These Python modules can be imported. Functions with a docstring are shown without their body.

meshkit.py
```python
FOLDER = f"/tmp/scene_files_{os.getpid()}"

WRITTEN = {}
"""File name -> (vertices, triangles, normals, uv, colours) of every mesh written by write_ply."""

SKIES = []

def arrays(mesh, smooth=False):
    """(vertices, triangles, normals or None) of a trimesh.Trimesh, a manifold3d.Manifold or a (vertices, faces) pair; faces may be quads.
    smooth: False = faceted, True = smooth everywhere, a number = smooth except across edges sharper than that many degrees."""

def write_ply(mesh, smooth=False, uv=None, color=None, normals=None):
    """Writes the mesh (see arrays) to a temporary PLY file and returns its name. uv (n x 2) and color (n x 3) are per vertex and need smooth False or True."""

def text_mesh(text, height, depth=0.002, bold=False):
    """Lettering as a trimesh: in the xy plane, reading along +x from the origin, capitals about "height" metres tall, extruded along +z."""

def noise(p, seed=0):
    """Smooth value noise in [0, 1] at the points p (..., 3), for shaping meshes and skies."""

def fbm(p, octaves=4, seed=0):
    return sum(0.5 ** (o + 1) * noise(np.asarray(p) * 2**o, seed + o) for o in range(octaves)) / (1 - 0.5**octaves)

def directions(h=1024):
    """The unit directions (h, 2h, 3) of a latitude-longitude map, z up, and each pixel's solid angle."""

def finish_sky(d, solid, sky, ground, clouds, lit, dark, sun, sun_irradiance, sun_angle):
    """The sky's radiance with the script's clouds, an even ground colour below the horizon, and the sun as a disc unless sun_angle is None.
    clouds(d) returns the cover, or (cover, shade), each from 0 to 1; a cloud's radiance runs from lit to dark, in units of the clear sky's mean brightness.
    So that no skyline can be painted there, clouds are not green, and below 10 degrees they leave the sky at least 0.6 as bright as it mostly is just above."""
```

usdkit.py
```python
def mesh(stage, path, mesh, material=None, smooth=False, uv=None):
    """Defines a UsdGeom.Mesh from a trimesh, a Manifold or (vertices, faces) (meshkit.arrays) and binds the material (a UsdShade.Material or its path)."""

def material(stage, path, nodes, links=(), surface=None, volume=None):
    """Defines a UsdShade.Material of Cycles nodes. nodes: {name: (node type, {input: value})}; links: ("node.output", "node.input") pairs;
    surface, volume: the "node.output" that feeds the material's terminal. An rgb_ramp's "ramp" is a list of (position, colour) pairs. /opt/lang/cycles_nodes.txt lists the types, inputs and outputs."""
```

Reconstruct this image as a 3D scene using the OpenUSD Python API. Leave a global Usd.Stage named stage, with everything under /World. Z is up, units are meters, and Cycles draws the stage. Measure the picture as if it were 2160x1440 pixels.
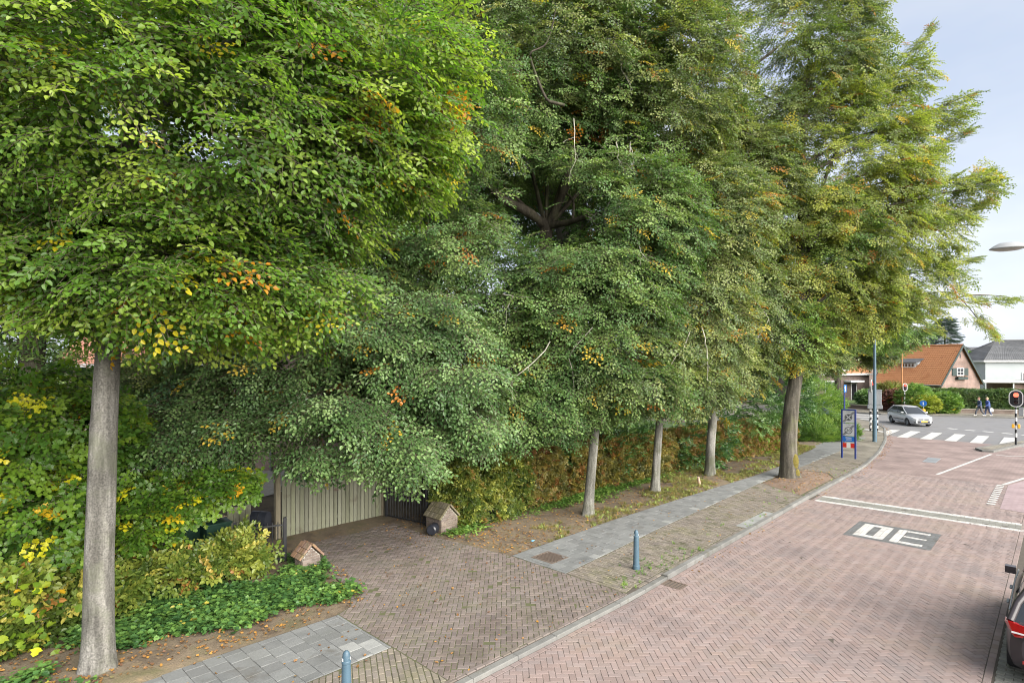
import math
import numpy as np
import trimesh
import manifold3d as m3
import shapely
from shapely.geometry import Polygon, box as sbox, LineString
from shapely.prepared import prep
from shapely import affinity
import usdkit
import meshkit
from meshkit import fbm
from pxr import Usd, UsdGeom, UsdLux, UsdShade, Gf, Vt, Sdf

PI = math.pi
stage = Usd.Stage.CreateInMemory()
UsdGeom.SetStageUpAxis(stage, UsdGeom.Tokens.z)
UsdGeom.SetStageMetersPerUnit(stage, 1.0)
UsdGeom.Xform.Define(stage, '/World')
UsdGeom.Scope.Define(stage, '/World/Looks')

# ------------------------------------------------------------------ camera
EYE = 5.0                 # the photograph is taken from a mast
cam = UsdGeom.Camera.Define(stage, '/World/camera')
cam.CreateHorizontalApertureAttr(36.0)
cam.CreateFocalLengthAttr(20.0)
cam.CreateVerticalApertureOffsetAttr(0.8)
cam.CreateExposureAttr(1.58)
cx = UsdGeom.Xformable(cam)
cx.AddTranslateOp().Set((0, 0, EYE))
cx.AddRotateXOp().Set(90)

# ------------------------------------------------------------------ sky and sun (bright overcast)
SUN_DIR = np.array([0.60, -0.68, 0.56])
SUN_DIR /= np.linalg.norm(SUN_DIR)
SUN_EL, SUN_ROT = math.asin(SUN_DIR[2]), math.atan2(SUN_DIR[0], SUN_DIR[1])
sky = UsdLux.DomeLight.Define(stage, '/World/sky')
sky_mat = usdkit.material(stage, '/World/Looks/sky', {
    'sky': ('sky_texture', {'sky_type': 'single_scattering', 'sun_disc': False, 'sun_elevation': SUN_EL, 'sun_rotation': SUN_ROT, 'aerosol_density': 1.5}),
    'tc': ('texture_coordinate', {}),
    'map': ('mapping', {'scale': (1.1, 1.1, 2.6), 'location': (3.1, 2.2, 1.3)}),
    'n': ('noise_texture', {'scale': 1.25, 'detail': 5, 'roughness': 0.5, 'distortion': 0.3}),
    'r': ('rgb_ramp', {'ramp': [(0.42, (0.58,) * 3), (0.60, (0.97,) * 3)]}),
    'n2': ('noise_texture', {'scale': 2.4, 'detail': 4, 'roughness': 0.55}),
    'cr': ('rgb_ramp', {'ramp': [(0.3, (4.9, 5.4, 6.4)), (0.65, (6.3, 6.5, 6.9))]}),
    'mix': ('mix', {'mix_type': 'mix'}),
    'b': ('background_shader', {'strength': 0.06})},
    [('tc.generated', 'map.vector'), ('map.vector', 'n.vector'), ('map.vector', 'n2.vector'), ('n.fac', 'r.fac'), ('n2.fac', 'cr.fac'),
     ('r.color', 'mix.fac'), ('sky.color', 'mix.color1'), ('cr.color', 'mix.color2'), ('mix.color', 'b.color')], surface='b.background')
UsdShade.MaterialBindingAPI.Apply(sky.GetPrim()).Bind(sky_mat)
sun = UsdLux.DistantLight.Define(stage, '/World/sun')
sun.CreateIntensityAttr(1.1)
sun.CreateAngleAttr(70.0)
sun.CreateNormalizeAttr(True)
sun.CreateColorAttr(Gf.Vec3f(1.0, 0.95, 0.87))
UsdGeom.Xformable(sun).AddTransformOp().Set(Gf.Matrix4d(1).SetRotate(Gf.Rotation(Gf.Vec3d(0, 0, 1), Gf.Vec3d(*map(float, SUN_DIR)))))

# ------------------------------------------------------------------ helpers
TAKEN = {}


def path_of(name, parent=None):
    base = (parent if isinstance(parent, str) else str(parent.GetPath())) if parent is not None else '/World'
    k = TAKEN.get((base, name), 0)
    TAKEN[(base, name)] = k + 1
    return f'{base}/{name}' + (f'_{k:03d}' if k else '')


def tag(p, label=None, cat=None, group=None, kind=None):
    p = p.GetPrim() if hasattr(p, 'GetPrim') else p
    for k, v in (('label', label), ('category', cat), ('group', group), ('kind', kind)):
        if v:
            p.SetCustomDataByKey(k, v)
    return p


def thing(name, label=None, cat=None, loc=(0, 0, 0), rz=0.0, group=None, kind=None, parent=None):
    x = UsdGeom.Xform.Define(stage, path_of(name, parent))
    x.AddTranslateOp().Set(Gf.Vec3d(*map(float, loc)))
    if rz:
        x.AddRotateZOp().Set(math.degrees(rz))
    return tag(x, label, cat, group, kind)


def put(name, mesh, mat, parent=None, smooth=False, label=None, cat=None, group=None, kind=None, rnd=None):
    v, f, _ = meshkit.arrays(mesh)
    used = np.zeros(len(v), bool)
    used[f] = True
    if not used.all():                                                # no stray vertices
        f = (np.cumsum(used) - 1)[f]
        v = v[used]
        rnd = rnd[used] if rnd is not None and np.ndim(rnd) and len(rnd) == len(used) else rnd
    m = usdkit.mesh(stage, path_of(name, parent), (v, f), mat, smooth)
    if rnd is not None:
        n = len(m.GetPointsAttr().Get())
        rnd = np.asarray(rnd, np.float32).ravel()
        rnd = rnd if len(rnd) == n else np.full(n, rnd[0], np.float32)
        UsdGeom.PrimvarsAPI(m).CreatePrimvar('rnd', Sdf.ValueTypeNames.FloatArray, 'vertex').Set(Vt.FloatArray.FromNumpy(np.asarray(rnd, np.float32)))
    return tag(m, label, cat, group, kind)


def copy_of(src, loc, rz=0.0, label=None, group=None):
    was = src.GetCustomData()
    x = UsdGeom.Xform.Define(stage, path_of(src.GetName()))
    x.AddTranslateOp().Set(Gf.Vec3d(*map(float, loc)))
    x.AddRotateZOp().Set(math.degrees(rz))
    p = x.GetPrim()
    p.GetReferences().AddInternalReference(src.GetPath())
    p.SetInstanceable(True)
    return tag(p, label, was.get('category'), group or was.get('group'))


class MB:
    """Collects simple shapes into one mesh."""

    def __init__(self):
        self.v, self.f, self.n = [], [], 0

    def add(self, v, f):
        self.v.append(np.asarray(v, float))
        self.f.append(np.asarray(f, int) + self.n)
        self.n += len(v)
        return self

    def tm(self, m):
        return self.add(m.vertices, m.faces)

    def box(self, lo, hi, bev=0.0):
        lo, hi = np.array(lo, float), np.array(hi, float)
        lo, hi = np.minimum(lo, hi), np.maximum(lo, hi)
        if bev:
            return self.tm(rbox(lo, hi, bev))
        b = trimesh.creation.box(hi - lo)
        b.apply_translation((lo + hi) / 2)
        return self.tm(b)

    def cyl(self, a, b, r, n=12, r2=None):
        v, f = tube([a, b], [r, r if r2 is None else r2], n)
        return self.add(v, f)

    def quad(self, pts):
        return self.add(pts, [[0, 1, 2], [0, 2, 3]])

    def arr(self):
        return np.vstack(self.v), np.vstack(self.f)

    def xf(self, m):
        v, f = self.arr()
        self.v, self.f = [v @ np.asarray(m)[:3, :3].T + np.asarray(m)[:3, 3]], [f]
        return self


def rbox(lo, hi, b):
    """A box with chamfered edges."""
    lo, hi = np.array(lo, float), np.array(hi, float)
    b = min(b, 0.45 * (hi - lo).min())
    pts = []
    for k in range(3):
        for c in np.ndindex(2, 2, 2):
            p = np.where(np.array(c) == 0, lo + b, hi - b)
            p[k] = (lo, hi)[c[k]][k]
            pts.append(p)
    return trimesh.convex.convex_hull(np.array(pts))


def tube(pts, rad, n=8, cap=True):
    p = np.asarray(pts, float)
    rad = np.broadcast_to(np.asarray(rad, float), (len(p),))
    t = np.gradient(p, axis=0)
    t /= np.linalg.norm(t, axis=1, keepdims=True) + 1e-12
    ref = np.array([0.31, 0.17, 0.05]) if abs(t[0, 2]) > 0.8 else np.array([0, 0, 1.0])
    a = np.cross(t, ref)
    a /= np.linalg.norm(a, axis=1, keepdims=True) + 1e-12
    b = np.cross(t, a)
    ang = np.arange(n) * 2 * PI / n
    v = p[:, None] + rad[:, None, None] * (np.cos(ang)[None, :, None] * a[:, None] + np.sin(ang)[None, :, None] * b[:, None])
    i, j = np.meshgrid(np.arange(len(p) - 1), np.arange(n), indexing='ij')
    q = np.stack([i * n + j, (i + 1) * n + j, (i + 1) * n + (j + 1) % n, i * n + (j + 1) % n], -1).reshape(-1, 4)
    f = np.vstack([q[:, [0, 1, 2]], q[:, [0, 2, 3]]])
    v = v.reshape(-1, 3)
    if cap:
        m = len(v)
        v = np.vstack([v, p[:1], p[-1:]])
        k = np.arange(n)
        e = (len(p) - 1) * n
        f = np.vstack([f, np.stack([np.full(n, m), k, (k + 1) % n], 1), np.stack([np.full(n, m + 1), e + (k + 1) % n, e + k], 1)])
    return v, f


def lathe(prof, n=20):
    """A body of revolution about z; prof is (radius, z) from the bottom up."""
    prof = np.asarray(prof, float)
    ang = np.arange(n) * 2 * PI / n
    v = np.stack([prof[:, None, 0] * np.cos(ang), prof[:, None, 0] * np.sin(ang), np.repeat(prof[:, 1:2], n, 1)], -1).reshape(-1, 3)
    i, j = np.meshgrid(np.arange(len(prof) - 1), np.arange(n), indexing='ij')
    q = np.stack([i * n + j, i * n + (j + 1) % n, (i + 1) * n + (j + 1) % n, (i + 1) * n + j], -1).reshape(-1, 4)
    return v, np.vstack([q[:, [0, 1, 2]], q[:, [0, 2, 3]]])


def sheet(poly, z):
    """A flat polygon (world xy) facing up."""
    vs, fs, n = [], [], 0
    for g in getattr(poly, 'geoms', [poly]):
        if g.is_empty or g.geom_type != 'Polygon':
            continue
        v, f = trimesh.creation.triangulate_polygon(g, engine='earcut')
        a = v[f[:, 1]] - v[f[:, 0]]
        b = v[f[:, 2]] - v[f[:, 0]]
        flip = a[:, 0] * b[:, 1] - a[:, 1] * b[:, 0] < 0
        f[flip] = f[flip][:, ::-1]
        vs.append(np.c_[v, np.full(len(v), z)])
        fs.append(f + n)
        n += len(v)
    return np.vstack(vs), np.vstack(fs)


def prism(poly, z0, z1):
    m = trimesh.creation.extrude_polygon(poly, z1 - z0, engine='earcut')
    m.apply_translation((0, 0, z0))
    return m


# street frame: s runs along the kerb away from the camera, t from the kerb towards the gardens
U = np.array([0.695, 0.719]) / math.hypot(0.695, 0.719)
N = np.array([-U[1], U[0]])
O = np.array([-4.7065, 4.5494])
SA = math.atan2(U[1], U[0])


def P(s, t):
    s, t = np.asarray(s, float), np.asarray(t, float)
    return O + s[..., None] * U + t[..., None] * N


def ST(p):
    p = np.asarray(p, float) - O
    return p @ U, p @ N


def stpoly(pts):
    return Polygon([tuple(P(a, b)) for a, b in pts])


def G(x, y, z=0.0):
    """Where the sight line through a point of the 2160 x 1440 photograph meets the height z."""
    k = (EYE - z) / (y - 768.0)
    return np.array([(x - 1080.0) * k, 1200.0 * k])


def at(x, y, Y):
    """The point of that sight line at the distance Y."""
    return np.array([(x - 1080.0) / 1200.0 * Y, Y, EYE - (y - 768.0) / 1200.0 * Y])


def project(p):
    p = np.asarray(p, float)
    Y = np.maximum(p[..., 1], 0.01)
    return 1080 + 1200 * p[..., 0] / Y, 768 + 1200 * (EYE - p[..., 2]) / Y


# ------------------------------------------------------------------ materials
MATS = {}


def pm(name, c1, c2=None, c3=None, scale=4.0, rough=0.7, bump=0.0, bscale=None, metal=0.0, coat=0.0, spec=0.4, rnd=0.0, detail=4, stretch=None, fine=0.0, obj=False, bdist=0.02, grime=None):
    """Procedural surface: two or three colours broken up by noise, fine grain, bump; rnd: how strongly the piece's own tone varies."""
    if name in MATS:
        return MATS[name]
    c2 = c1 if c2 is None else c2
    nodes = {'geo': ('geometry', {}), 'tc': ('texture_coordinate', {}), 'map': ('mapping', {'scale': stretch or (1, 1, 1)}),
             'n': ('noise_texture', {'scale': scale, 'detail': detail, 'roughness': 0.6}),
             'r': ('rgb_ramp', {'ramp': [(0.3, c1), (0.7, c2)] if c3 is None else [(0.28, c1), (0.5, c2), (0.72, c3)]}),
             'p': ('principled_bsdf', {'roughness': rough, 'metallic': metal, 'coat_weight': coat, 'specular_ior_level': spec})}
    links = [('tc.object' if obj else 'geo.position', 'map.vector'), ('map.vector', 'n.vector'), ('n.fac', 'r.fac')]
    col = 'r.color'
    if rnd:
        nodes |= {'a': ('attribute', {'attribute': 'rnd'}), 'mr': ('map_range', {'from_min': 0.0, 'from_max': 1.0, 'to_min': 1 - rnd, 'to_max': 1 + rnd}),
                  'wn': ('white_noise_texture', {'dimensions': '1D'}), 'hm': ('map_range', {'from_min': 0.0, 'from_max': 1.0, 'to_min': 0.5 - 0.035 * rnd, 'to_max': 0.5 + 0.05 * rnd}),
                  'hs': ('hsv', {'saturation': 1.0, 'fac': 1.0}), 'sm': ('map_range', {'from_min': 0, 'from_max': 1, 'to_min': 0.82, 'to_max': 1.15})}
        links += [('a.fac', 'mr.value'), ('a.fac', 'wn.w'), ('wn.value', 'hm.value'), ('wn.value', 'sm.value'), ('mr.result', 'hs.value'), ('hm.result', 'hs.hue'), ('sm.result', 'hs.saturation'), (col, 'hs.color')]
        col = 'hs.color'
    if fine:
        nodes |= {'fn': ('noise_texture', {'scale': 140.0, 'detail': 2}), 'fr': ('map_range', {'from_min': 0.3, 'from_max': 0.7, 'to_min': 1 - fine, 'to_max': 1 + fine}),
                  'fm': ('mix', {'mix_type': 'multiply', 'fac': 1.0}), 'fc': ('combine_color', {})}
        links += [('map.vector', 'fn.vector'), ('fn.fac', 'fr.value'), ('fr.result', 'fc.r'), ('fr.result', 'fc.g'), ('fr.result', 'fc.b'), (col, 'fm.color1'), ('fc.color', 'fm.color2')]
        col = 'fm.color'
    if grime is not None:
        nodes |= {'gn': ('noise_texture', {'scale': grime[1], 'detail': 5, 'roughness': 0.65}), 'gr': ('rgb_ramp', {'ramp': [(grime[2], (0, 0, 0)), (grime[2] + 0.14, (1, 1, 1))]}),
                  'gm': ('mix', {'color2': grime[0]})}
        links += [('geo.position', 'gn.vector'), ('gn.fac', 'gr.fac'), ('gr.color', 'gm.fac'), (col, 'gm.color1')]
        col = 'gm.color'
    links.append((col, 'p.base_color'))
    if bump:
        nodes |= {'bn': ('noise_texture', {'scale': bscale or scale * 6, 'detail': 4}), 'bp': ('bump', {'strength': bump, 'distance': bdist})}
        links += [('map.vector', 'bn.vector'), ('bn.fac', 'bp.height'), ('bp.normal', 'p.normal')]
    MATS[name] = usdkit.material(stage, f'/World/Looks/{name}', nodes, links, surface='p.BSDF')
    return MATS[name]


def wall_brick(name, c1, c2, mortar, bw=0.22, rh=0.065, ms=0.012, vec='wall', rough=0.85, big=0.35, off=0.5):
    """Courses of bricks for walls too far off to build them singly; runs along the object's own walls."""
    nodes = {'tc': ('texture_coordinate', {}), 's': ('separate_xyz', {}), 'a': ('math', {'math_type': 'add'}), 'c': ('combine_xyz', {}),
             'b': ('brick_texture', {'color1': c1, 'color2': c2, 'mortar': mortar, 'scale': 1.0, 'mortar_size': ms, 'mortar_smooth': 0.3, 'bias': 0.0, 'brick_width': bw, 'row_height': rh, 'offset': off}),
             'n': ('noise_texture', {'scale': 0.9, 'detail': 5}), 'mr': ('map_range', {'from_min': 0.3, 'from_max': 0.7, 'to_min': 1 - big, 'to_max': 1 + big}),
             'cc': ('combine_color', {}), 'm': ('mix', {'mix_type': 'multiply', 'fac': 1.0}),
             'p': ('principled_bsdf', {'roughness': rough, 'specular_ior_level': 0.3})}
    links = [('tc.object', 's.vector'), ('tc.object', 'n.vector'), ('n.fac', 'mr.value'), ('mr.result', 'cc.r'), ('mr.result', 'cc.g'), ('mr.result', 'cc.b'),
             ('c.vector', 'b.vector'), ('b.color', 'm.color1'), ('cc.color', 'm.color2'), ('m.color', 'p.base_color')]
    if vec == 'wall':
        links += [('s.x', 'a.value1'), ('s.y', 'a.value2'), ('a.value', 'c.x'), ('s.z', 'c.y')]
    else:
        links += [('s.x', 'c.x'), ('s.y', 'c.y')]
    return usdkit.material(stage, f'/World/Looks/{name}', nodes, links, surface='p.BSDF')


def foliage_mat(name, dark, mid, light, autumn=(0.42, 0.16, 0.02), p_twig=0.02, p_leaf=0.02, clump=0.45, trans=0.35, rough=0.42, spec=0.45):
    """Leaves: tone drifts through the crown in clumps, from spray to spray and from leaf to leaf; some have turned."""
    nodes = {'geo': ('geometry', {}), 'ob': ('object_info', {}), 'at': ('attribute', {'attribute': 'rnd'}), 'ad': ('math', {'math_type': 'add'}), 'oi': ('math', {'math_type': 'fraction'}), 'n': ('noise_texture', {'scale': clump, 'detail': 3, 'roughness': 0.6}),
             'w': ('white_noise_texture', {'dimensions': '2D'}), 'cv': ('combine_xyz', {}),
             'm1': ('math', {'math_type': 'multiply_add', 'value2': 0.55}), 'm2': ('math', {'math_type': 'multiply_add', 'value2': 0.95, 'value3': -0.32}),
             'm3': ('math', {'math_type': 'multiply_add', 'value2': 0.22}),
             'r': ('rgb_ramp', {'ramp': [(0.12, dark), (0.48, mid), (0.88, light)]}),
             'wt': ('white_noise_texture', {'dimensions': '1D'}), 'gt': ('math', {'math_type': 'greater_than', 'value2': 1 - p_twig}),
             'gl': ('math', {'math_type': 'greater_than', 'value2': 1 - p_leaf}), 'mx': ('math', {'math_type': 'maximum'}),
             'ar': ('rgb_ramp', {'ramp': [(0.0, tuple(0.75 * c for c in autumn)), (0.55, autumn), (1.0, (autumn[0] * 1.1, autumn[1] * 2.1, autumn[2] * 1.5))]}),
             'mc': ('mix', {}), 'bf': ('mix', {'color2': (0.62, 0.66, 0.5), 'fac': 0.0}),
             'p': ('principled_bsdf', {'roughness': rough, 'specular_ior_level': spec}), 't': ('translucent_bsdf', {}), 'tm': ('mix', {'mix_type': 'multiply', 'fac': 1.0, 'color2': (1.25, 1.35, 0.55)}),
             'mc2': ('mix_closure', {'fac': trans})}
    links = [('ob.random', 'ad.value1'), ('at.fac', 'ad.value2'), ('ad.value', 'oi.value1'), ('geo.position', 'n.vector'), ('geo.random_per_island', 'cv.x'), ('oi.value', 'cv.y'), ('cv.vector', 'w.vector'),
             ('n.fac', 'm2.value1'), ('oi.value', 'm1.value1'), ('m2.value', 'm1.value3'), ('w.value', 'm3.value1'), ('m1.value', 'm3.value3'), ('m3.value', 'r.fac'),
             ('oi.value', 'wt.w'), ('wt.value', 'gt.value1'), ('w.value', 'gl.value1'), ('gt.value', 'mx.value1'), ('gl.value', 'mx.value2'),
             ('w.value', 'ar.fac'), ('mx.value', 'mc.fac'), ('r.color', 'mc.color1'), ('ar.color', 'mc.color2'),
             ('mc.color', 'p.base_color'), ('mc.color', 'tm.color1'), ('tm.color', 't.color'), ('p.BSDF', 'mc2.closure1'), ('t.BSDF', 'mc2.closure2')]
    nodes.pop('bf')
    MATS[name] = usdkit.material(stage, f'/World/Looks/{name}', nodes, links, surface='mc2.closure')
    return MATS[name]


def bark_mat(name, c1, c2, c3, lichen=None, bump=0.5):
    nodes = {'geo': ('geometry', {}), 'ms': ('mapping', {'scale': (1, 1, 0.1)}), 'ns': ('noise_texture', {'scale': 7.0, 'detail': 4, 'roughness': 0.6}), 'rs': ('rgb_ramp', {'ramp': [(0.4, (0.72,) * 3), (0.5, (1.0,) * 3), (0.62, (1.45,) * 3)]}), 'mst': ('mix', {'mix_type': 'multiply', 'fac': 1.0}), 'map': ('mapping', {'scale': (1, 1, 0.32)}), 'n': ('noise_texture', {'scale': 3.2, 'detail': 6, 'roughness': 0.65}),
             'r': ('rgb_ramp', {'ramp': [(0.3, c1), (0.5, c2), (0.7, c3)]}),
             'n2': ('noise_texture', {'scale': 38.0, 'detail': 3}), 'mr': ('map_range', {'from_min': 0.3, 'from_max': 0.7, 'to_min': 0.6, 'to_max': 1.35}), 'cc': ('combine_color', {}),
             'mm': ('mix', {'mix_type': 'multiply', 'fac': 1.0}),
             'n3': ('noise_texture', {'scale': 1.3, 'detail': 6, 'roughness': 0.7}), 'lr': ('rgb_ramp', {'ramp': [(0.5, (0, 0, 0)), (0.64, (0.75,) * 3)]}),
             'lm': ('mix', {'color2': lichen or c3}),
             'map2': ('mapping', {'scale': (1, 1, 0.12)}), 'bn': ('noise_texture', {'scale': 26.0, 'detail': 5, 'roughness': 0.65}), 'bp': ('bump', {'strength': bump, 'distance': 0.02}),
             'p': ('principled_bsdf', {'roughness': 0.85, 'specular_ior_level': 0.2})}
    links = [('geo.position', 'map.vector'), ('map.vector', 'n.vector'), ('n.fac', 'r.fac'), ('geo.position', 'n2.vector'), ('n2.fac', 'mr.value'),
             ('mr.result', 'cc.r'), ('mr.result', 'cc.g'), ('mr.result', 'cc.b'), ('r.color', 'mm.color1'), ('cc.color', 'mm.color2'),
             ('geo.position', 'n3.vector'), ('n3.fac', 'lr.fac'), ('lr.color', 'lm.fac'), ('mm.color', 'lm.color1'), ('geo.position', 'ms.vector'), ('ms.vector', 'ns.vector'), ('ns.fac', 'rs.fac'), ('lm.color', 'mst.color1'), ('rs.color', 'mst.color2'),
             ('geo.position', 'map2.vector'), ('map2.vector', 'bn.vector'), ('bn.fac', 'bp.height'), ('bp.normal', 'p.normal'), ('mst.color', 'p.base_color')]
    MATS[name] = usdkit.material(stage, f'/World/Looks/{name}', nodes, links, surface='p.BSDF')
    return MATS[name]


def glass_mat(name, tint=(0.03, 0.035, 0.04), rough=0.04):
    return pm(name, tint, rough=rough, spec=0.6)


BED = pm('joint_sand', (0.06, 0.05, 0.042), (0.085, 0.073, 0.06), scale=9, rough=0.95)
MOSSY = pm('mossy_joint', (0.07, 0.065, 0.042), (0.075, 0.085, 0.032), scale=3, rough=0.95)
ROAD_BRICK = pm('road_brick', (0.152, 0.122, 0.118), (0.212, 0.163, 0.152), (0.196, 0.156, 0.134), scale=0.55, rough=0.78, rnd=0.09, fine=0.10, bump=0.2, bscale=90, bdist=0.004, grime=((0.158, 0.133, 0.130), 0.5, 0.55))
DRIVE_BRICK = pm('drive_brick', (0.094, 0.074, 0.067), (0.133, 0.108, 0.098), (0.118, 0.105, 0.086), scale=0.8, rough=0.85, rnd=0.16, fine=0.14, bump=0.3, bscale=80, bdist=0.004, grime=((0.086, 0.072, 0.058), 0.7, 0.56))
VERGE_BRICK = pm('verge_brick', (0.115, 0.098, 0.083), (0.16, 0.138, 0.116), (0.13, 0.118, 0.08), scale=1.1, rough=0.88, rnd=0.18, fine=0.14, bump=0.3, bscale=80, bdist=0.004, grime=((0.075, 0.072, 0.043), 1.2, 0.56))
FLAG = pm('flagstone', (0.104, 0.108, 0.108), (0.142, 0.146, 0.145), (0.127, 0.131, 0.127), scale=1.5, rough=0.85, rnd=0.13, fine=0.3, bump=0.25, bscale=120, bdist=0.003, grime=((0.084, 0.079, 0.070), 1.6, 0.6))
PALE = pm('pale_concrete', (0.19, 0.195, 0.19), (0.245, 0.25, 0.242), scale=5, rough=0.85, rnd=0.12, fine=0.15)
KERB = pm('kerb_concrete', (0.115, 0.115, 0.110), (0.164, 0.162, 0.153), scale=3, rough=0.85, rnd=0.14, fine=0.2, bump=0.2, bscale=80, bdist=0.004, grime=((0.086, 0.083, 0.063), 2.0, 0.58))
WHITE_PAVER = pm('white_paver', (0.34, 0.335, 0.325), (0.44, 0.435, 0.42), scale=6, rough=0.8, rnd=0.08, fine=0.08, grime=((0.26, 0.245, 0.23), 2.5, 0.54))
GREY_PAVER = pm('grey_paver', (0.086, 0.090, 0.092), (0.115, 0.118, 0.121), scale=4, rough=0.82, rnd=0.15, fine=0.2)
BAND_PAVER = pm('band_paver', (0.144, 0.144, 0.130), (0.184, 0.182, 0.164), scale=4, rough=0.82, rnd=0.15, fine=0.15)
PAINT = pm('road_paint', (0.32, 0.32, 0.31), (0.45, 0.45, 0.44), scale=9, rough=0.7, grime=((0.20, 0.195, 0.19), 4.0, 0.57))
CASTIRON = pm('cast_iron', (0.11, 0.085, 0.07), (0.17, 0.13, 0.105), scale=30, rough=0.7, metal=0.3)
STEEL_GREY = pm('galvanised', (0.21, 0.225, 0.24), (0.27, 0.285, 0.30), scale=8, rough=0.5, metal=0.5)
BLACK = pm('black_paint', (0.012, 0.013, 0.016), (0.02, 0.021, 0.025), scale=6, rough=0.35, spec=0.5)
WHITE = pm('white_paint', (0.50, 0.51, 0.51), (0.57, 0.57, 0.57), scale=3, rough=0.5)
CREAM = pm('cream_paint', (0.42, 0.41, 0.37), (0.48, 0.47, 0.43), scale=2, rough=0.6)
SLATE_BLUE = pm('slate_blue_paint', (0.05, 0.088, 0.12), (0.065, 0.112, 0.15), scale=3, rough=0.45, fine=0.06, grime=((0.17, 0.2, 0.21), 7.0, 0.63))
NAVY = pm('navy_paint', (0.012, 0.026, 0.13), (0.018, 0.035, 0.16), scale=4, rough=0.35)
SIGN_BLUE = pm('sign_blue', (0.012, 0.10, 0.36), (0.02, 0.12, 0.40), scale=4, rough=0.4)
RED = pm('sign_red', (0.42, 0.02, 0.012), (0.47, 0.03, 0.02), scale=4, rough=0.4)
SIGN_GREY = pm('sign_grey', (0.36, 0.38, 0.40), (0.40, 0.42, 0.43), scale=4, rough=0.4)
DARK_MARK = pm('sign_dark_grey', (0.05, 0.055, 0.06), (0.06, 0.065, 0.07), scale=4, rough=0.5)
MID_MARK = pm('sign_mid_grey', (0.14, 0.148, 0.155), (0.16, 0.168, 0.175), scale=4, rough=0.5)
GLASS = glass_mat('dark_glass')
DARK_GREEN = pm('dark_green_paint', (0.012, 0.026, 0.026), (0.02, 0.036, 0.034), scale=4, rough=0.45)
RUBBER = pm('rubber', (0.015, 0.015, 0.016), (0.025, 0.025, 0.026), scale=20, rough=0.75)
# ------------------------------------------------------------------ ground, road, pavements
KERB_PTS = np.array([(-14, 0.12), (-4, 0.12), (2, 0.12), (6, 0.09), (10.46, 0.0), (13.1, 0.06), (16.3, 0.11), (19.4, 0.15), (22.5, 0.22), (26.3, 0.25), (29.4, 0.27), (31.9, 0.32), (37.5, 0.8), (43.6, 1.65), (51.5, 3.2), (55.9, 4.7), (59, 6.9), (61.5, 10.0), (63, 15.0), (64.5, 26.0)])
ROAD_R = -5.75
PAVE_Z = 0.08


def kerb_t(s):
    return np.interp(s, KERB_PTS[:, 0], KERB_PTS[:, 1])


def outer_t(s):
    return np.interp(s, [5, 10.5, 12, 15.6, 19, 24, 30, 36], [1.85, 1.85, 1.93, 2.15, 2.25, 2.45, 2.45, 2.5])


def inner_t(s):
    return np.interp(s, [-5, 6, 10.5, 15.4, 21.6, 25.8, 28.2, 33, 41], [3.85, 3.68, 3.64, 3.66, 3.42, 3.2, 3.2, 3.7, 4.1])


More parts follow.
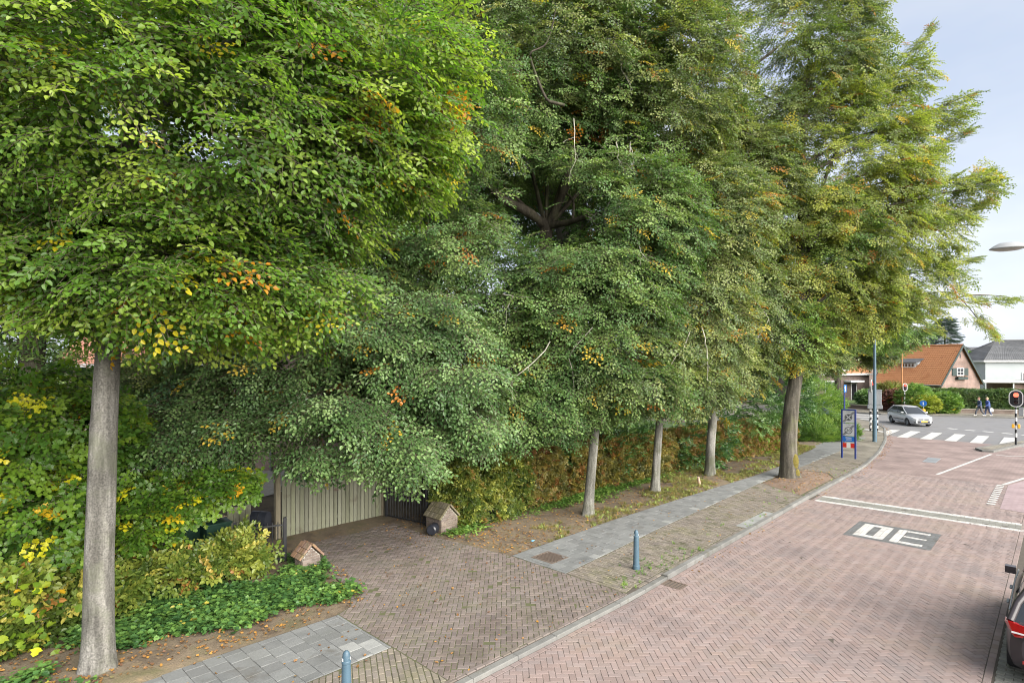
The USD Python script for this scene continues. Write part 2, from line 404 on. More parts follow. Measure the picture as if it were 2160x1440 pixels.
def inset_pavers(polys, z, depth=0.022, bev=0.006, rng=None):
    """Convex outlines (M, n, 2), counter-clockwise, as blocks with worn edges. Returns (v, f) with v (M, 2n+n, 3) flattened and faces."""
    p = np.asarray(polys, float)
    M, n = p.shape[:2]
    e = np.roll(p, -1, 1) - p
    ln = np.linalg.norm(e, axis=2, keepdims=True) + 1e-9
    nin = np.stack([-e[..., 1], e[..., 0]], -1) / ln
    a, b = nin, np.roll(nin, 1, 1)
    d = 1 + (a * b).sum(-1, keepdims=True)
    inner = p + bev * (a + b) / np.maximum(d, 0.35)
    z = np.broadcast_to(z, (M,))[:, None]
    c = p.mean(1, keepdims=True)
    tilt = (rng.normal(size=(M, 2, 1)) * 0.012) if rng is not None else np.zeros((M, 2, 1))
    top = z + ((inner - c) @ tilt)[..., 0]
    out = np.concatenate([np.dstack([p, np.broadcast_to(z - depth, (M, n))]), np.dstack([p, top - bev * 0.8]), np.dstack([inner, top])], 1)
    k = np.arange(n)
    k2 = (k + 1) % n
    f = [np.stack([k + r * n, k2 + r * n, k2 + (r + 1) * n], 1) for r in (0, 1)] + [np.stack([k + r * n, k2 + (r + 1) * n, k + (r + 1) * n], 1) for r in (0, 1)]
    f.append(np.stack([np.full(n - 2, 2 * n), 2 * n + k[1:-1], 2 * n + k[2:]], 1))
    return out, np.vstack(f)


def clip_pieces(cands, region, gap):
    """Outlines cut to the region; returns a list of convex-ish outlines, each shrunk by half the joint."""
    pr = prep(region.buffer(-0.02))
    whole = prep(region)
    out = []
    for q in cands:
        g = Polygon(q)
        if not whole.intersects(g):
            continue
        if not pr.contains(g):
            g = g.intersection(region)
            for h in getattr(g, 'geoms', [g]):
                if h.geom_type == 'Polygon' and h.area > 0.0012:
                    h = h.convex_hull.simplify(0.006).buffer(-gap / 2, join_style=2)
                    if h.geom_type == 'Polygon' and h.area > 0.0008:
                        h = shapely.geometry.polygon.orient(h, 1.0)
                        out.append(np.array(h.exterior.coords)[:-1])
            continue
        c = q.mean(0)
        e1, e2 = q[1] - q[0], q[3] - q[0]
        l1, l2 = np.linalg.norm(e1), np.linalg.norm(e2)
        u1, u2 = e1 / l1, e2 / l2
        a, b = (l1 - gap) / 2, (l2 - gap) / 2
        out.append(np.array([c - a * u1 - b * u2, c + a * u1 - b * u2, c + a * u1 + b * u2, c - a * u1 + b * u2]))
    return out


def lay(parent, name, pieces, z, mat, seed, n_single=300, jitter=0.002, depth=0.022, bev=0.006, piece_label=None):
    """Lays paving: the pieces that show largest as parts, the rest as one part."""
    rng = np.random.default_rng(seed)
    area = np.array([abs(np.cross(q[1:-1] - q[0], q[2:] - q[0]).sum()) / 2 for q in pieces])
    cen = np.array([q.mean(0) for q in pieces])
    px, py = project(np.c_[cen, np.full(len(cen), z)])
    show = area / (cen[:, 1] ** 3) * ((px > 0) & (px < 2160) & (py < 1440) & (cen[:, 1] > 2))
    order = np.argsort(-show)
    single = set(order[:n_single][show[order[:n_single]] > 0].tolist())
    rnd = rng.random(len(pieces))
    zz = z + rng.normal(size=len(pieces)) * jitter
    by_n = {}
    for i, q in enumerate(pieces):
        by_n.setdefault(len(q), []).append(i)
    fv, ff, fr, n0 = [], [], [], 0
    for n, idx in by_n.items():
        v, f = inset_pavers(np.array([pieces[i] for i in idx]), zz[idx], depth, bev, rng)
        for k, i in enumerate(idx):
            if i in single:
                put(name, (v[k], f), mat, parent, rnd=np.full(len(v[k]), rnd[i]))
            else:
                fv.append(v[k])
                ff.append(f + n0)
                fr.append(np.full(len(v[k]), rnd[i]))
                n0 += len(v[k])
    if fv:
        put(name + '_field', (np.vstack(fv), np.vstack(ff)), mat, parent, kind='stuff', rnd=np.concatenate(fr))


def herringbone(region, L, W, ang):
    """Bricks of L x W, L = 2 W, in herringbone over the region's bounds, turned by ang."""
    c = np.array(region.centroid.coords[0])
    R = np.array([[math.cos(ang), -math.sin(ang)], [math.sin(ang), math.cos(ang)]])
    local = (np.array(region.exterior.coords) - c) @ R
    i0, j0 = np.floor(local.min(0) / W).astype(int) - 3
    i1, j1 = np.ceil(local.max(0) / W).astype(int) + 3
    i, j = np.meshgrid(np.arange(i0, i1), np.arange(j0, j1), indexing='ij')
    k = (i - j) % 4
    H, V = np.stack([i[k == 0], j[k == 0]], 1), np.stack([i[k == 3], j[k == 3]], 1)
    qh = H[:, None] * W + np.array([[0, 0], [2 * W, 0], [2 * W, W], [0, W]])
    qv = V[:, None] * W + np.array([[0, 0], [W, 0], [W, 2 * W], [0, 2 * W]])
    return np.concatenate([qh, qv]) @ R.T + c


def rows(region, L, W, ang, shift=0.5):
    """Running bond: rows of pieces, L along the direction ang."""
    c = np.array(region.centroid.coords[0])
    R = np.array([[math.cos(ang), -math.sin(ang)], [math.sin(ang), math.cos(ang)]])
    local = (np.array(region.exterior.coords) - c) @ R
    i0, j0 = np.floor(local.min(0) / np.array([L, W])).astype(int) - 2
    i1, j1 = np.ceil(local.max(0) / np.array([L, W])).astype(int) + 2
    i, j = np.meshgrid(np.arange(i0, i1), np.arange(j0, j1), indexing='ij')
    i, j = i.ravel(), j.ravel()
    o = np.stack([i * L + (j % 2) * shift * L, j * W], 1)
    q = o[:, None] + np.array([[0, 0], [L, 0], [L, W], [0, W]])
    return q @ R.T + c


def along(ts, s0, s1, L, off, wid):
    """A row of pieces of length L that follows a curve t = ts(s) + off, wid wide."""
    out = []
    for a in np.arange(s0, s1 - 1e-6, L):
        b = min(a + L, s1)
        q = np.array([P(a, ts(a) + off), P(b, ts(b) + off), P(b, ts(b) + off + wid), P(a, ts(a) + off + wid)])
        out.append(q)
    return out


earth = pm('earth', (0.055, 0.042, 0.028), (0.10, 0.075, 0.05), (0.075, 0.082, 0.035), scale=0.35, rough=0.95, fine=0.3)
put('ground', sheet(sbox(-400, -60, 400, 700), -0.12), earth, kind='structure')

# crossing street and its far side (textured: the stones cannot be told apart there)
asphalt = pm('cross_street_stone', (0.10, 0.10, 0.104), (0.145, 0.145, 0.15), (0.122, 0.118, 0.114), scale=0.8, rough=0.8, stretch=(1, 1, 1), fine=0.2, grime=((0.14, 0.14, 0.145), 0.35, 0.55))
put('cross_street', sheet(Polygon([tuple(P(44, -60)), tuple(P(44, 70)), tuple(P(64, 80)), tuple(P(90, 70)), tuple(P(86, -60))]), -0.03), asphalt, kind='structure')

# the road: bricks laid one by one up to s = 31, beyond that the surface of the sheet
road = thing('road', kind='structure')
kl = [(s, float(kerb_t(s))) for s in np.arange(-12, 31.01, 0.5)]
put('road_bed', sheet(stpoly([(s, t + 0.1) for s, t in kl] + [(31, ROAD_R - 0.3), (-12, ROAD_R - 0.3)]), -0.0055), BED, road)
stripe_a = stpoly([(22.86, 0.2), (23.22, 0.2), (23.22, ROAD_R), (22.86, ROAD_R)])
band = stpoly([(22.72, 0.0), (23.85, 0.0), (23.97, ROAD_R), (22.85, ROAD_R)])
oe_block = stpoly([(18.8, -1.9), (20.8, -1.9), (20.8, -4.0), (18.8, -4.0)])
gully = stpoly([(11.66, 0.1), (12.06, 0.1), (12.06, -0.45), (11.66, -0.45)])
road_in = stpoly([(s, t - 0.115) for s, t in kl] + [(31, ROAD_R + 0.115), (-12, ROAD_R + 0.115)])
near = stpoly([(3.5, 1), (31, 1), (31, -7), (9.0, -7)])
region = road_in.difference(band).difference(oe_block).difference(gully).intersection(near)
cand = herringbone(Polygon(region.exterior), 0.212, 0.106, math.radians(1.5))
pieces = clip_pieces(cand, region, 0.0065)
pieces += clip_pieces(along(kerb_t, 3.6, 11.66, 0.212, -0.112, 0.106) + along(kerb_t, 12.07, 22.75, 0.212, -0.112, 0.106) + along(kerb_t, 23.9, 31, 0.212, -0.112, 0.106)
                      + along(lambda s: ROAD_R + 0 * s, 9.3, 31, 0.212, 0.004, 0.106), stpoly([(-12, 2), (31, 2), (31, -8), (-12, -8)]), 0.0085)
lay(road, 'brick', pieces, 0.0, ROAD_BRICK, 3, jitter=0.0015, bev=0.0045)
far_road_mat = wall_brick('far_road_brick', (0.182, 0.136, 0.128), (0.218, 0.168, 0.158), (0.12, 0.094, 0.086), bw=0.21, rh=0.105, ms=0.008, vec='flat', big=0.25)
fk = [(s, float(kerb_t(s)) + 0.1) for s in np.arange(31, 47.01, 1.0)]
put('far_surface', sheet(stpoly(fk + [(46.6, -2.4), (46, -6), (44, -16), (31, -16)]), -0.002), far_road_mat, road)

# the 30 set into the road in grey and white blocks (upside down from here)
OUTLINE = {'w0': ((19.02, -2.1), (20.6, -2.38)), 'w1': ((19.02, -2.58), (20.6, -2.86)), 'w2': ((19.02, -2.38), (19.24, -2.58)), 'w3': ((20.4, -2.38), (20.6, -2.58)),
           'w4': ((19.02, -3.0), (20.6, -3.22)), 'w5': ((19.02, -3.22), (19.22, -3.78)), 'w6': ((20.42, -3.22), (20.6, -3.78)), 'w7': ((19.76, -3.22), (19.9, -3.78))}
white_areas = [stpoly([(a[0], a[1]), (b[0], a[1]), (b[0], b[1]), (a[0], b[1])]) for a, b in OUTLINE.values()]
grey_area = oe_block
for w in white_areas:
    grey_area = grey_area.difference(w.buffer(0.002, join_style=2))
num = thing('speed_number', parent=road)
gp = []
for g in getattr(grey_area, 'geoms', [grey_area]):
    for q in rows(oe_block, 0.21, 0.105, SA + PI / 2):
        h = Polygon(q).intersection(g)
        for k in getattr(h, 'geoms', [h]):
            if k.geom_type == 'Polygon' and k.area > 0.001:
                k = shapely.geometry.polygon.orient(k.convex_hull.simplify(0.004).buffer(-0.004, join_style=2), 1.0)
                if k.geom_type == 'Polygon' and k.area > 0.0006:
                    gp.append(np.array(k.exterior.coords)[:-1])
lay(num, 'grey_block', gp, 0.0, GREY_PAVER, 5, n_single=0)
wp = []
for w in white_areas:
    wp += clip_pieces(rows(w, 0.21, 0.105, SA), w, 0.007)
lay(num, 'white_block', wp, 0.001, WHITE_PAVER, 6, n_single=0)

# band of two white rows with grey blocks between
bnd = thing('zone_stripe', parent=road)
for name, mt, s0, wd, bw, seed, brow in (('white_block', WHITE_PAVER, 22.72, 0.24, 0.12, 7, 2), ('grey_block', BAND_PAVER, 22.97, 0.62, 0.105, 8, 5), ('white_block', WHITE_PAVER, 23.6, 0.24, 0.12, 9, 2)):
    st = stpoly([(s0, 0.0), (s0 + wd, 0.0), (s0 + wd + 0.13, ROAD_R), (s0 + 0.13, ROAD_R)])
    lay(bnd, name, clip_pieces(rows(st, 0.21 if mt is WHITE_PAVER else 0.31, bw, SA - PI / 2 + 0.02), st, 0.007), 0.0, mt, seed, n_single=0)

PIT0 = stpoly([(22.9, 0.5), (27.4, 0.5), (28.6, 1.1), (28.4, 2.43), (24.2, 2.46), (23.5, 1.5)])
# kerb: stones of one metre
kerb = thing('kerb', kind='structure')
rngk = np.random.default_rng(11)
ks = np.concatenate([np.arange(-3.0, 56, 1.0)])
for a in ks:
    b = a + 1.0
    low = a < 10.4
    top = 0.07 if low else (0.105 if a > 11.5 else 0.075)
    wid = 0.145
    g = 0.004
    q = np.array([P(a + g, kerb_t(a)), P(b - g, kerb_t(b)), P(b - g, kerb_t(b) + wid), P(a + g, kerb_t(a) + wid)])
    v, f = inset_pavers(q[None], top + rngk.normal() * 0.003, depth=0.16, bev=0.014)
    put('kerb_stone', (v[0], f), KERB, kerb, rnd=np.full(len(v[0]), rngk.random()))

# what lies under all of the footway, seen only in its joints
put('footway_base', sheet(stpoly([(s, float(kerb_t(s)) + 0.13) for s in np.arange(-3, 33.1, 1.0)] + [(s, float(inner_t(s)) + .02) for s in np.arange(33, -3.1, -1.0)]).difference(PIT0), PAVE_Z - 0.017), BED, kind='structure')
# driveway
drive = thing('driveway', kind='structure')
DRIVE = stpoly([(5.685, 0.3), (10.5, 0.2), (10.5, 1.9), (10.5, 3.64), (10.35, 4.9), (10.1, 6.5), (10.15, 8.86), (7.0, 8.86), (6.8, 6.7), (6.5, 4.7), (6.05, 3.86), (5.685, 3.72), (5.685, 1.9)])
put('joint_bed', sheet(DRIVE.buffer(0.012), PAVE_Z - 0.0075), MOSSY, drive)
pieces = clip_pieces(herringbone(DRIVE, 0.2, 0.1, math.radians(0.6)), DRIVE, 0.009)
pieces += clip_pieces(along(kerb_t, 5.6, 10.5, 0.2, 0.152, 0.1), stpoly([(5, 2), (11, 2), (11, -1), (5, -1)]), 0.011)
lay(drive, 'brick', pieces, PAVE_Z, DRIVE_BRICK, 21, jitter=0.0035, bev=0.009)

# brick verge between kerb and pavement
verge = thing('brick_verge', kind='structure')
PIT = stpoly([(22.9, 0.5), (27.4, 0.5), (28.6, 1.1), (28.4, 2.43), (24.2, 2.46), (23.5, 1.5)])
SLAB = stpoly([(17.2, 0.26), (19.55, 0.3), (19.55, 0.66), (17.2, 0.6)])
VR = stpoly([(10.515, 0.22)] + [(s, float(kerb_t(s)) + 0.27) for s in np.arange(11, 33.1, 1.0)] + [(s, float(outer_t(s))) for s in np.arange(33, 10.4, -1.0)] + [(10.52, 1.85)])
VL = stpoly([(0.5, 0.28), (5.675, 0.25), (5.675, 1.84), (0.5, 1.86)])
vr = VR.difference(PIT).difference(SLAB)
put('joint_bed', sheet(VR.union(VL).buffer(0.012).difference(PIT.buffer(-0.05)), PAVE_Z - 0.0092), MOSSY, verge)
pieces = clip_pieces(rows(VR, 0.2, 0.1, SA + PI / 2), vr, 0.013) + clip_pieces(rows(VL, 0.2, 0.1, SA + PI / 2 - 0.5), VL, 0.012)
pieces += clip_pieces(along(kerb_t, 11, 33, 0.2, 0.155, 0.1), stpoly([(5, 2), (34, 2), (34, -1), (5, -1)]), 0.01)
lay(verge, 'brick', pieces, PAVE_Z, VERGE_BRICK, 23, jitter=0.004, bev=0.008)
sl = thing('gully_slabs', parent=verge)
for k in range(8):
    a, b = 17.2 + k * 0.294, 17.2 + (k + 1) * 0.294
    v, f = inset_pavers(np.array([[P(a + .004, .27), P(b - .004, .28), P(b - .004, .62), P(a + .004, .61)]]), PAVE_Z + 0.004, bev=0.006)
    put('slab', (v[0], f), PALE, sl, rnd=np.full(len(v[0]), (k * 0.37) % 1))

# pavement of flagstones on both sides of the driveway
pave = thing('pavement', kind='structure')
FR = stpoly([(s, float(outer_t(s)) + 0.02) for s in list(np.arange(10.52, 35.6, 1.0)) + [35.96]] + [(s, float(inner_t(s))) for s in np.arange(36, 10.5, -1.0)] + [(10.54, 3.64)])
FL = stpoly([(-1, 1.9), (5.672, 1.86), (5.672, 3.68), (-1, 3.8)])
GRATE = stpoly([(10.78, 2.5), (11.44, 2.5), (11.44, 3.2), (10.78, 3.2)])
put('joint_bed', sheet(FR.union(FL).buffer(0.03), PAVE_Z - 0.012), BED, pave)
pieces = clip_pieces(rows(FR, 0.3, 0.3, SA + PI / 2), FR.difference(GRATE), 0.006) + clip_pieces(rows(FL, 0.3, 0.3, SA + PI / 2), FL, 0.006)
rngf = np.random.default_rng(31)
pale = [i for i, q in enumerate(pieces) if (abs(ST(q.mean(0))[1] - outer_t(ST(q.mean(0))[0])) < 0.24 and ST(q.mean(0))[0] > 11.5 and rngf.random() < 0.3) or (4.9 < ST(q.mean(0))[0] < 5.6 and ST(q.mean(0))[1] < 2.75 and rngf.random() < 0.55)]
lay(pave, 'flagstone', [q for i, q in enumerate(pieces) if i not in set(pale)], PAVE_Z, FLAG, 24, n_single=280, jitter=0.002, bev=0.005)
lay(pave, 'pale_flagstone', [pieces[i] for i in pale], PAVE_Z, PALE, 25, n_single=20, jitter=0.002, bev=0.005)
# corner of the pavement out to the crossing street, too far off to tell its bricks apart
corner_mat = wall_brick('corner_brick', (0.145, 0.13, 0.11), (0.185, 0.168, 0.145), (0.09, 0.085, 0.055), bw=0.2, rh=0.1, ms=0.010, vec='flat', big=0.35)
cpts = [(s, float(kerb_t(s)) + 0.14) for s in np.arange(32.9, 56.1, 1.0)] + [(a, b + 0.14) for a, b in KERB_PTS[-4:]] + [(40, 30), (40, 5.2), (36, 4.0), (35.9, 2.5), (32.9, 2.46)]
put('corner_paving', sheet(stpoly(cpts), PAVE_Z - 0.002), corner_mat, pave)
FS = sheet(stpoly([(35.95, 2.5), (44.0, 2.9), (44.0, 4.7), (41, 4.4), (35.95, 3.98)]), PAVE_Z + 0.002)
put("far_flagstones", FS, FLAG, pave, rnd=np.full(len(FS[0]), 0.5))
kv = [(s, float(kerb_t(s))) for s in (56, 57.5)] + [tuple(x) for x in KERB_PTS[-4:]]
mk = MB()
for (a0, b0), (a1, b1) in zip(kv[:-1], kv[1:]):
    p0, p1 = P(a0, b0), P(a1, b1)
    d = (p1 - p0) / np.linalg.norm(p1 - p0)
    nn = np.array([-d[1], d[0]])
    mk.tm(prism(Polygon([p0, p1, p1 + 0.15 * nn, p0 + 0.15 * nn]), -0.03, 0.09))
put('kerb_return', mk.arr(), KERB, kerb, rnd=np.full(mk.n, 0.5))

# parking strip and pavement on the camera's side
strip = thing('parking_strip', kind='structure')
PS = stpoly([(5, ROAD_R - 0.02), (24, ROAD_R - 0.02), (24, -8.1), (5, -8.1)])
put('joint_bed', sheet(PS, -0.012), BED, strip)
lay(strip, 'grey_block', clip_pieces(rows(PS, 0.21, 0.105, SA + PI / 2), PS.intersection(stpoly([(9.5, 0), (18, 0), (18, -7.6), (9.5, -7.6)])), 0.008), 0.0, BAND_PAVER, 26, n_single=40)
put('camera_side_pavement', sheet(stpoly([(-12, -8.1), (60, -8.1), (60, -14), (-12, -14)]), 0.02), FLAG, kind='structure', rnd=np.full(4, 0.4))
pink = wall_brick('pink_bay_brick', (0.235, 0.18, 0.19), (0.27, 0.21, 0.22), (0.2, 0.15, 0.15), bw=0.21, rh=0.105, ms=0.008, vec='flat', big=0.12)
put('pink_bay', sheet(stpoly([(25.9, -5.0), (31.1, -4.95), (33.8, -5.6), (33.8, -9), (25.2, -9)]), 0.006), pink, road)

# painted lines, each stripe its own piece
marks = thing('road_markings', kind='structure')
MZ = 0.006


def paint(pts, z=MZ, name='painted_stripe'):
    g = Polygon(pts)
    put(name, sheet(shapely.geometry.polygon.orient(g, 1.0), z), PAINT, marks)


def paint_line(a, b, w, z=MZ, name='painted_line'):
    a, b = np.array(a, float), np.array(b, float)
    d = (b - a) / np.linalg.norm(b - a)
    n = np.array([-d[1], d[0]]) * w / 2
    paint([a - n, b - n, b + n, a + n], z, name)


for t0 in (2.9, 1.62, 0.32, -1.0, -2.3, -3.7):
    a, b = 46.5 + (0.8 if t0 > 2 else 0), 51.5
    paint([P(a, t0 - 0.62), P(b, t0 - 0.62), P(b, t0), P(a, t0)], 0.002)
for k in range(9):
    c = np.array([34.5, 44.1]) + (np.array([36.9, 39.7]) - np.array([34.5, 44.1])) * (k / 4.4 - 0.12)
    d = np.array([0.479, -0.878])
    paint_line(c, c + d * 0.62, 0.42, -0.024)
paint_line(P(32.0, -2.47), P(41.3, -3.72), 0.13, 0.003)
paint_line(P(41.0, -3.95), P(43.0, -8.5), 0.13, 0.003)
for k in range(11):
    a = 26.45 + k * 0.43
    paint_line(P(a, -4.72), P(a + 0.23, -4.72), 0.24, 0.012)
paint_line(P(31.15, -4.8), P(33.7, -5.4), 0.14, 0.012)
paint_line(P(33.7, -5.4), P(38.5, -7.4), 0.14, 0.012)
for y in (871.3, 875.8, 880.8, 886.5):
    a, b = G(1690, y - 2.5), G(1846, y + 3.5)
    d = (b - a) / np.linalg.norm(b - a)
    paint_line(a, b, 0.62, -0.024)
paint_line(G(1806, 902.5, PAVE_Z), G(1868, 911, PAVE_Z), 0.5, PAVE_Z + 0.003, 'white_paver_row')

# refuge island in the mouth of the road
isl = [G(2057, 944, 0.1), G(2072, 949, 0.1), G(2096, 950.5, 0.1), G(2152, 938, 0.1), G(2200, 927, 0.1), G(2190, 922, 0.1), G(2132, 932, 0.1)]
island = thing('refuge_island', kind='structure')
ipoly = shapely.geometry.polygon.orient(Polygon(isl), 1.0)
put('kerb_ring', prism(ipoly.difference(ipoly.buffer(-0.16)), -0.03, 0.11), KERB, island, rnd=np.full(len(prism(ipoly.difference(ipoly.buffer(-0.16)), -0.03, 0.11).vertices), 0.3))
put('island_paving', sheet(ipoly.buffer(-0.15), 0.10), corner_mat, island)

# covers and grates
gr = thing('gully_grate', 'small rusty gully grate in the road against the kerb', 'grate')
c = P(11.86, -0.2)
mf = MB()
RZ = np.eye(4)
RZ[:2, :2] = np.array([[U[0], N[0]], [U[1], N[1]]])


def placed(mb, loc, rz=SA):
    m = trimesh.transformations.rotation_matrix(rz, [0, 0, 1])
    m[:3, 3] = loc
    return mb.xf(m).arr()


fr = MB().box((-.19, -.25, -.02), (.19, -.21, .004)).box((-.19, .21, -.02), (.19, .25, .004)).box((-.19, -.21, -.02), (-.15, .21, .004)).box((.15, -.21, -.02), (.19, .21, .004))
put('frame', placed(fr, (*c, 0)), CASTIRON, gr)
put('pit', placed(MB().box((-.15, -.21, -.06), (.15, .21, -.03)), (*c, 0)), BLACK, gr)
for k in range(5):
    put('bar', placed(MB().box((-.15, -.185 + k * .085, -.02), (.15, -.145 + k * .085, 0.0)), (*c, 0)), CASTIRON, gr)
gr = thing('pavement_grate', 'square rusty tree-pit style grate among the grey flagstones', 'grate')
c = P(11.11, 2.85)
fr = MB().box((-.33, -.35, -.02), (.33, -.31, .004)).box((-.33, .31, -.02), (.33, .35, .004)).box((-.33, -.31, -.02), (-.29, .31, .004)).box((.29, -.31, -.02), (.33, .31, .004))
put('frame', placed(fr, (*c, PAVE_Z)), CASTIRON, gr)
put('pit', placed(MB().box((-.29, -.31, -.05), (.29, .31, -.025)), (*c, PAVE_Z)), BLACK, gr)
for k in range(9):
    put('bar', placed(MB().box((-.275 + k * .066, -.31, -.02), (-.243 + k * .066, .31, 0.0)), (*c, PAVE_Z)), CASTIRON, gr)
cv = thing('drain_cover', 'small square iron drain cover in the middle of the brick driveway', 'cover')
put('lid', placed(MB().box((-.085, -.075, -.01), (.085, .075, .005), .004), (*P(7.6, 4.8), PAVE_Z)), CASTIRON, cv)
put('rim', placed(MB().box((-.1, -.09, -.01), (-.088, .09, .003)).box((.088, -.09, -.01), (.1, .09, .003)), (*P(7.6, 4.8), PAVE_Z)), CASTIRON, cv)
cv = thing('road_cover', 'pair of grey metal covers set side by side in the red road', 'cover')
for k in range(2):
    put('lid', placed(MB().box((-.55 + k * .98, -.28, -.01), (.35 + k * .98, .28, .006), .003), (*P(36.2, -1.66), 0)), STEEL_GREY, cv)
# ------------------------------------------------------------------ planting ground beside the pavement
litter = pm('leaf_litter_soil', (0.062, 0.045, 0.031), (0.135, 0.105, 0.072), (0.092, 0.082, 0.042), scale=1.6, rough=0.95, fine=0.45, bump=0.8, bscale=45, bdist=0.02, grime=((0.17, 0.125, 0.07), 5.0, 0.55))
ss = np.concatenate([np.arange(-6, 14, 0.14), np.arange(14, 48, 0.3)])
tt = np.concatenate([np.arange(3.2, 8, 0.14), np.arange(8, 34, 1.0)])
gs, gt = np.meshgrid(ss, tt, indexing='ij')
xy = P(gs, gt)
edge = np.clip((gt - inner_t(gs)) / 0.5, 0, 1)
z = 0.055 + edge * (0.02 + 0.11 * (fbm(np.dstack([xy * 0.9, 0 * gs]), 4) - 0.45)) + np.clip((gt - 5.2) / 3, 0, 1) * 0.05
for (bs, bt, br, bh) in ((1.91, 4.42, 1.1, 0.12), (15.2, 4.69, 0.8, 0.08), (19.9, 4.88, 0.8, 0.08), (24.5, 4.82, 0.9, 0.08)):
    z += bh * np.exp(-((gs - bs) ** 2 + (gt - bt) ** 2) / (br * br))
inside = shapely.contains_xy(DRIVE.buffer(0.03), xy[..., 0].ravel(), xy[..., 1].ravel()).reshape(gs.shape)
z = np.where(inside | (gt < inner_t(gs) - 0.02), 0.045, z)
ni, nj = gs.shape
a, b = np.meshgrid(np.arange(ni - 1), np.arange(nj - 1), indexing='ij')
q = np.stack([a * nj + b, (a + 1) * nj + b, (a + 1) * nj + b + 1, a * nj + b + 1], -1).reshape(-1, 4)
keep = (gt.ravel()[q].max(1) > inner_t(gs.ravel()[q[:, 0]]) - 0.25) & (gs.ravel()[q].max(1) < 46)
used, back_ = np.unique(q[keep], return_inverse=True)
put('planting_soil', (np.c_[xy.reshape(-1, 2), z.ravel()][used], back_.reshape(-1, 4)), litter, kind='structure', smooth=True)


def soil_z(s, t):
    p = P(s, t)
    e = np.clip((t - inner_t(s)) / 0.5, 0, 1)
    h = 0.055 + e * (0.02 + 0.11 * (fbm(np.stack([p[..., 0] * 0.9, p[..., 1] * 0.9, 0 * p[..., 0]], -1), 4) - 0.45)) + np.clip((t - 5.2) / 3, 0, 1) * 0.05
    for (bs, bt, br, bh) in ((1.91, 4.42, 1.1, 0.12), (15.2, 4.69, 0.8, 0.08), (19.9, 4.88, 0.8, 0.08), (24.5, 4.82, 0.9, 0.08)):
        h = h + bh * np.exp(-((s - bs) ** 2 + (t - bt) ** 2) / (br * br))
    return h


pit_grid = np.array([(s, t) for s in np.arange(22.7, 28.9, 0.15) for t in np.arange(0.4, 2.6, 0.15)])
pv, pf = trimesh.creation.triangulate_polygon(PIT.buffer(0.01), engine='triangle') if False else sheet(PIT.buffer(0.02), 0.0)[0:2]
mesh_pit = trimesh.Trimesh(pv, pf, process=False).subdivide_to_size(0.25)
pv = np.array(mesh_pit.vertices)
pv[:, 2] = 0.055 + 0.09 * np.clip(PIT.boundary.distance(shapely.points(pv[:, :2])) / 0.6, 0, 1) * (0.4 + fbm(np.c_[pv[:, :2] * 1.3, 0 * pv[:, 0]], 4))
put('tree_pit_soil', (pv, mesh_pit.faces), pm('pit_soil', (0.10, 0.068, 0.05), (0.17, 0.12, 0.09), (0.13, 0.10, 0.07), scale=2.5, rough=0.95, fine=0.45, bump=0.8, bscale=40), kind='structure', smooth=True)
gravel = pm('gravel_yard_stone', (0.26, 0.24, 0.21), (0.36, 0.34, 0.31), scale=6, rough=0.9, fine=0.5)
put('gravel_yard', sheet(Polygon([(-34, 17.5), (-12.5, 17.5), (-9, 21), (-7, 27), (-34, 27)]), 0.16), gravel, kind='structure')
lawn = pm('garden_lawn', (0.04, 0.075, 0.02), (0.075, 0.12, 0.03), scale=1.2, rough=0.95, fine=0.4)
put('garden_lawn', sheet(stpoly([(16, 9.5), (44, 8), (44, 34), (12, 34), (12, 14)]), 0.15), lawn, kind='structure')

# ------------------------------------------------------------------ buildings
WALL_BRICK = wall_brick('cottage_brick', (0.16, 0.092, 0.076), (0.215, 0.135, 0.112), (0.20, 0.172, 0.155), ms=0.012)
DULL_BRICK = wall_brick('dull_brick', (0.095, 0.065, 0.056), (0.135, 0.095, 0.08), (0.14, 0.12, 0.11), ms=0.012)
PINK_BRICK = wall_brick('villa_brick', (0.25, 0.165, 0.14), (0.31, 0.21, 0.185), (0.29, 0.255, 0.23), ms=0.012)
TILE_ORANGE = pm('orange_tile', (0.29, 0.118, 0.046), (0.375, 0.168, 0.072), (0.33, 0.145, 0.062), scale=1.3, rough=0.75, fine=0.18, grime=((0.21, 0.085, 0.04), 1.8, 0.6))
TILE_RED = pm('red_tile', (0.36, 0.16, 0.11), (0.48, 0.23, 0.165), scale=1.2, rough=0.8, fine=0.2)
TILE_DARK = pm('dark_tile', (0.06, 0.063, 0.068), (0.10, 0.103, 0.108), scale=1.5, rough=0.6, fine=0.2)
RENDER = pm('pale_render', (0.33, 0.365, 0.375), (0.37, 0.40, 0.41), scale=0.8, rough=0.9, fine=0.05)
ZINC = pm('zinc', (0.17, 0.18, 0.19), (0.24, 0.25, 0.26), scale=3, rough=0.45, metal=0.5)


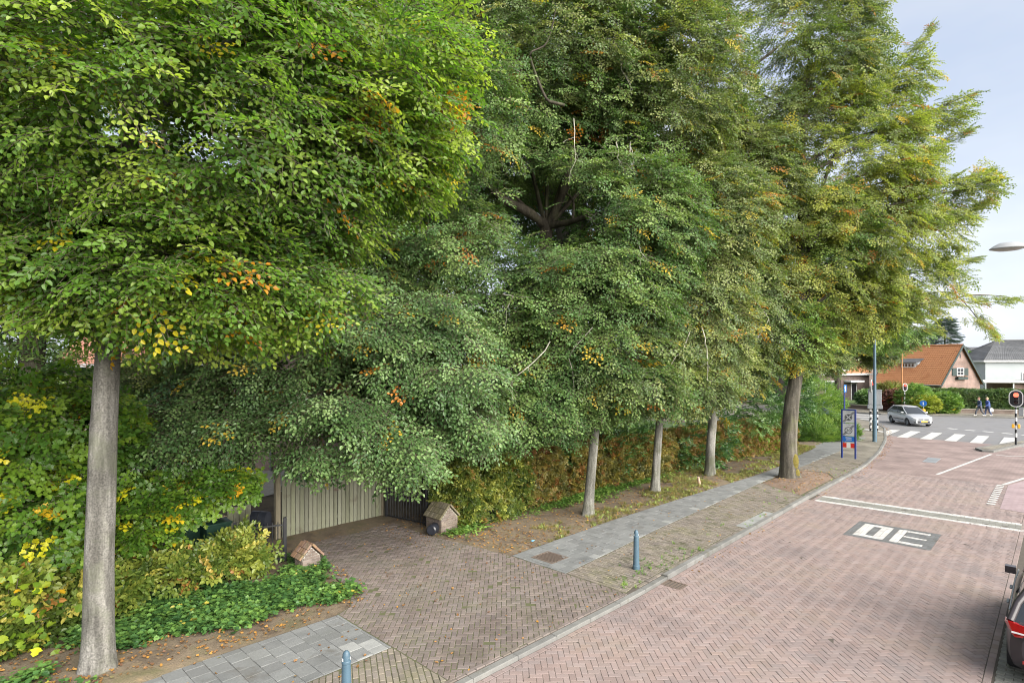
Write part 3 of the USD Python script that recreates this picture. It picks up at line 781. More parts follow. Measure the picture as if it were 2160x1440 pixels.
def tiled(e0, along_v, up_v, courses, waves, lip=0.035, amp=0.03):
    """A roof slope of pantile courses: e0 a corner at the eaves, along_v along the eaves, up_v up the slope."""
    e0, A, B = (np.asarray(x, float) for x in (e0, along_v, up_v))
    nrm = np.cross(A, B)
    nrm /= np.linalg.norm(nrm)
    if nrm[2] < 0:
        nrm = -nrm
    m = waves * 4 + 1
    u = np.linspace(0, 1, m)
    w = amp * (0.5 + 0.5 * np.sin(np.arange(m) * PI / 2)) ** 1.0
    v, f = [], []
    for k in range(courses):
        for h, r in ((k / courses, lip), (min((k + 1.0) / courses, 1), 0.004)):
            v.append(e0 + u[:, None] * A + h * B + (w + r)[:, None] * nrm)
        v.append(v[-2] - (lip * 0.95) * nrm)
    v = np.vstack(v)
    i = np.arange(m - 1)
    flip = np.dot(np.cross(A, B), nrm) < 0
    for k in range(courses):
        o = 3 * k * m
        for r0, r1 in ((0, m), (2 * m, 0)):
            qd = np.stack([o + r0 + i, o + r0 + i + 1, o + r1 + i + 1, o + r1 + i], 1)
            f.append(qd[:, ::-1] if flip else qd)
    f = np.vstack(f)
    return v, np.vstack([f[:, [0, 1, 2]], f[:, [0, 2, 3]]])


def window(parent, o, ax, out, w, h, cols=2, rws=2, fw=0.07, mat=None, name='window', glass=None):
    """A framed window with glazing bars; o its lower left corner on the wall, ax along the wall, out the wall's outward normal."""
    o, ax, out = (np.asarray(x, float) for x in (o, ax, out))
    up = np.array([0, 0, 1.0])
    R = np.eye(4)
    R[:3, 0], R[:3, 1], R[:3, 2], R[:3, 3] = ax, out, up, o
    win = thing(name, parent=parent)
    fr = MB().box((0, -.04, 0), (fw, .05, h)).box((w - fw, -.04, 0), (w, .05, h)).box((fw, -.04, 0), (w - fw, .05, fw)).box((fw, -.04, h - fw), (w - fw, .05, h))
    put('frame', fr.xf(R).arr(), mat or WHITE, win)
    if cols * rws > 1:
        bars = MB()
        for c in range(1, cols):
            bars.box((w * c / cols - .02, -.02, fw), (w * c / cols + .02, .035, h - fw))
        for r in range(1, rws):
            bars.box((fw, -.02, h * r / rws - .018), (w - fw, .033, h * r / rws + .018))
        put('glazing_bars', bars.xf(R).arr(), mat or WHITE, win)
    put('pane', MB().box((fw, -.02, fw), (w - fw, 0.004, h - fw)).xf(R).arr(), glass or GLASS, win)
    put('sill', MB().box((-.05, 0, -.07), (w + .05, .09, -.003), .01).xf(R).arr(), mat or WHITE, win)
    return win


X3, Y3, Z3 = np.eye(3)

# brick cottage with the orange roof
cot = thing('cottage', 'brick cottage with steep orange tiled roof and green shutters behind the hedge', 'house', (49.8, 66.0, 0), math.atan2(.314, .948))
W_, L_, EV, RG = 6.5, 8.2, 2.95, 7.2
gab = Polygon([(0, 0), (W_, 0), (W_, EV), (W_ / 2, RG - .12), (0, EV)])
gm = trimesh.creation.extrude_polygon(gab, L_, engine='earcut')
gv = np.array(gm.vertices)
put('wall', (np.c_[gv[:, 0], gv[:, 2], gv[:, 1]], gm.faces[:, ::-1]), WALL_BRICK, cot)
rise, half = RG - EV, W_ / 2
ov = 0.32
sl = np.array([half + ov, 0, rise * (half + ov) / half])
put('roof', tiled((-ov, L_ + .25, EV - rise * ov / half + .05), (0, -L_ - .5, 0), sl, 21, 34), TILE_ORANGE, cot)
put('roof', tiled((W_ + ov, -.25, EV - rise * ov / half + .05), (0, L_ + .5, 0), sl * [-1, 1, 1], 21, 34), TILE_ORANGE, cot)
rv, rf = tube([(half, -.27, RG + .08), (half, L_ + .27, RG + .08)], 0.12, 8)
put('ridge_tiles', (rv, rf), TILE_ORANGE, cot)
for s in (-1, 1):
    x0 = half + s * (half + ov + .02)
    for yy in (-.30, L_ + .26):
        zz = EV - rise * ov / half
        pts = [(x0, zz - .18), (x0, zz + .16), (half, RG + .2), (half, RG - .2)]
        vb = MB().tm(trimesh.Trimesh(*[np.c_[np.array(prism(Polygon(pts), 0, .05).vertices)[:, 0], yy + np.array(prism(Polygon(pts), 0, .05).vertices)[:, 2], np.array(prism(Polygon(pts), 0, .05).vertices)[:, 1]], prism(Polygon(pts), 0, .05).faces[:, ::-1]], process=False))
        put('verge_board', vb.arr(), DARK_GREEN, cot)
put('gutter', tube([(-ov - .05, -.25, EV - .42), (-ov - .05, L_ + .25, EV - .42)], .075, 8), ZINC, cot)
put('downpipe', tube([(-ov - .05, L_ - .1, EV - .42), (-.1, L_ - .15, EV - .9), (-.08, L_ - .15, .1)], .045, 8), ZINC, cot)
window(cot, (3.7, -.01, 3.68), (-1, 0, 0), (0, -1, 0), 1.2, .88, 2, 2)
window(cot, (-.01, 6.45, 1.48), (0, 1, 0), (-1, 0, 0), .62, .62, 2, 1, .06)
for k, (p, a, o) in enumerate((((2.49 - .74, -.01, 3.66), X3, -Y3), ((3.71, -.01, 3.66), X3, -Y3))):
    put('shutter', MB().box((p[0], -.07, p[2]), (p[0] + .72, -.01, p[2] + .9), .01).arr(), DARK_GREEN, cot)
for y in (5.98, 7.1):
    put('shutter', MB().box((-.06, y, 1.46), (-.01, y + .44, 2.1), .01).arr(), DARK_GREEN, cot)
fb = put('flower_box', MB().box((2.3, -.36, 3.2), (3.95, -.02, 3.52), .015).arr(), DARK_GREEN, cot)
fl = MB()
rr = np.random.default_rng(4)
for k in range(70):
    c = np.array([rr.uniform(2.35, 3.9), rr.uniform(-.32, -.06), rr.uniform(3.5, 3.64)])
    fl.quad(c + rr.normal(size=(4, 3)) * .05)
put('flowers', fl.arr(), pm('box_flowers', (0.30, 0.09, 0.10), (0.10, 0.13, 0.04), scale=14, rough=0.8), cot)
put('vent_slit', MB().box((3.05, -.03, 5.75), (3.2, -.005, 6.2)).arr(), BLACK, cot)
dr = thing('door', parent=cot)
put('door_leaf', MB().box((-.06, 4.55, .12), (-.01, 5.55, 2.15)).arr(), DARK_GREEN, dr)
for k in range(3):
    put('pane', MB().box((-.075, 4.66 + k * .29, .9), (-.062, 4.88 + k * .29, 1.95)).arr(), GLASS, dr)
# lifted dormer
dm = thing('dormer', parent=cot)
zt = lambda x: EV + rise / half * x
put('dormer_front', MB().box((1.18, 3.95, zt(1.2) - .1), (1.25, 5.75, zt(1.2) + .62)).arr(), WHITE, dm)
for k in range(4):
    put('pane', MB().box((1.165, 4.12 + k * .41, zt(1.2) + .2), (1.178, 4.38 + k * .41, zt(1.2) + .54)).arr(), GLASS, dm)
dv = np.array([(1.1, 3.75, zt(1.2) + .62), (1.1, 5.95, zt(1.2) + .62), (2.1, 6.3, zt(2.05)), (2.1, 3.4, zt(2.05)), (1.1, 3.75, zt(1.2) + .74), (1.1, 5.95, zt(1.2) + .74), (2.1, 6.3, zt(2.05) + .12), (2.1, 3.4, zt(2.05) + .12)])
put('dormer_roof', trimesh.convex.convex_hull(dv), TILE_DARK, dm)
put('dormer_cheek', trimesh.convex.convex_hull(np.array([(1.22, 3.95, zt(1.2)), (1.22, 3.95, zt(1.2) + .6), (1.75, 3.45, zt(1.5)), (2.0, 3.6, zt(2.0))])), ZINC, dm)
put('dormer_cheek', trimesh.convex.convex_hull(np.array([(1.22, 5.75, zt(1.2)), (1.22, 5.75, zt(1.2) + .6), (1.75, 6.25, zt(1.5)), (2.0, 6.1, zt(2.0))])), ZINC, dm)
for y in (5.6, 6.7):
    put('chimney', MB().box((half + .5, y, RG - 1.2), (half + 1.1, y + .6, RG + .55), .02).arr(), WALL_BRICK, cot)

# brick house left of it, its orange roof half hidden by the street trees
bh = thing('brick_house', 'long dull brick house with white window frames and canopy behind street trees', 'house', (36.6, 73.2, 0), 0.30)
put('wall', MB().box((0, 0, 0), (12.2, 8, 3.75)).arr(), DULL_BRICK, bh)
put('roof', tiled((-.2, -.35, 3.75), (12.6, 0, 0), (0, 4.3, 3.0), 14, 40), TILE_ORANGE, bh)
put('roof', tiled((12.4, 8.3, 3.75), (-12.6, 0, 0), (0, -4.3, 3.0), 14, 40), TILE_ORANGE, bh)
for x in (0.0, 12.0):
    gv = np.array([(x, 0, 3.75), (x, 8, 3.75), (x, 4, 6.55)])
    put('gable', trimesh.convex.convex_hull(np.vstack([gv, gv + [.2, 0, 0]])), DULL_BRICK, bh)
put('eaves_board', MB().box((-.2, -.4, 3.55), (12.4, -.005, 3.8), .01).arr(), WHITE, bh)
window(bh, (4.6, -.01, .85), X3, -Y3, 2.3, 1.95, 2, 1, .1)
window(bh, (.6, -.01, .95), X3, -Y3, 2.2, 1.7, 2, 1, .1)
window(bh, (7.1, -.35, 4.2), X3, -Y3, 1.2, .9, 2, 1, .08)
put('canopy', MB().box((7.8, -1.1, 2.62), (10.1, -.005, 2.86), .02).arr(), WHITE, bh)
dr = thing('door', parent=bh)
put('door_frame', MB().box((8.95, -.07, .05), (9.05, -.01, 2.5)).box((9.85, -.07, .05), (9.95, -.01, 2.5)).box((9.05, -.07, 2.4), (9.85, -.01, 2.5)).arr(), WHITE, dr)
put('door_leaf', MB().box((9.05, -.05, .05), (9.85, -.01, 2.4)).arr(), BLACK, dr)
put('chimney', MB().box((3.0, 3.6, 5.6), (3.7, 4.4, 7.6), .02).arr(), DULL_BRICK, bh)
fe = thing('flat_extension', 'white flat-roofed upper storey showing between leaves beside the orange roof', 'building', (47.3, 82.0, 0), 0.3)
put('wall', MB().box((0, 0, 0), (7, 5, 5.6)).arr(), DULL_BRICK, fe)
put('roof_edge', MB().box((-.2, -.2, 5.6), (7.2, 5.2, 6.35), .02).arr(), WHITE, fe)
put('upper_box', MB().box((1.2, 1, 6.35), (5, 4, 7.3), .02).arr(), TILE_DARK, fe)

# pale rendered house at the right edge
wh = thing('rendered_house', 'pale rendered house with a hipped dark tiled roof at right of the cottage', 'house', (64.9, 78.0, 0), -0.21)
put('wall', MB().box((0, 0, 0), (13, 9, 5.3)).arr(), RENDER, wh)
put('eaves_board', MB().box((-.4, -.4, 5.3), (13.4, 9.4, 5.55), .02).arr(), WHITE, wh)
rg0, rg1 = np.array([3.6, 4.5, 8.35]), np.array([9.4, 4.5, 8.35])


def hip(e0, e1, r0, r1, courses, waves):
    """A hip-roof slope between the eaves e0-e1 and the ridge r0-r1 in tile courses."""
    e0, e1, r0, r1 = (np.asarray(x, float) for x in (e0, e1, r0, r1))
    nrm = np.cross(e1 - e0, (r0 + r1) / 2 - e0)
    nrm /= np.linalg.norm(nrm)
    m = waves * 4 + 1
    u = np.linspace(0, 1, m)[:, None]
    v, f = [], []
    for k in range(courses):
        for h, r in ((k / courses, .04), ((k + 1) / courses, .004)):
            a, b = e0 + (r0 - e0) * h, e1 + (r1 - e1) * h
            v.append(a + u * (b - a) + nrm * (r + .03 * (0.5 + 0.5 * np.sin(np.arange(m) * PI / 2))[:, None]))
        v.append(v[-2] - .038 * nrm)
    i = np.arange(m - 1)
    for k in range(courses):
        o = 3 * k * m
        for q0, q1 in ((0, m), (2 * m, 0)):
            f.append(np.stack([o + q0 + i, o + q0 + i + 1, o + q1 + i + 1, o + q1 + i], 1))
    f = np.vstack(f)
    return np.vstack(v), np.vstack([f[:, [0, 1, 2]], f[:, [0, 2, 3]]])


c4 = [np.array(c, float) for c in ((-.4, -.4, 5.55), (13.4, -.4, 5.55), (13.4, 9.4, 5.55), (-.4, 9.4, 5.55))]
put('roof', hip(c4[0], c4[1], rg0, rg1, 16, 50), TILE_DARK, wh)
put('roof', hip(c4[2], c4[3], rg1, rg0, 16, 50), TILE_DARK, wh)
put('roof', hip(c4[3], c4[0], rg0, rg0 + [0, -.01, 0], 16, 30), TILE_DARK, wh)
put('roof', hip(c4[1], c4[2], rg1, rg1 + [0, .01, 0], 16, 30), TILE_DARK, wh)
put('ridge_tiles', tube([rg0 + [0, 0, .06], rg1 + [0, 0, .06]], .12, 8), TILE_DARK, wh)
window(wh, (4.3, -.01, 2.75), X3, -Y3, 1.6, 1.15, 1, 1, .1, glass=glass_mat('curtained_glass', (0.16, 0.17, 0.18)))
window(wh, (8.4, -.01, 2.75), X3, -Y3, 1.6, 1.15, 1, 1, .1)
ga = thing('garage', 'low flat-roofed garage with cream roof edge between the cottage and pale house', 'garage', (57.3, 69.5, 0), -0.2)
put('wall', MB().box((3.8, .4, 0), (12.5, 6, 2.6)).arr(), WALL_BRICK, ga)
put('flat_roof', MB().box((-.6, -.2, 2.75), (5.8, 6, 2.98), .02).arr(), CREAM, ga)
put('roof_edge', MB().box((5.0, -.4, 2.5), (13, 6.2, 2.95), .02).arr(), DARK_GREEN, ga)
for x in (-.3, 3.4):
    put('post', MB().box((x, 0, 0), (x + .12, .12, 2.75)).arr(), WHITE, ga)
fh = thing('far_house', 'distant house with a dark pitched roof and brick chimney behind the cottage gable', 'house', (82, 104, 0), -0.35)
put('wall', MB().box((0, 0, 0), (14, 9, 5.2)).arr(), DULL_BRICK, fh)
put('roof', tiled((-.3, -.4, 5.2), (14.6, 0, 0), (0, 4.9, 3.0), 12, 30), TILE_DARK, fh)
put('roof', tiled((14.3, 9.4, 5.2), (-14.6, 0, 0), (0, -4.9, 3.0), 12, 30), TILE_DARK, fh)
put('gable', trimesh.convex.convex_hull(np.array([(0, 0, 5.2), (0, 9, 5.2), (0, 4.5, 8.0), (.2, 0, 5.2), (.2, 9, 5.2), (.2, 4.5, 8.0)])), WHITE, fh)
put('chimney', MB().box((8.2, 4, 7.4), (9.4, 5, 9.2), .03).arr(), WALL_BRICK, fh)
window(fh, (2, -.01, 2.6), X3, -Y3, 1.4, 1.2, 2, 1, .1)

# house in the garden behind the beeches: only patches of it show
vl = thing('garden_villa', 'pinkish brick house with red tiled roof glimpsed through the leaves behind the gate', 'house', (-21.5, 27.5, 0), 0.0)
put('wall', MB().box((0, 0, 0), (13, 9, 5.0)).arr(), PINK_BRICK, vl)
put('roof', tiled((-.4, -.5, 5.0), (13.8, 0, 0), (0, 5.0, 3.6), 18, 46), TILE_RED, vl)
put('roof', tiled((13.4, 9.5, 5.0), (-13.8, 0, 0), (0, -5.0, 3.6), 18, 46), TILE_RED, vl)
put('wing_wall', MB().box((9.8, -1.6, 0), (15.5, 7, 6.9)).arr(), PINK_BRICK, vl)
put('wing_roof', MB().box((9.5, -1.9, 6.9), (15.8, 7.2, 7.15), .02).arr(), WHITE, vl)
put('downpipe', tube([(10.55, -1.66, .1), (10.55, -1.66, 6.9)], .06, 8), ZINC, vl)
window(vl, (2.0, -.01, 1.0), X3, -Y3, 1.8, 1.6, 2, 2, .09)
window(vl, (5.5, -.01, 1.0), X3, -Y3, 1.8, 1.6, 2, 2, .09)
put('gutter', MB().box((-.4, -.62, 4.85), (9.7, -.5, 5.0), .02).arr(), WHITE, vl)

# low garden wall and pavement beyond the crossing street
fk2 = [np.array(p, float) for p in ((22, 66), (33.5, 61.6), (36.7, 56.6), (41.4, 54.6), (47.2, 52.3), (75, 43.0))]
wl = [np.array(p, float) for p in ((24, 73), (36.5, 66.5), (40.2, 60.2), (43.8, 58.3), (51.4, 55.7), (78, 46.5))]
fp = thing('far_pavement', kind='structure')
put('paving', sheet(Polygon([tuple(p) for p in fk2] + [tuple(p) for p in wl[::-1]]), 0.08), corner_mat, fp)
kb = MB()
for a, b in zip(fk2[:-1], fk2[1:]):
    d = (b - a) / np.linalg.norm(b - a)
    nn = np.array([-d[1], d[0]])
    kb.tm(prism(Polygon([a, b, b + .15 * nn, a + .15 * nn]), -.05, .1))
put('kerb_edge', kb.arr(), KERB, fp, rnd=np.full(kb.n, .4))
put('front_garden', sheet(Polygon([tuple(p) for p in wl] + [(120, 70), (120, 130), (0, 130), (10, 80)]), 0.25), lawn, kind='structure')
gw = thing('garden_wall', 'low brown brick garden wall with flat coping below the clipped hedge', 'wall')
for k, (a, b) in enumerate(zip(wl[:-1], wl[1:])):
    d = (b - a) / np.linalg.norm(b - a)
    nn = np.array([-d[1], d[0]])
    put('wall_section', prism(Polygon([a, b, b + .22 * nn, a + .22 * nn]), 0, .42), wall_brick(f'garden_wall_brick_{k}', (0.125, 0.088, 0.072), (0.17, 0.125, 0.105), (0.155, 0.135, 0.115)), gw)
    put('coping', prism(Polygon([a - .04 * nn, b - .04 * nn, b + .26 * nn, a + .26 * nn]), .422, .5), pm('coping_stone', (0.20, 0.17, 0.15), (0.28, 0.25, 0.22), scale=3, rough=0.9), gw)
pg = thing('picket_gate', 'small black picket garden gate in front of the dull brick house', 'gate', (35.6, 66.8, 0), -0.48)
for k in range(9):
    put('picket', MB().box((k * .17, -.02, .3), (k * .17 + .09, .02, 1.05 + .12 * math.sin(k / 8 * PI)), .008).arr(), BLACK, pg)
for zz in (.45, .85):
    put('rail', MB().box((0, .02, zz), (1.45, .05, zz + .07)).arr(), BLACK, pg)

# ------------------------------------------------------------------ gate, pillars, bins, letterbox
GATE_WOOD = pm('gate_wood', (0.115, 0.118, 0.082), (0.175, 0.178, 0.126), (0.145, 0.153, 0.103), scale=2.2, stretch=(3, 3, 0.35), rough=0.85, rnd=0.14, fine=0.2, bump=0.3, bscale=30, bdist=0.005, grime=((0.10, 0.085, 0.06), 2.0, 0.6))
POST_WOOD = pm('post_wood', (0.15, 0.13, 0.09), (0.22, 0.195, 0.14), scale=3, stretch=(3, 3, .4), rough=0.85, fine=0.2)
gate = thing('driveway_gate', 'weathered green-grey double gate of upright boards closing the brick driveway', 'gate', (*P(7.0, 9.22), 0), SA)
rg = np.random.default_rng(9)
for k in range(25):
    x = .06 + k * .132
    if abs(k - 12) < .5:
        continue
    hgt = 1.78 + .14 * math.sin(k / 24 * PI) + rg.normal() * .006
    b_ = MB().box((x - .058, -.012, .14), (x + .058, .012, hgt), .004)
    put('board', b_.arr(), GATE_WOOD, gate, rnd=np.full(b_.n, rg.random()))
for x0, x1 in ((.0, 1.57), (1.7, 3.28)):
    for zz in (.35, 1.45):
        b_ = MB().box((x0, .014, zz), (x1, .06, zz + .12))
        put('rail', b_.arr(), GATE_WOOD, gate, rnd=np.full(b_.n, .3))
b_ = MB().box((1.585, -.03, .12), (1.685, .012, 1.98), .006)
put('meeting_stile', b_.arr(), GATE_WOOD, gate, rnd=np.full(b_.n, .2))
put('latch', MB().box((1.56, -.055, 1.2), (1.72, -.032, 1.26), .005).box((1.62, -.075, 1.19), (1.65, -.055, 1.27), .004).arr(), CASTIRON, gate)
for x in (-.12, 3.31):
    put('post', MB().box((x - .07, -.05, 0), (x + .07, .09, 1.95), .01).arr(), POST_WOOD, gate)
put('threshold', MB().box((-.3, -.42, .0), (3.5, -.36, .098), .008).arr(), PALE, gate, rnd=np.full(MB().box((-.3, -.42, .0), (3.5, -.36, .098), .008).n, .5))
put('apron', MB().box((-.3, -.355, .0), (3.5, .3, .088)).arr(), BED, gate)
sp = thing('side_panel', 'grey-green wooden panel standing between the wheelie bins and the gate', 'fence panel', (*at(505, 1190, 14.9)[:2], 0), SA)
for k in range(4):
    b_ = MB().box((-.3 + k * .15, -.012, .1), (-.158 + k * .15, .012, 1.28 + .01 * (k % 2)), .004)
    put('board', b_.arr(), GATE_WOOD, sp, rnd=np.full(b_.n, rg.random()))
put('rail', MB().box((-.3, .014, .9), (.3, .05, 1.0)).arr(), POST_WOOD, sp)

PILLAR_BRICK = pm('pillar_brick', (0.12, 0.09, 0.075), (0.18, 0.145, 0.125), scale=5, rough=0.88, rnd=0.2, fine=0.2)
PILLAR_TILE = pm('pillar_tile', (0.14, 0.082, 0.056), (0.20, 0.125, 0.088), (0.13, 0.11, 0.055), scale=4, rough=0.88, rnd=0.18, fine=0.2)
MORTAR = pm('mortar', (0.24, 0.225, 0.20), (0.33, 0.31, 0.28), scale=8, rough=0.95)
RENDER_GREY = pm('weathered_mortar', (0.20, 0.20, 0.15), (0.28, 0.275, 0.22), scale=6, rough=0.95, fine=0.15)


def pillar(name, label, loc, w, d, h, hr, seed, rz=SA, mossy=False):
    """A low brick gate pillar with a gabled cap; its gables look along local y."""
    p = thing(name, label, 'pillar', loc, rz)
    r_ = np.random.default_rng(seed)
    core = Polygon([(-w / 2 + .012, 0), (w / 2 - .012, 0), (w / 2 - .012, h), (0, h + hr - .03), (-w / 2 + .012, h)])
    cm = prism(core, -d / 2 + .012, d / 2 - .012)
    cv_ = np.array(cm.vertices)
    put('mortar_core', (np.c_[cv_[:, 0], cv_[:, 2], cv_[:, 1]], cm.faces[:, ::-1]), MORTAR if not mossy else RENDER_GREY, p)
    ch = .062
    nc = int((h + hr) / ch)
    for k in range(nc):
        z0, z1 = k * ch + .005, (k + 1) * ch - .004
        ww = w if z1 < h else w * max(0, (h + hr - z1) / hr) - .02
        if ww < .07:
            continue
        for fy in (-1, 1):                                            # gable faces
            n = max(1, round(ww / .21))
            off = (k % 2) * .5
            cuts = np.clip(np.concatenate([[0], (np.arange(n + 1) + off) / n, [1]]), 0, 1)
            cuts = np.unique(np.round(cuts, 4))
            for a, b in zip(cuts[:-1], cuts[1:]):
                if b - a > .05:
                    m = MB().box((-ww / 2 + a * ww + .004, fy * (d / 2 - .05), z0), (-ww / 2 + b * ww - .004, fy * (d / 2 + r_.normal() * .002), z1), .004)
                    put('brick', m.arr(), PILLAR_BRICK, p, rnd=np.full(m.n, r_.random()))
        if z1 < h:
            for fx in (-1, 1):
                n = max(1, round(d / .21))
                cuts = np.unique(np.round(np.clip(np.concatenate([[0], (np.arange(n + 1) + (k % 2) * .5) / n, [1]]), 0, 1), 4))
                for a, b in zip(cuts[:-1], cuts[1:]):
                    if b - a > .05:
                        y0, y1 = -d / 2 + .052 + a * (d - .104), -d / 2 + .052 + b * (d - .104)
                        m = MB().box((fx * (w / 2 - .05), y0 + .004, z0), (fx * (w / 2 + r_.normal() * .002), y1 - .004, z1), .004)
                        put('brick', m.arr(), PILLAR_BRICK, p, rnd=np.full(m.n, r_.random()))
    ny, ns = max(3, int(round(d / .085))), 3
    slope = math.hypot(w / 2 + .06, hr + .05)
    for fx in (-1, 1):
        for i in range(ny):
            for j in range(ns):
                m = MB().box((j * slope / ns + .003, -d / 2 - .03 + i * (d + .06) / ny + .003, 0), ((j + 1) * slope / ns - .003, -d / 2 - .03 + (i + 1) * (d + .06) / ny - .003, .05 + r_.normal() * .003), .006)
                ang = math.atan2(hr + .05, w / 2 + .06)
                T = np.eye(4)
                T[:3, 0] = (-fx * math.cos(ang), 0, math.sin(ang))
                T[:3, 1] = (0, -fx, 0)
                T[:3, 2] = np.cross(T[:3, 0], T[:3, 1])
                T[:3, 3] = (fx * (w / 2 + .06), 0, h - .03)
                put('cap_tile', m.xf(T).arr(), PILLAR_TILE if not mossy else pm('mossy_tile', (0.10, 0.09, 0.055), (0.15, 0.128, 0.082), scale=5, rough=0.9, rnd=0.2, fine=0.25), p, rnd=np.full(m.n, r_.random()))
    return p


pillar('gate_pillar', 'low house-shaped brick pillar with mossy tile cap beside the right-hand hedge', (*P(10.72, 6.72), .06), .62, .72, .46, .33, 1, mossy=True)
pillar('gate_pillar', 'small gabled brick pillar with reddish cap rising out of the ivy', (*P(6.42, 6.5), .06), .46, .42, .36, .26, 2)
DOME = pm('black_plastic', (0.012, 0.014, 0.02), (0.022, 0.025, 0.034), scale=5, rough=0.3, spec=0.6)
dl = thing('drum_lamp', 'black drum-shaped garden lamp lying beside the mossy pillar', 'lamp', (*P(10.28, 6.55), .24), SA + 0.5)
put('drum', lathe([(0.0, -.2), (.12, -.2), (.15, -.17), (.15, .12), (.13, .18), (0, .2)], 20)[0] @ trimesh.transformations.rotation_matrix(PI / 2, [0, 1, 0])[:3, :3].T if False else (lathe([(0.001, -.2), (.12, -.2), (.15, -.17), (.15, .12), (.13, .18), (0.001, .2)], 20)[0] @ trimesh.transformations.rotation_matrix(PI / 2, [0, 1, 0])[:3, :3].T, lathe([(0.001, -.2), (.12, -.2), (.15, -.17), (.15, .12), (.13, .18), (0.001, .2)], 20)[1]), DOME, dl, smooth=40)
put('foot', MB().box((-.05, -.05, -.2), (.05, .05, -.1), .01).arr(), DOME, dl)
lb = thing('letterbox', 'black round-topped letterbox on a post left of the wooden gate', 'letterbox', (*at(550, 1093, 14.4)[:2], 0), -0.25)
prof = [(-.21, 0), (.21, 0), (.21, .2)] + [(.21 * math.cos(a), .2 + .16 * math.sin(a)) for a in np.linspace(0, PI, 12)[1:-1]] + [(-.21, .2)]
bm = prism(Polygon(prof), -.13, .13)
bv_ = np.array(bm.vertices)
for k, (y0, y1) in enumerate(((-.22, -.012), (.012, .22))):
    m_ = prism(Polygon([(p_[0] * .62, p_[1]) for p_ in prof]), y0, y1)
    v_ = np.array(m_.vertices)
    put('box_half', (np.c_[v_[:, 2], v_[:, 0], v_[:, 1] + .93], m_.faces), DOME, lb, smooth=35)
m_ = prism(Polygon([(p_[0] * .66, p_[1] * 1.04) for p_ in prof]), -.013, .013)
v_ = np.array(m_.vertices)
put('centre_band', (np.c_[v_[:, 2], v_[:, 0], v_[:, 1] + .925], m_.faces), BLACK, lb)
put('post', MB().box((-.035, -.035, .05), (.035, .035, .93), .005).arr(), BLACK, lb)
for (px_, py_, lab) in ((452, 1103, 'dark green wheelie bin with cardboard under its lid beside the wooden panel'), (392, 1110, 'dark green wheelie bin mostly covered by leaves, left of another bin')):
    g_ = at(px_, py_, 14.2)
    wb = thing('wheelie_bin', lab, 'bin', (g_[0], g_[1], .12), SA)
    bv = np.array([(x * (.22 if zz < .5 else .29), y * (.26 if zz < .5 else .34), zz) for zz in (.06, .96) for x in (-1, 1) for y in (-1, 1)])
    BIN = pm('bin_green', (0.012, 0.045, 0.03), (0.02, 0.06, 0.04), scale=5, rough=0.5)
    put('bin_body', trimesh.convex.convex_hull(bv), BIN, wb)
    put('rim', MB().box((-.31, -.36, .94), (.31, .36, .985), .012).arr(), BIN, wb)
    T = trimesh.transformations.rotation_matrix(0.10, [1, 0, 0])
    T[:3, 3] = (0, .3, 1.0)
    put('lid', MB().box((-.3, -.66, 0), (.3, .04, .045), .015).xf(T).arr(), BIN, wb)
    put('handle', tube([(-.25, .38, .93), (.25, .38, .93)], .016, 8), BIN, wb)
    for x in (-.24, .24):
        v_, f_ = lathe([(.03, -.025), (.1, -.025), (.1, .025), (.03, .025)], 14)
        put('wheel', (v_ @ trimesh.transformations.rotation_matrix(PI / 2, [0, 1, 0])[:3, :3].T + [x, .24, .1], f_), RUBBER, wb)
cb = thing('cardboard', 'torn piece of brown cardboard lying on the wheelie bin lid', 'cardboard', (*at(452, 1098, 14.2)[:2], 1.19), SA + .3)
put('sheet', MB().box((-.24, -.2, 0), (.2, .18, .012)).arr(), pm('cardboard_brown', (0.35, 0.27, 0.17), (0.42, 0.33, 0.22), scale=5, rough=0.9), cb)


def rail_fence(name, label, a, b, hgt, step=.12):
    a, b = np.array(a), np.array(b)
    ln = np.linalg.norm(b - a)
    f = thing(name, label, 'fence', (*a, .05), math.atan2(*(b - a)[::-1]))
    for k in range(int(ln / step) + 1):
        put('picket', tube([(k * step, 0, 0), (k * step, 0, hgt)], .012, 6), BLACK, f)
    for zz in (.12, hgt - .1):
        put('rail', MB().box((0, -.02, zz), (ln, .02, zz + .035)).arr(), BLACK, f)
    for x in (0, ln):
        put('post', MB().box((x - .04, -.04, 0), (x + .04, .04, hgt + .1), .006).arr(), BLACK, f)
    return f


rail_fence('iron_fence', 'black iron railing at the end of the left-hand hedge by the letterbox', P(5.2, 7.75), P(6.25, 7.35), 1.05)
rail_fence('iron_fence', 'dark iron railing between the mossy pillar and the gate post', P(10.6, 7.3), P(10.3, 9.0), 1.35)
rail_fence('iron_fence', 'low black railing inside the garden behind the wheelie bins', P(2.5, 10.9), P(5.6, 10.6), 0.9)

# ------------------------------------------------------------------ street furniture
bl = thing('bollard', 'slate blue steel bollard on the brick verge beyond the driveway', 'bollard', (*G(1342, 1199, PAVE_Z), PAVE_Z), group=None)
put('post', lathe([(.001, 0), (.085, 0), (.085, .09), (.075, .1), (.062, .72), (.058, .76)], 24), SLATE_BLUE, bl, smooth=40)
put('head', lathe([(.058, .76), (.064, .765), (.064, .79), (.055, .80), (.055, .86), (.045, .905), (.025, .93), (.001, .938)], 24), SLATE_BLUE, bl, smooth=40)
put('reflector', MB().box((.045, -.02, .8), (.059, .02, .84), .003).box((-.059, -.02, .8), (-.045, .02, .84), .003).arr(), WHITE, bl)
copy_of(bl, (-2.31, 7.93, PAVE_Z), 0.6, 'slate blue steel bollard with chipped paint at bottom edge of the photo')

# zone sign (its end-of-zone side)
zs = thing('zone_sign', 'blue framed end-of-zone sign with no-parking and 30 panels on the pavement', 'sign', (*P(33.66, 1.48), PAVE_Z), SA - PI / 2)
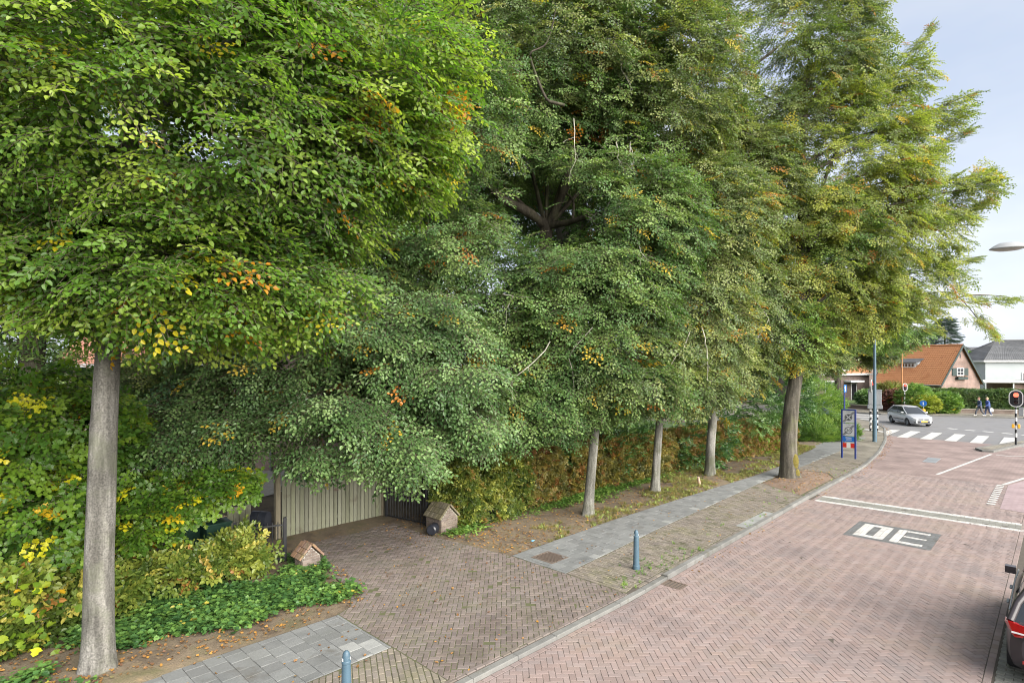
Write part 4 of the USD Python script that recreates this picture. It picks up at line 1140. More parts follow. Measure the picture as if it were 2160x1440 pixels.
# local x runs across the sign to the right as seen from the camera side, -y towards the camera
for x in (-.31, .31):
    put('post', MB().box((x - .04, -.04, 0), (x + .04, .04, 2.5), .012).arr(), NAVY, zs)
put('top_bar', MB().box((-.35, -.04, 2.5), (.35, .04, 2.57), .015).arr(), NAVY, zs)


def flat_text(text, h, x, y, z, depth=.003, bold=False, width=None):
    m = meshkit.text_mesh(text, h, depth, bold)
    v = np.array(m.vertices)
    if width:
        v[:, 0] *= width / (v[:, 0].max() - v[:, 0].min())
    v[:, 0] -= (v[:, 0].max() + v[:, 0].min()) / 2
    return np.c_[v[:, 0] + x, -v[:, 2] + y, v[:, 1] + z], np.array(m.faces)


def ring(r0, r1, y, z, n=40, d=.003):
    p = Polygon([(r1 * math.cos(a), r1 * math.sin(a)) for a in np.arange(n) * 2 * PI / n], [[(r0 * math.cos(a), r0 * math.sin(a)) for a in np.arange(n) * 2 * PI / n]] if r0 > 0 else None)
    m = prism(p, 0, d)
    v = np.array(m.vertices)
    return np.c_[v[:, 0], -v[:, 2] + y, v[:, 1] + z], np.array(m.faces)


def slash(w, h, wd, y, z, d=.002):
    m = prism(Polygon([(-w / 2, -h / 2), (-w / 2 + wd, -h / 2), (w / 2, h / 2 - wd), (w / 2, h / 2), (w / 2 - wd, h / 2), (-w / 2, -h / 2 + wd)]), 0, d)
    v = np.array(m.vertices)
    return np.c_[v[:, 0], -v[:, 2] + y, v[:, 1] + z], np.array(m.faces)


for k, (z0, z1) in enumerate(((1.86, 2.5), (1.17, 1.82))):
    pn = thing('sign_panel', parent=zs)
    put('plate', MB().box((-.27, -.03, z0), (.27, -.01, z1), .004).arr(), SIGN_GREY, pn)
    zc = (z0 + z1) / 2 - .03
    put('zone_word', flat_text('ZONE', .055, 0, -.031, z1 - .085), MID_MARK, pn)
    put('slash_band', slash(.52, .56, .075, -.0315, (z0 + z1) / 2 - .02), MID_MARK, pn)
    if k == 0:
        put('disc', ring(0, .145, -.034, zc), DARK_MARK, pn)
        put('ring', ring(.145, .18, -.034, zc), MID_MARK, pn)
        cr_ = slash(.21, .21, .035, -.0375, zc)
        put('cross', (np.vstack([cr_[0], cr_[0] * [-1, 1, 1]]), np.vstack([cr_[1], cr_[1][:, ::-1] + len(cr_[0])])), SIGN_GREY, pn)
    else:
        put('disc', ring(0, .145, -.034, zc), SIGN_GREY, pn)
        put('ring', ring(.145, .18, -.034, zc), DARK_MARK, pn)
        put('number', flat_text('30', .13, 0, -.0375, zc - .065, bold=True), DARK_MARK, pn)
        put('slash_band', slash(.46, .5, .03, -.041, (z0 + z1) / 2 - .03), MID_MARK, pn)
bp = thing('blue_panel', parent=zs)
put('plate', MB().box((-.27, -.03, .88), (.27, -.01, 1.14), .004).arr(), SIGN_BLUE, bp)
tl = MB().box((-.14, -.033, 1.06), (.14, -.0305, 1.1)).box((-.1, -.033, .985), (.16, -.0305, 1.005)).box((-.12, -.033, .945), (.14, -.0305, .965))
put('lettering', tl.arr(), SIGN_GREY, bp)
for x0, x1, m_ in ((-.27, -.092, RED), (-.09, .09, WHITE), (.092, .27, RED)):
    put('hazard_plate', MB().box((x0, -.03, .56), (x1, -.01, .8), .003).arr(), m_, zs)

pp = at(1781, 815, 36.0)
ps = thing('cycle_sign', 'slim blue post with a small blue and white sign behind the zone sign', 'sign', (pp[0], pp[1], PAVE_Z), 0.5)
put('post', tube([(0, 0, 0), (0, 0, 3.3)], .045, 12), NAVY, ps)
put('plate', MB().box((-.13, -.06, 3.15), (.13, -.03, 3.62), .005).arr(), SIGN_BLUE, ps)
put('symbol', MB().box((-.035, -.064, 3.22), (.035, -.0605, 3.54)).box((-.08, -.064, 3.42), (-.035, -.0605, 3.47)).arr(), WHITE, ps)

lp = thing('lamp_post', 'tall blue-grey lamp post on the corner rising into the tree crown', 'lamp post', (*G(1845, 931, PAVE_Z), PAVE_Z))
put('door_section', lathe([(.001, 0), (.14, 0), (.14, .02), (.125, .04), (.125, 1.3), (.1, 1.4)], 20), SLATE_BLUE, lp, smooth=40)
put('shaft', tube([(0, 0, 1.4), (0, 0, 8.6)], [.1, .06], 16), SLATE_BLUE, lp, smooth=40)
put('arm', tube([(0, 0, 8.5), (.3, -.3, 8.9), (.8, -.8, 9.05)], .035, 10), SLATE_BLUE, lp, smooth=40)
put('lamp_head', (lathe([(.001, -.06), (.3, -.05), (.32, 0), (.22, .09), (.001, .12)], 20)[0] + [1.0, -1.0, 9.05], lathe([(.001, -.06), (.3, -.05), (.32, 0), (.22, .09), (.001, .12)], 20)[1]), STEEL_GREY, lp, smooth=40)

# street lamp whose head reaches into the picture at the right edge
lh = at(2127, 522, 14.0)
l2 = thing('street_lamp', 'grey oval street lamp head hanging on an arm against the sky', 'street lamp', (14.2, 12.6, 0))
hd = np.array([lh[0] - 14.2, lh[1] - 12.6, lh[2]])
put('shaft', tube([(0, 0, 0), (0, 0, 4), (0, 0, hd[2] - .5)], [.1, .08, .055], 16), SLATE_BLUE, l2, smooth=40)
put('arm', tube([(0, 0, hd[2] - .5), (hd[0] * .2, hd[1] * .2, hd[2] - .12), (hd[0] * .6, hd[1] * .6, hd[2] - .02), (hd[0] * .84, hd[1] * .84, hd[2] - .01)], [.05, .04, .032, .03], 10), STEEL_GREY, l2, smooth=40)
v_, f_ = lathe([(.001, .13), (.18, .115), (.28, .06), (.36, .0), (.37, -.012), (.36, -.03)][::-1], 32)
put('hood', (v_ * [1.0, .62, 1.0] @ trimesh.transformations.rotation_matrix(math.atan2(hd[1], hd[0]), [0, 0, 1])[:3, :3].T + hd, f_), pm('lamp_hood', (0.24, 0.25, 0.26), (0.28, 0.29, 0.30), scale=4, rough=0.4), l2, smooth=40)
v_, f_ = lathe([(.001, -.085), (.2, -.075), (.31, -.045), (.35, -.03)], 32)
put('glass_bowl', (v_ * [1.0, .62, 1.0] @ trimesh.transformations.rotation_matrix(math.atan2(hd[1], hd[0]), [0, 0, 1])[:3, :3].T + hd, f_), pm('lamp_bowl', (0.30, 0.30, 0.27), (0.36, 0.36, 0.33), scale=4, rough=0.25), l2, smooth=40)

# traffic signals
LIT = usdkit.material(stage, '/World/Looks/lit_red_lamp', {'e': ('emission', {'color': (1.0, 0.035, 0.02), 'strength': 4.5})}, surface='e.emission')
LENS = pm('dark_lens', (0.03, 0.008, 0.008), rough=0.2)


def signal(name, label, loc, rz, pole_h, board_w, board_h, zc, lit=True, back_white=False):
    """A signal head on a black and white banded pole; faces local -y."""
    t = thing(name, label, 'traffic light', loc, rz)
    z, k = 0.0, 0
    bh_ = .24
    while z < pole_h - 1e-3:
        z1 = min(z + (bh_ * 2 if k == 0 else bh_), pole_h)
        put('pole_band', tube([(0, 0, z), (0, 0, z1 - .001)], .055, 14), BLACK if k % 2 == 0 else WHITE, t)
        z, k = z1, k + 1
    put('pole_top', tube([(0, 0, pole_h), (0, 0, zc)], .05, 12), STEEL_GREY, t)
    hw, hh = board_w / 2, board_h / 2
    outl = shapely.geometry.LineString([(0, -(hh - hw)), (0, hh - hw)]).buffer(hw, quad_segs=8)

    def stand(poly, y0, y1):
        m = prism(poly, y0, y1)
        v = np.array(m.vertices)
        return np.c_[v[:, 0], v[:, 2], v[:, 1] + zc], m.faces[:, ::-1]
    put('back_board', stand(outl.buffer(-.045), -.10, -.07), WHITE if back_white else BLACK, t)
    put('board_rim', stand(outl.difference(outl.buffer(-.045)), -.105, -.065), WHITE, t)
    s_ = board_h / 1.1
    put('housing', MB().box((-.15 * s_, -.16, zc - .36 * s_), (.15 * s_, -.1, zc + .36 * s_), .02).arr(), BLACK, t)
    for i, dz in enumerate((.23, 0.0, -.23)):
        lr_ = 1.35 if i == 0 and lit else 1.0
        v, f = lathe([(.001, .03), (.07 * s_ * lr_, .024), (.1 * s_ * lr_, 0.002)], 18)
        v = v @ trimesh.transformations.rotation_matrix(PI / 2, [1, 0, 0])[:3, :3].T + [0, -.162, zc + dz * s_]
        put('lens', (v, f), LIT if i == 0 and lit else LENS, t)
        a = np.linspace(-.2, PI + .2, 12)
        vis = MB()
        for a0, a1 in zip(a[:-1], a[1:]):
            r = .115 * s_
            vis.quad([(r * math.cos(a0), -.16, zc + dz * s_ + r * math.sin(a0)), (r * math.cos(a1), -.16, zc + dz * s_ + r * math.sin(a1)), (r * math.cos(a1), -.28, zc + dz * s_ + r * math.sin(a1)), (r * math.cos(a0), -.28, zc + dz * s_ + r * math.sin(a0))])
        put('visor', vis.arr(), BLACK, t)
    return t


YELLOW = pm('button_yellow', (0.62, 0.32, 0.02), (0.68, 0.38, 0.03), scale=5, rough=0.45)
tr = signal('traffic_light', 'traffic light lit red on a striped pole on the refuge island', (*G(2143, 938, .1), .1), -.72, 2.3, .66, 1.04, 2.82)
put('number_plate', flat_text('18 2', .06, 0, -.106, 2.3), WHITE, tr)
for x in (-.13, .13):
    put('push_button', MB().box((x - .06, -.07, 1.02), (x + .06, .07, 1.26), .015).arr(), YELLOW, tr)
put('side_head', MB().box((.2, .1, 2.35), (.42, .3, 3.0), .02).arr(), BLACK, tr)
put('back_box', MB().box((.12, .12, 1.75), (.34, .3, 2.3), .015).arr(), STEEL_GREY, tr)
g_ = G(1850, 909, PAVE_Z)
t2 = signal('traffic_light', 'traffic light with white back board half behind the corner lamp post', (g_[0] - .38, g_[1] + .2, PAVE_Z), .9, 2.0, .5, 1.0, 3.3, lit=True, back_white=True)
cbx = thing('signal_cabinet', 'grey metal signal cabinet on two striped legs behind the corner lamp post', 'cabinet', (g_[0], g_[1], PAVE_Z), -.45)
put('cabinet_body', MB().box((-.55, -.15, 1.95), (.27, .2, 3.0), .02).arr(), STEEL_GREY, cbx)
put('cabinet_skirt', MB().box((-.6, -.2, 1.65), (.32, .25, 1.93), .02).arr(), STEEL_GREY, cbx)
put('cabinet_roof', MB().box((-.58, -.18, 3.0), (.3, .23, 3.06), .02).arr(), STEEL_GREY, cbx)
for x in (-.4, 0.02):
    for k in range(8):
        put('leg_band', tube([(x, 0, k * .206), (x, 0, (k + 1) * .206 - .001)], .05, 12), BLACK if k % 2 == 0 else WHITE, cbx)
p3 = at(1908, 800, 57.0)
t3 = signal('traffic_light', 'small traffic light lit red on a striped pole in front of the hedge', (p3[0], p3[1], .08), -.1, 2.1, .42, .78, 2.62)
bpl = thing('rusty_mast', 'thin rust brown mast standing in front of the cottage roof', 'mast', (*at(1903, 800, 57.6)[:2], .08))
put('mast', tube([(0, 0, 0), (0, 0, 3.0), (0, 0, 6.1)], [.07, .055, .045], 10), pm('rust_brown', (0.33, 0.15, 0.06), (0.42, 0.21, 0.09), scale=3, rough=0.8), bpl)
put('cap', tube([(0, 0, 6.1), (0, 0, 6.16)], .06, 10), BLACK, bpl)
p4 = at(1948, 850, 51.5)
ks_ = thing('keep_sign', 'small blue arrow sign on a yellow bollard behind the silver car', 'sign', (p4[0], p4[1], -.03), -.75)
put('yellow_base', lathe([(.001, 0), (.14, 0), (.14, .95), (.001, 1.0)], 14), YELLOW, ks_, smooth=40)
v_, f_ = ring(0, .27, -.08, 1.5, 24, .02)
put('disc', (v_, f_), SIGN_BLUE, ks_)
put('arrow', MB().box((-.04, -.107, 1.36), (.04, -.1005, 1.62)).arr(), WHITE, ks_)
put('bracket', tube([(0, 0, 1.0), (0, 0, 1.6)], .04, 8), STEEL_GREY, ks_)
bn = at(1742, 864, 50)
bx = thing('information_cabinet', 'dark blue upright metal cabinet beside the green bushes at the crossing', 'cabinet', (bn[0], bn[1], PAVE_Z), -.25)
put('cabinet_body', MB().box((-.36, -.2, .08), (.3, .2, 1.52), .015).arr(), pm('cabinet_blue', (0.045, 0.065, 0.10), (0.06, 0.08, 0.12), scale=3, rough=0.4), bx)
put('side_post', MB().box((.302, -.2, .0), (.4, .2, 1.6), .01).arr(), SLATE_BLUE, bx)
put('cabinet_roof', MB().box((-.38, -.22, 1.522), (.3, .22, 1.6), .015).arr(), SLATE_BLUE, bx)
put('plinth', MB().box((-.34, -.18, 0), (.28, .18, .078)).arr(), DARK_MARK, bx)
g_ = G(1476, 1022, .1)
stk = thing('wooden_stake', 'short leaning wooden stake in the grass between two pale trunks', 'stake', (*g_, .08))
put('stake', tube([(0, 0, 0), (-.03, 0, .17), (-.06, .01, .33)], [.06, .055, .05], 7), pm('stake_wood', (0.30, 0.22, 0.15), (0.40, 0.30, 0.22), scale=8, rough=0.9), stk)
put('cut_top', tube([(-.06, .01, .33), (-.062, .01, .335)], [.05, .045], 7), pm('cut_wood', (0.5, 0.42, 0.32), rough=0.9), stk)
g_ = at(1693, 886, 37.5)
cp = thing('concrete_post', 'slim pale concrete fence post at the end of the brown hedge', 'post', (g_[0], g_[1], .1))
put('post', MB().box((-.06, -.06, 0), (.06, .06, 1.75), .01).arr(), PALE, cp, rnd=np.full(MB().box((-.06, -.06, 0), (.06, .06, 1.75), .01).n, .4))
put('cap', MB().box((-.07, -.07, 1.752), (.07, .07, 1.8), .01).arr(), PALE, cp, rnd=np.full(MB().box((-.07, -.07, 1.752), (.07, .07, 1.8), .01).n, .6))
lt = thing('litter', 'scrap of light blue litter on the soil beside the pavement', 'litter', (*G(1124, 1141, .09), .10), .7)
put('wrapper', (np.array([(-.05, -.03, 0), (.05, -.035, .012), (.055, .03, 0.02), (-.045, .035, .008), (0, 0, .03)]), np.array([[0, 1, 4], [1, 2, 4], [2, 3, 4], [3, 0, 4]])), pm('litter_blue', (0.12, 0.32, 0.52), rough=0.4), lt)

# ------------------------------------------------------------------ cars


def loft(sections):
    s = np.asarray(sections, float)
    k, n = s.shape[:2]
    i, j = np.meshgrid(np.arange(k - 1), np.arange(n), indexing='ij')
    q = np.stack([i * n + j, i * n + (j + 1) % n, (i + 1) * n + (j + 1) % n, (i + 1) * n + j], -1).reshape(-1, 4)
    f = np.vstack([q[:, [0, 1, 2]], q[:, [0, 2, 3]]])
    v = s.reshape(-1, 3)
    v = np.vstack([v, s[0].mean(0), s[-1].mean(0)])
    a = np.arange(n)
    f = np.vstack([f, np.stack([np.full(n, len(v) - 2), (a + 1) % n, a], 1), np.stack([np.full(n, len(v) - 1), (k - 1) * n + a, (k - 1) * n + (a + 1) % n], 1)])
    m = trimesh.Trimesh(v, f, process=False)
    m.fix_normals()
    return m


def smooth_interp(xs, tab):
    from scipy.interpolate import PchipInterpolator
    tab = np.asarray(tab, float)
    return PchipInterpolator(tab[:, 0], tab[:, 1:])(xs)


def car(name, label, loc, rz, paint_m, prof, wheels, wr, belt, roof, plate_front=True, trim=None):
    """prof: rows (x, half width, bottom, top); belt/roof: x ranges and widths of the glasshouse."""
    c = thing(name, label, 'car', loc, rz)
    xs = np.linspace(prof[0][0], prof[-1][0], 34)
    tab = smooth_interp(xs, prof)
    secs = []
    for x, (w, zb, zt) in zip(xs, tab):
        h = zt - zb
        half = [(0, zb), (w * .8, zb), (w * .93, zb + .05 * h), (w * .985, zb + .22 * h), (w, zb + .5 * h), (w * .985, zb + .74 * h), (w * .94, zb + .9 * h), (w * .84, zb + .98 * h), (w * .5, zt + .012), (0, zt + .02)]
        full = [(x, a, b) for a, b in half] + [(x, -a, b) for a, b in half[-2:0:-1]]
        secs.append(full)
    body = loft(secs)
    man = m3.Manifold(m3.Mesh(np.asarray(body.vertices, np.float32), np.asarray(body.faces, np.uint32)))
    for wx in wheels:
        for s in (-1, 1):
            cyl = m3.Manifold.cylinder(.5, wr * 1.16, wr * 1.16, 28).rotate([90, 0, 0]).translate([wx, s * prof[4][1] + (.25 if s > 0 else .25), wr])
            man -= cyl
    mm = man.to_mesh()
    put('body', (np.array(mm.vert_properties)[:, :3], np.array(mm.tri_verts)), paint_m, c, smooth=32)
    dark = trim or BLACK
    for wx in wheels:
        for s in (-1, 1):
            wname = thing('wheel', parent=c)
            v, f = lathe([(wr * .62, -.1), (wr * .92, -.105), (wr, -.07), (wr, .07), (wr * .92, .105), (wr * .62, .1)], 26)
            R = trimesh.transformations.rotation_matrix(PI / 2, [1, 0, 0])[:3, :3]
            o = np.array([wx, s * (prof[4][1] - .13), wr])
            put('tyre', (v @ R.T + o, f), RUBBER, wname, smooth=40)
            hub = MB()
            v, f = lathe([(.001, .07), (.05, .075), (.06, .05), (wr * .2, .045)], 14)
            hub.add(v, f)
            for k in range(7):
                a = k * 2 * PI / 7
                d = np.array([math.cos(a), math.sin(a), 0])
                e = np.array([-math.sin(a), math.cos(a), 0])
                hub.add(np.array([d * .04 + e * .03, d * .04 - e * .03, d * wr * .6 - e * .025, d * wr * .6 + e * .025]) + [0, 0, .055], [[0, 1, 2], [0, 2, 3]])
            v, f = lathe([(wr * .55, .05), (wr * .6, .085), (wr * .64, .09)], 26)
            hub.add(v, f)
            v, f = hub.arr()
            R2 = trimesh.transformations.rotation_matrix(-s * PI / 2, [1, 0, 0])[:3, :3]
            put('rim', (v @ R2.T + o, f), STEEL_GREY, wname)
    (bx0, bx1, bw, bz), (rx0, rx1, rw, rz_) = belt, roof
    P8 = lambda x0, x1, w, z: [np.array((x0, w, z)), np.array((x1, w * .93, z)), np.array((x1, -w * .93, z)), np.array((x0, -w, z))]
    bq, rq = P8(bx0, bx1, bw, bz), P8(rx0, rx1, rw, rz_)
    lv = []
    for h in np.linspace(0, 1, 7):
        bulge = .03 * math.sin(h * PI)
        pts = []
        for a, b in zip(bq, rq):
            p_ = a * (1 - h) + b * h
            p_[1] += np.sign(p_[1]) * bulge
            pts.append(p_)
        q0, q1, q2, q3 = pts
        mid_f = (q1 + q2) / 2 + [.13, 0, 0]
        mid_r = (q0 + q3) / 2 - [.1, 0, 0]
        lv.append([q0, q0 * .66 + q1 * .34 + [0, .012, 0], q0 * .33 + q1 * .67 + [0, .012, 0], q1, q1 * .5 + mid_f * .5 + [.03, .06, 0], mid_f, q2 * .5 + mid_f * .5 + [.03, -.06, 0], q2, q3 * .33 + q2 * .67 - [0, .012, 0], q3 * .66 + q2 * .34 - [0, .012, 0], q3, q3 * .5 + mid_r * .5 - [.02, .05, 0], mid_r, q0 * .5 + mid_r * .5 + [-.02, .05, 0]])
    lv = np.array(lv)
    put('glasshouse', loft(lv), pm('car_glass', (0.02, 0.024, 0.028), rough=0.05, spec=0.7), c, smooth=30)
    rt = [lv[-1] * [1.0, 1.0, 1] + [0, 0, z] for z in (-.03,)]
    cen = lv[-1].mean(0)
    r2 = [(lv[-1] - cen) * sc + cen + [0, 0, dz] for sc, dz in ((1.03, -.035), (1.035, 0.0), (.97, .035), (.75, .06), (.35, .075))]
    put('roof', loft(np.array(r2)), paint_m, c, smooth=45)
    for idx, wd in ((0, .055), (3, .035), (7, .035), (10, .055)):
        put('pillar', tube([lv[0][idx] * [1, 1.0, 1], lv[3][idx] + np.sign(lv[3][idx]) * [0, .004, 0], lv[-1][idx]], wd, 8), paint_m, c, smooth=40)
    for s in (-1, 1):
        i0 = 2 if s > 0 else 8
        put('door_pillar', tube([lv[0][i0] * .55 + lv[0][1 if s > 0 else 9] * .45, lv[-1][i0] * .55 + lv[-1][1 if s > 0 else 9] * .45], .032, 6), dark, c)
        mx, my = bx1 - .38, s * (prof[4][1] + .06)
        put('mirror', trimesh.convex.convex_hull(np.array([(mx + dx, my + dy * s, bz + .02 + dz) for dx in (-.05, .09) for dy in (-.1, .06) for dz in (0, .13)] + [(mx + .13, my, bz + .08)])), paint_m, c)
        for k, hx in enumerate((.25, -.62)):
            put('door_handle', MB().box((hx - .09, s * prof[4][1] - .012, bz - .13), (hx + .09, s * prof[4][1] + .028, bz - .1), .008).arr(), STEEL_GREY, c)
        put('side_strip', MB().box((wheels[0] + .45, s * prof[4][1] - .01, .46), (wheels[1] - .45, s * prof[4][1] + .012, .54), .006).arr(), dark, c)
    return c


SILVER = pm('silver_paint', (0.33, 0.34, 0.355), (0.36, 0.37, 0.385), scale=3, rough=0.28, metal=0.35, coat=0.7)
MAUVE = pm('dark_mauve_paint', (0.030, 0.025, 0.029), (0.038, 0.032, 0.036), scale=3, rough=0.3, metal=0.0, coat=0.25, spec=0.3)
sc_ang = math.atan2(-.99, -.14)
sprof = [(-2.07, .66, .36, .9), (-1.98, .79, .26, 1.0), (-1.3, .86, .22, 1.03), (-.4, .875, .2, 1.02), (0.3, .875, .2, 1.0), (.95, .87, .2, .97), (1.45, .85, .2, .89), (1.85, .77, .22, .76), (2.07, .58, .27, .62)]
sc = car('silver_car', 'silver hatchback with yellow number plate turning across the junction', (33.3, 47.65, -.03), sc_ang, SILVER, sprof, (-1.25, 1.25), .31, (-1.86, 1.02, .79, .97), (-1.28, .02, .59, 1.5))
for s in (-1, 1):
    put('headlight', trimesh.convex.convex_hull(np.array([(1.62, s * .8, .66), (1.62, s * .79, .8), (1.98, s * .5, .6), (1.96, s * .48, .72), (2.03, s * .55, .62), (1.85, s * .74, .74)])), pm('headlight_glass', (0.42, 0.44, 0.46), rough=0.08, spec=0.8, coat=0.6), sc)
    put('fog_lamp_recess', MB().box((1.96, s * .48, .33), (2.045, s * .68, .43), .01).arr(), BLACK, sc)
put('grille', MB().box((2.03, -.38, .56), (2.085, -.05, .63), .01).box((2.03, .05, .56), (2.085, .38, .63), .01).arr(), BLACK, sc)
put('lower_grille', MB().box((2.05, -.44, .3), (2.09, .44, .48), .01).arr(), BLACK, sc)
pl = thing('number_plate', parent=sc)
put('plate', MB().box((2.085, -.26, .385), (2.1, .26, .495), .003).arr(), YELLOW, pl)
put('plate_stripe', MB().box((2.1005, -.26, .385), (2.103, -.215, .495)).arr(), SIGN_BLUE, pl)
put('bumper_edge', MB().box((1.9, -.62, .235), (2.06, .62, .275), .015).arr(), BLACK, sc)

mprof = [(-2.2, .68, .42, .84), (-2.08, .82, .28, .98), (-1.4, .895, .2, 1.0), (-.4, .91, .18, 1.0), (0.3, .91, .18, .98), (1.0, .90, .18, .95), (1.55, .88, .2, .86), (2.0, .78, .22, .74), (2.22, .58, .28, .6)]
mpos = P(11.72 + 2.2, ROAD_R - .12 - .91)
mc = car('dark_car', 'dark mauve parked car with red tail light cut off by the right edge', (mpos[0], mpos[1], 0), SA, MAUVE, mprof, (-1.32, 1.3), .315, (-1.98, 1.1, .82, .95), (-1.55, .15, .60, 1.42), trim=BLACK)
TAIL = pm('tail_light_red', (0.30, 0.005, 0.008), (0.36, 0.01, 0.01), scale=6, rough=0.08, spec=0.7, coat=0.7)
for s in (-1, 1):
    tl_ = thing('tail_light', parent=mc)
    put('lens', trimesh.convex.convex_hull(np.array([(-2.22, s * .5, .82), (-2.2, s * .5, .95), (-2.1, s * .8, .80), (-2.02, s * .85, .96), (-1.82, s * .885, .95), (-1.86, s * .895, .89), (-2.16, s * .76, .78)])), TAIL, tl_)
    put('clear_strip', trimesh.convex.convex_hull(np.array([(-2.235, s * .52, .85), (-2.235, s * .52, .875), (-2.15, s * .8, .83), (-2.14, s * .8, .855), (-2.2, s * .5, .86)])), pm('clear_lens', (0.75, 0.72, 0.72), rough=0.1, spec=0.8), tl_)
    put('rear_reflector', MB().box((-2.2, s * .55 - .12, .4), (-2.165, s * .55 + .12, .45), .005).arr(), TAIL, mc)
    put('roof_rail', tube([(.1, s * .57, 1.46), (-.6, s * .6, 1.5), (-1.5, s * .58, 1.46)], .016, 8), STEEL_GREY, mc)
put('rear_bumper', MB().box((-2.24, -.62, .34), (-2.1, .62, .56), .04).arr(), MAUVE, mc)
put('lower_valance', MB().box((-2.2, -.66, .24), (-2.0, .66, .34), .03).arr(), BLACK, mc)
put('window_trim', tube([(1.05, .845, .97), (0, .86, 1.0), (-1.6, .85, 1.0)], .012, 6), STEEL_GREY, mc)
put('plate', MB().box((-2.255, -.26, .64), (-2.235, .26, .75), .003).arr(), YELLOW, mc)

# ------------------------------------------------------------------ two people on the far pavement


def ball(p, r, n=10):
    return m3.Manifold.sphere(float(r), n).translate([float(x) for x in p])


def chain(js):
    """Hulls of neighbouring joints (point, radius), joined into one body."""
    out = m3.Manifold()
    for (p, r), (q, s) in zip(js[:-1], js[1:]):
        out += m3.Manifold.batch_hull([ball(p, r), ball(q, s)])
    return out


def finish(man, name, mat, parent, it=6):
    mm = man.refine_to_length(0.03).to_mesh()
    t = trimesh.Trimesh(np.array(mm.vert_properties)[:, :3], np.array(mm.tri_verts), process=True)
    trimesh.smoothing.filter_taubin(t, iterations=it)
    put(name, t, mat, parent, smooth=True)


def person(label, loc, rz, jacket, trousers, hair, lean=0.12, stride=0.32, bag=False):
    """Walks along local +x."""
    p = thing('person', label, 'person', loc, rz, group=None)
    skin = pm('skin', (0.50, 0.31, 0.235), (0.56, 0.36, 0.28), scale=8, rough=0.6)
    hip = np.array([0, 0, .9])
    ch = hip + [lean * .45, 0, .42]
    nk = hip + [lean * .62, 0, .58]
    hd = nk + [.04, 0, .17]
    fr, fl = np.array([stride, -.09, .06]), np.array([-stride * .9, .09, .09])
    kr, kl = np.array([stride * .75, -.1, .48]), np.array([-stride * .2, .1, .47])
    hr, hl = hip + [0, -.09, 0], hip + [0, .09, 0]
    sr, sL = ch + [0, -.185, .04], ch + [0, .185, .04]
    er, el = sr + [-.1, -.05, -.27], sL + [.08, .05, -.27]
    wr_, wl_ = er + [.08, .02, -.23], el + [.2, -.02, -.13]
    limbs = [[(hr, .088), (kr, .058), (fr + [-.02, 0, .05], .042), (fr + [.12, 0, -.02], .035)], [(hl, .088), (kl, .058), (fl + [-.02, 0, .03], .042), (fl + [.11, 0, -.045], .035)],
             [(sr, .05), (er, .042), (wr_, .03)], [(sL, .05), (el, .042), (wl_, .03)]]
    body = m3.Manifold()
    for l in limbs:
        body += chain(l)
    body += chain([(hip, .13), (ch, .14), (nk, .06), (hd + [0, 0, -.05], .06)])
    body += m3.Manifold.batch_hull([ball(hd + [0, 0, .03], .09), ball(hd + [.03, 0, -.07], .055), ball(hd + [-.03, 0, .02], .09)])
    body += ball(hd + [.1, 0, -.005], .018) + ball(hd + [0, .092, -.01], .02) + ball(hd + [0, -.092, -.01], .02)
    for w, d in ((wr_, er), (wl_, el)):                               # hands
        v = (w - d) / np.linalg.norm(w - d)
        pal = w + v * .07
        body += m3.Manifold.batch_hull([ball(w + v * .02, .025), ball(pal, .03)])
        for k in range(4):
            s = np.array([0, (k - 1.5) * .017, 0])
            body += chain([(pal + s, .011), (pal + s + v * (.04 + .006 * (k in (1, 2))), .009), (pal + s + v * .055 + [.02, 0, -.01], .008)])
        body += chain([(w + v * .03 + [.02, 0, 0], .012), (w + v * .06 + [.045, 0, -.01], .009)])
    finish(body, 'body', skin, p, 3)
    finish(chain([(hip + [0, 0, .05], .15), (hip, .15)]) + chain([(hr, .11), (kr, .078), (fr + [-.02, 0, .07], .062)]) + chain([(hl, .11), (kl, .078), (fl + [-.02, 0, .06], .062)]), 'trousers', trousers, p)
    finish(chain([(hip + [0, 0, .0], .16), (ch, .175), (nk + [0, 0, -.03], .085)]) + chain([(ch + [0, 0, .05], .12), (sr, .075), (er, .062), (wr_, .045)]) + chain([(ch + [0, 0, .05], .12), (sL, .075), (el, .062), (wl_, .045)]), 'jacket', jacket, p)
    hm = m3.Manifold.batch_hull([ball(hd + [-.02, 0, .05], .1), ball(hd + [-.05, 0, -.02], .085)]) - m3.Manifold.cube([.3, .3, .3], True).translate([float(hd[0] + .2), 0.0, float(hd[2] - .1)])
    finish(hm, 'hair', hair, p, 3)
    for q_ in (fr, fl):
        finish(chain([(q_ + [-.05, 0, -.005], .05), (q_ + [.13, 0, -.02], .042)]), 'shoe', WHITE, p, 3)
    return p


rp = G(2075, 877, .08)
JEANS = pm('jeans', (0.05, 0.07, 0.13), (0.08, 0.10, 0.17), scale=12, rough=0.9)
GREYT = pm('grey_trousers', (0.07, 0.075, 0.09), (0.10, 0.105, 0.12), scale=12, rough=0.9)
pA = person('person in dark jacket and grey trousers striding along the far pavement, left one', (rp[0] - .35, rp[1], .08), 2.95, pm('dark_blue_jacket', (0.02, 0.035, 0.075), (0.03, 0.045, 0.09), scale=9, rough=0.8), GREYT, pm('brown_hair', (0.16, 0.09, 0.05), rough=0.7), stride=.34)
pB = person('person in bright blue jacket and jeans walking with a white bag by the hedge', (rp[0] + .35, rp[1] - .1, .08), 2.95, pm('blue_jacket', (0.03, 0.06, 0.19), (0.045, 0.08, 0.23), scale=9, rough=0.75), JEANS, pm('fair_hair', (0.42, 0.31, 0.19), rough=0.7), stride=.22)
bg = thing('carrier_bag', 'small white carrier bag hanging in the hand of the person in blue', 'bag', (rp[0] + .62, rp[1] - .15, .08), 2.95)
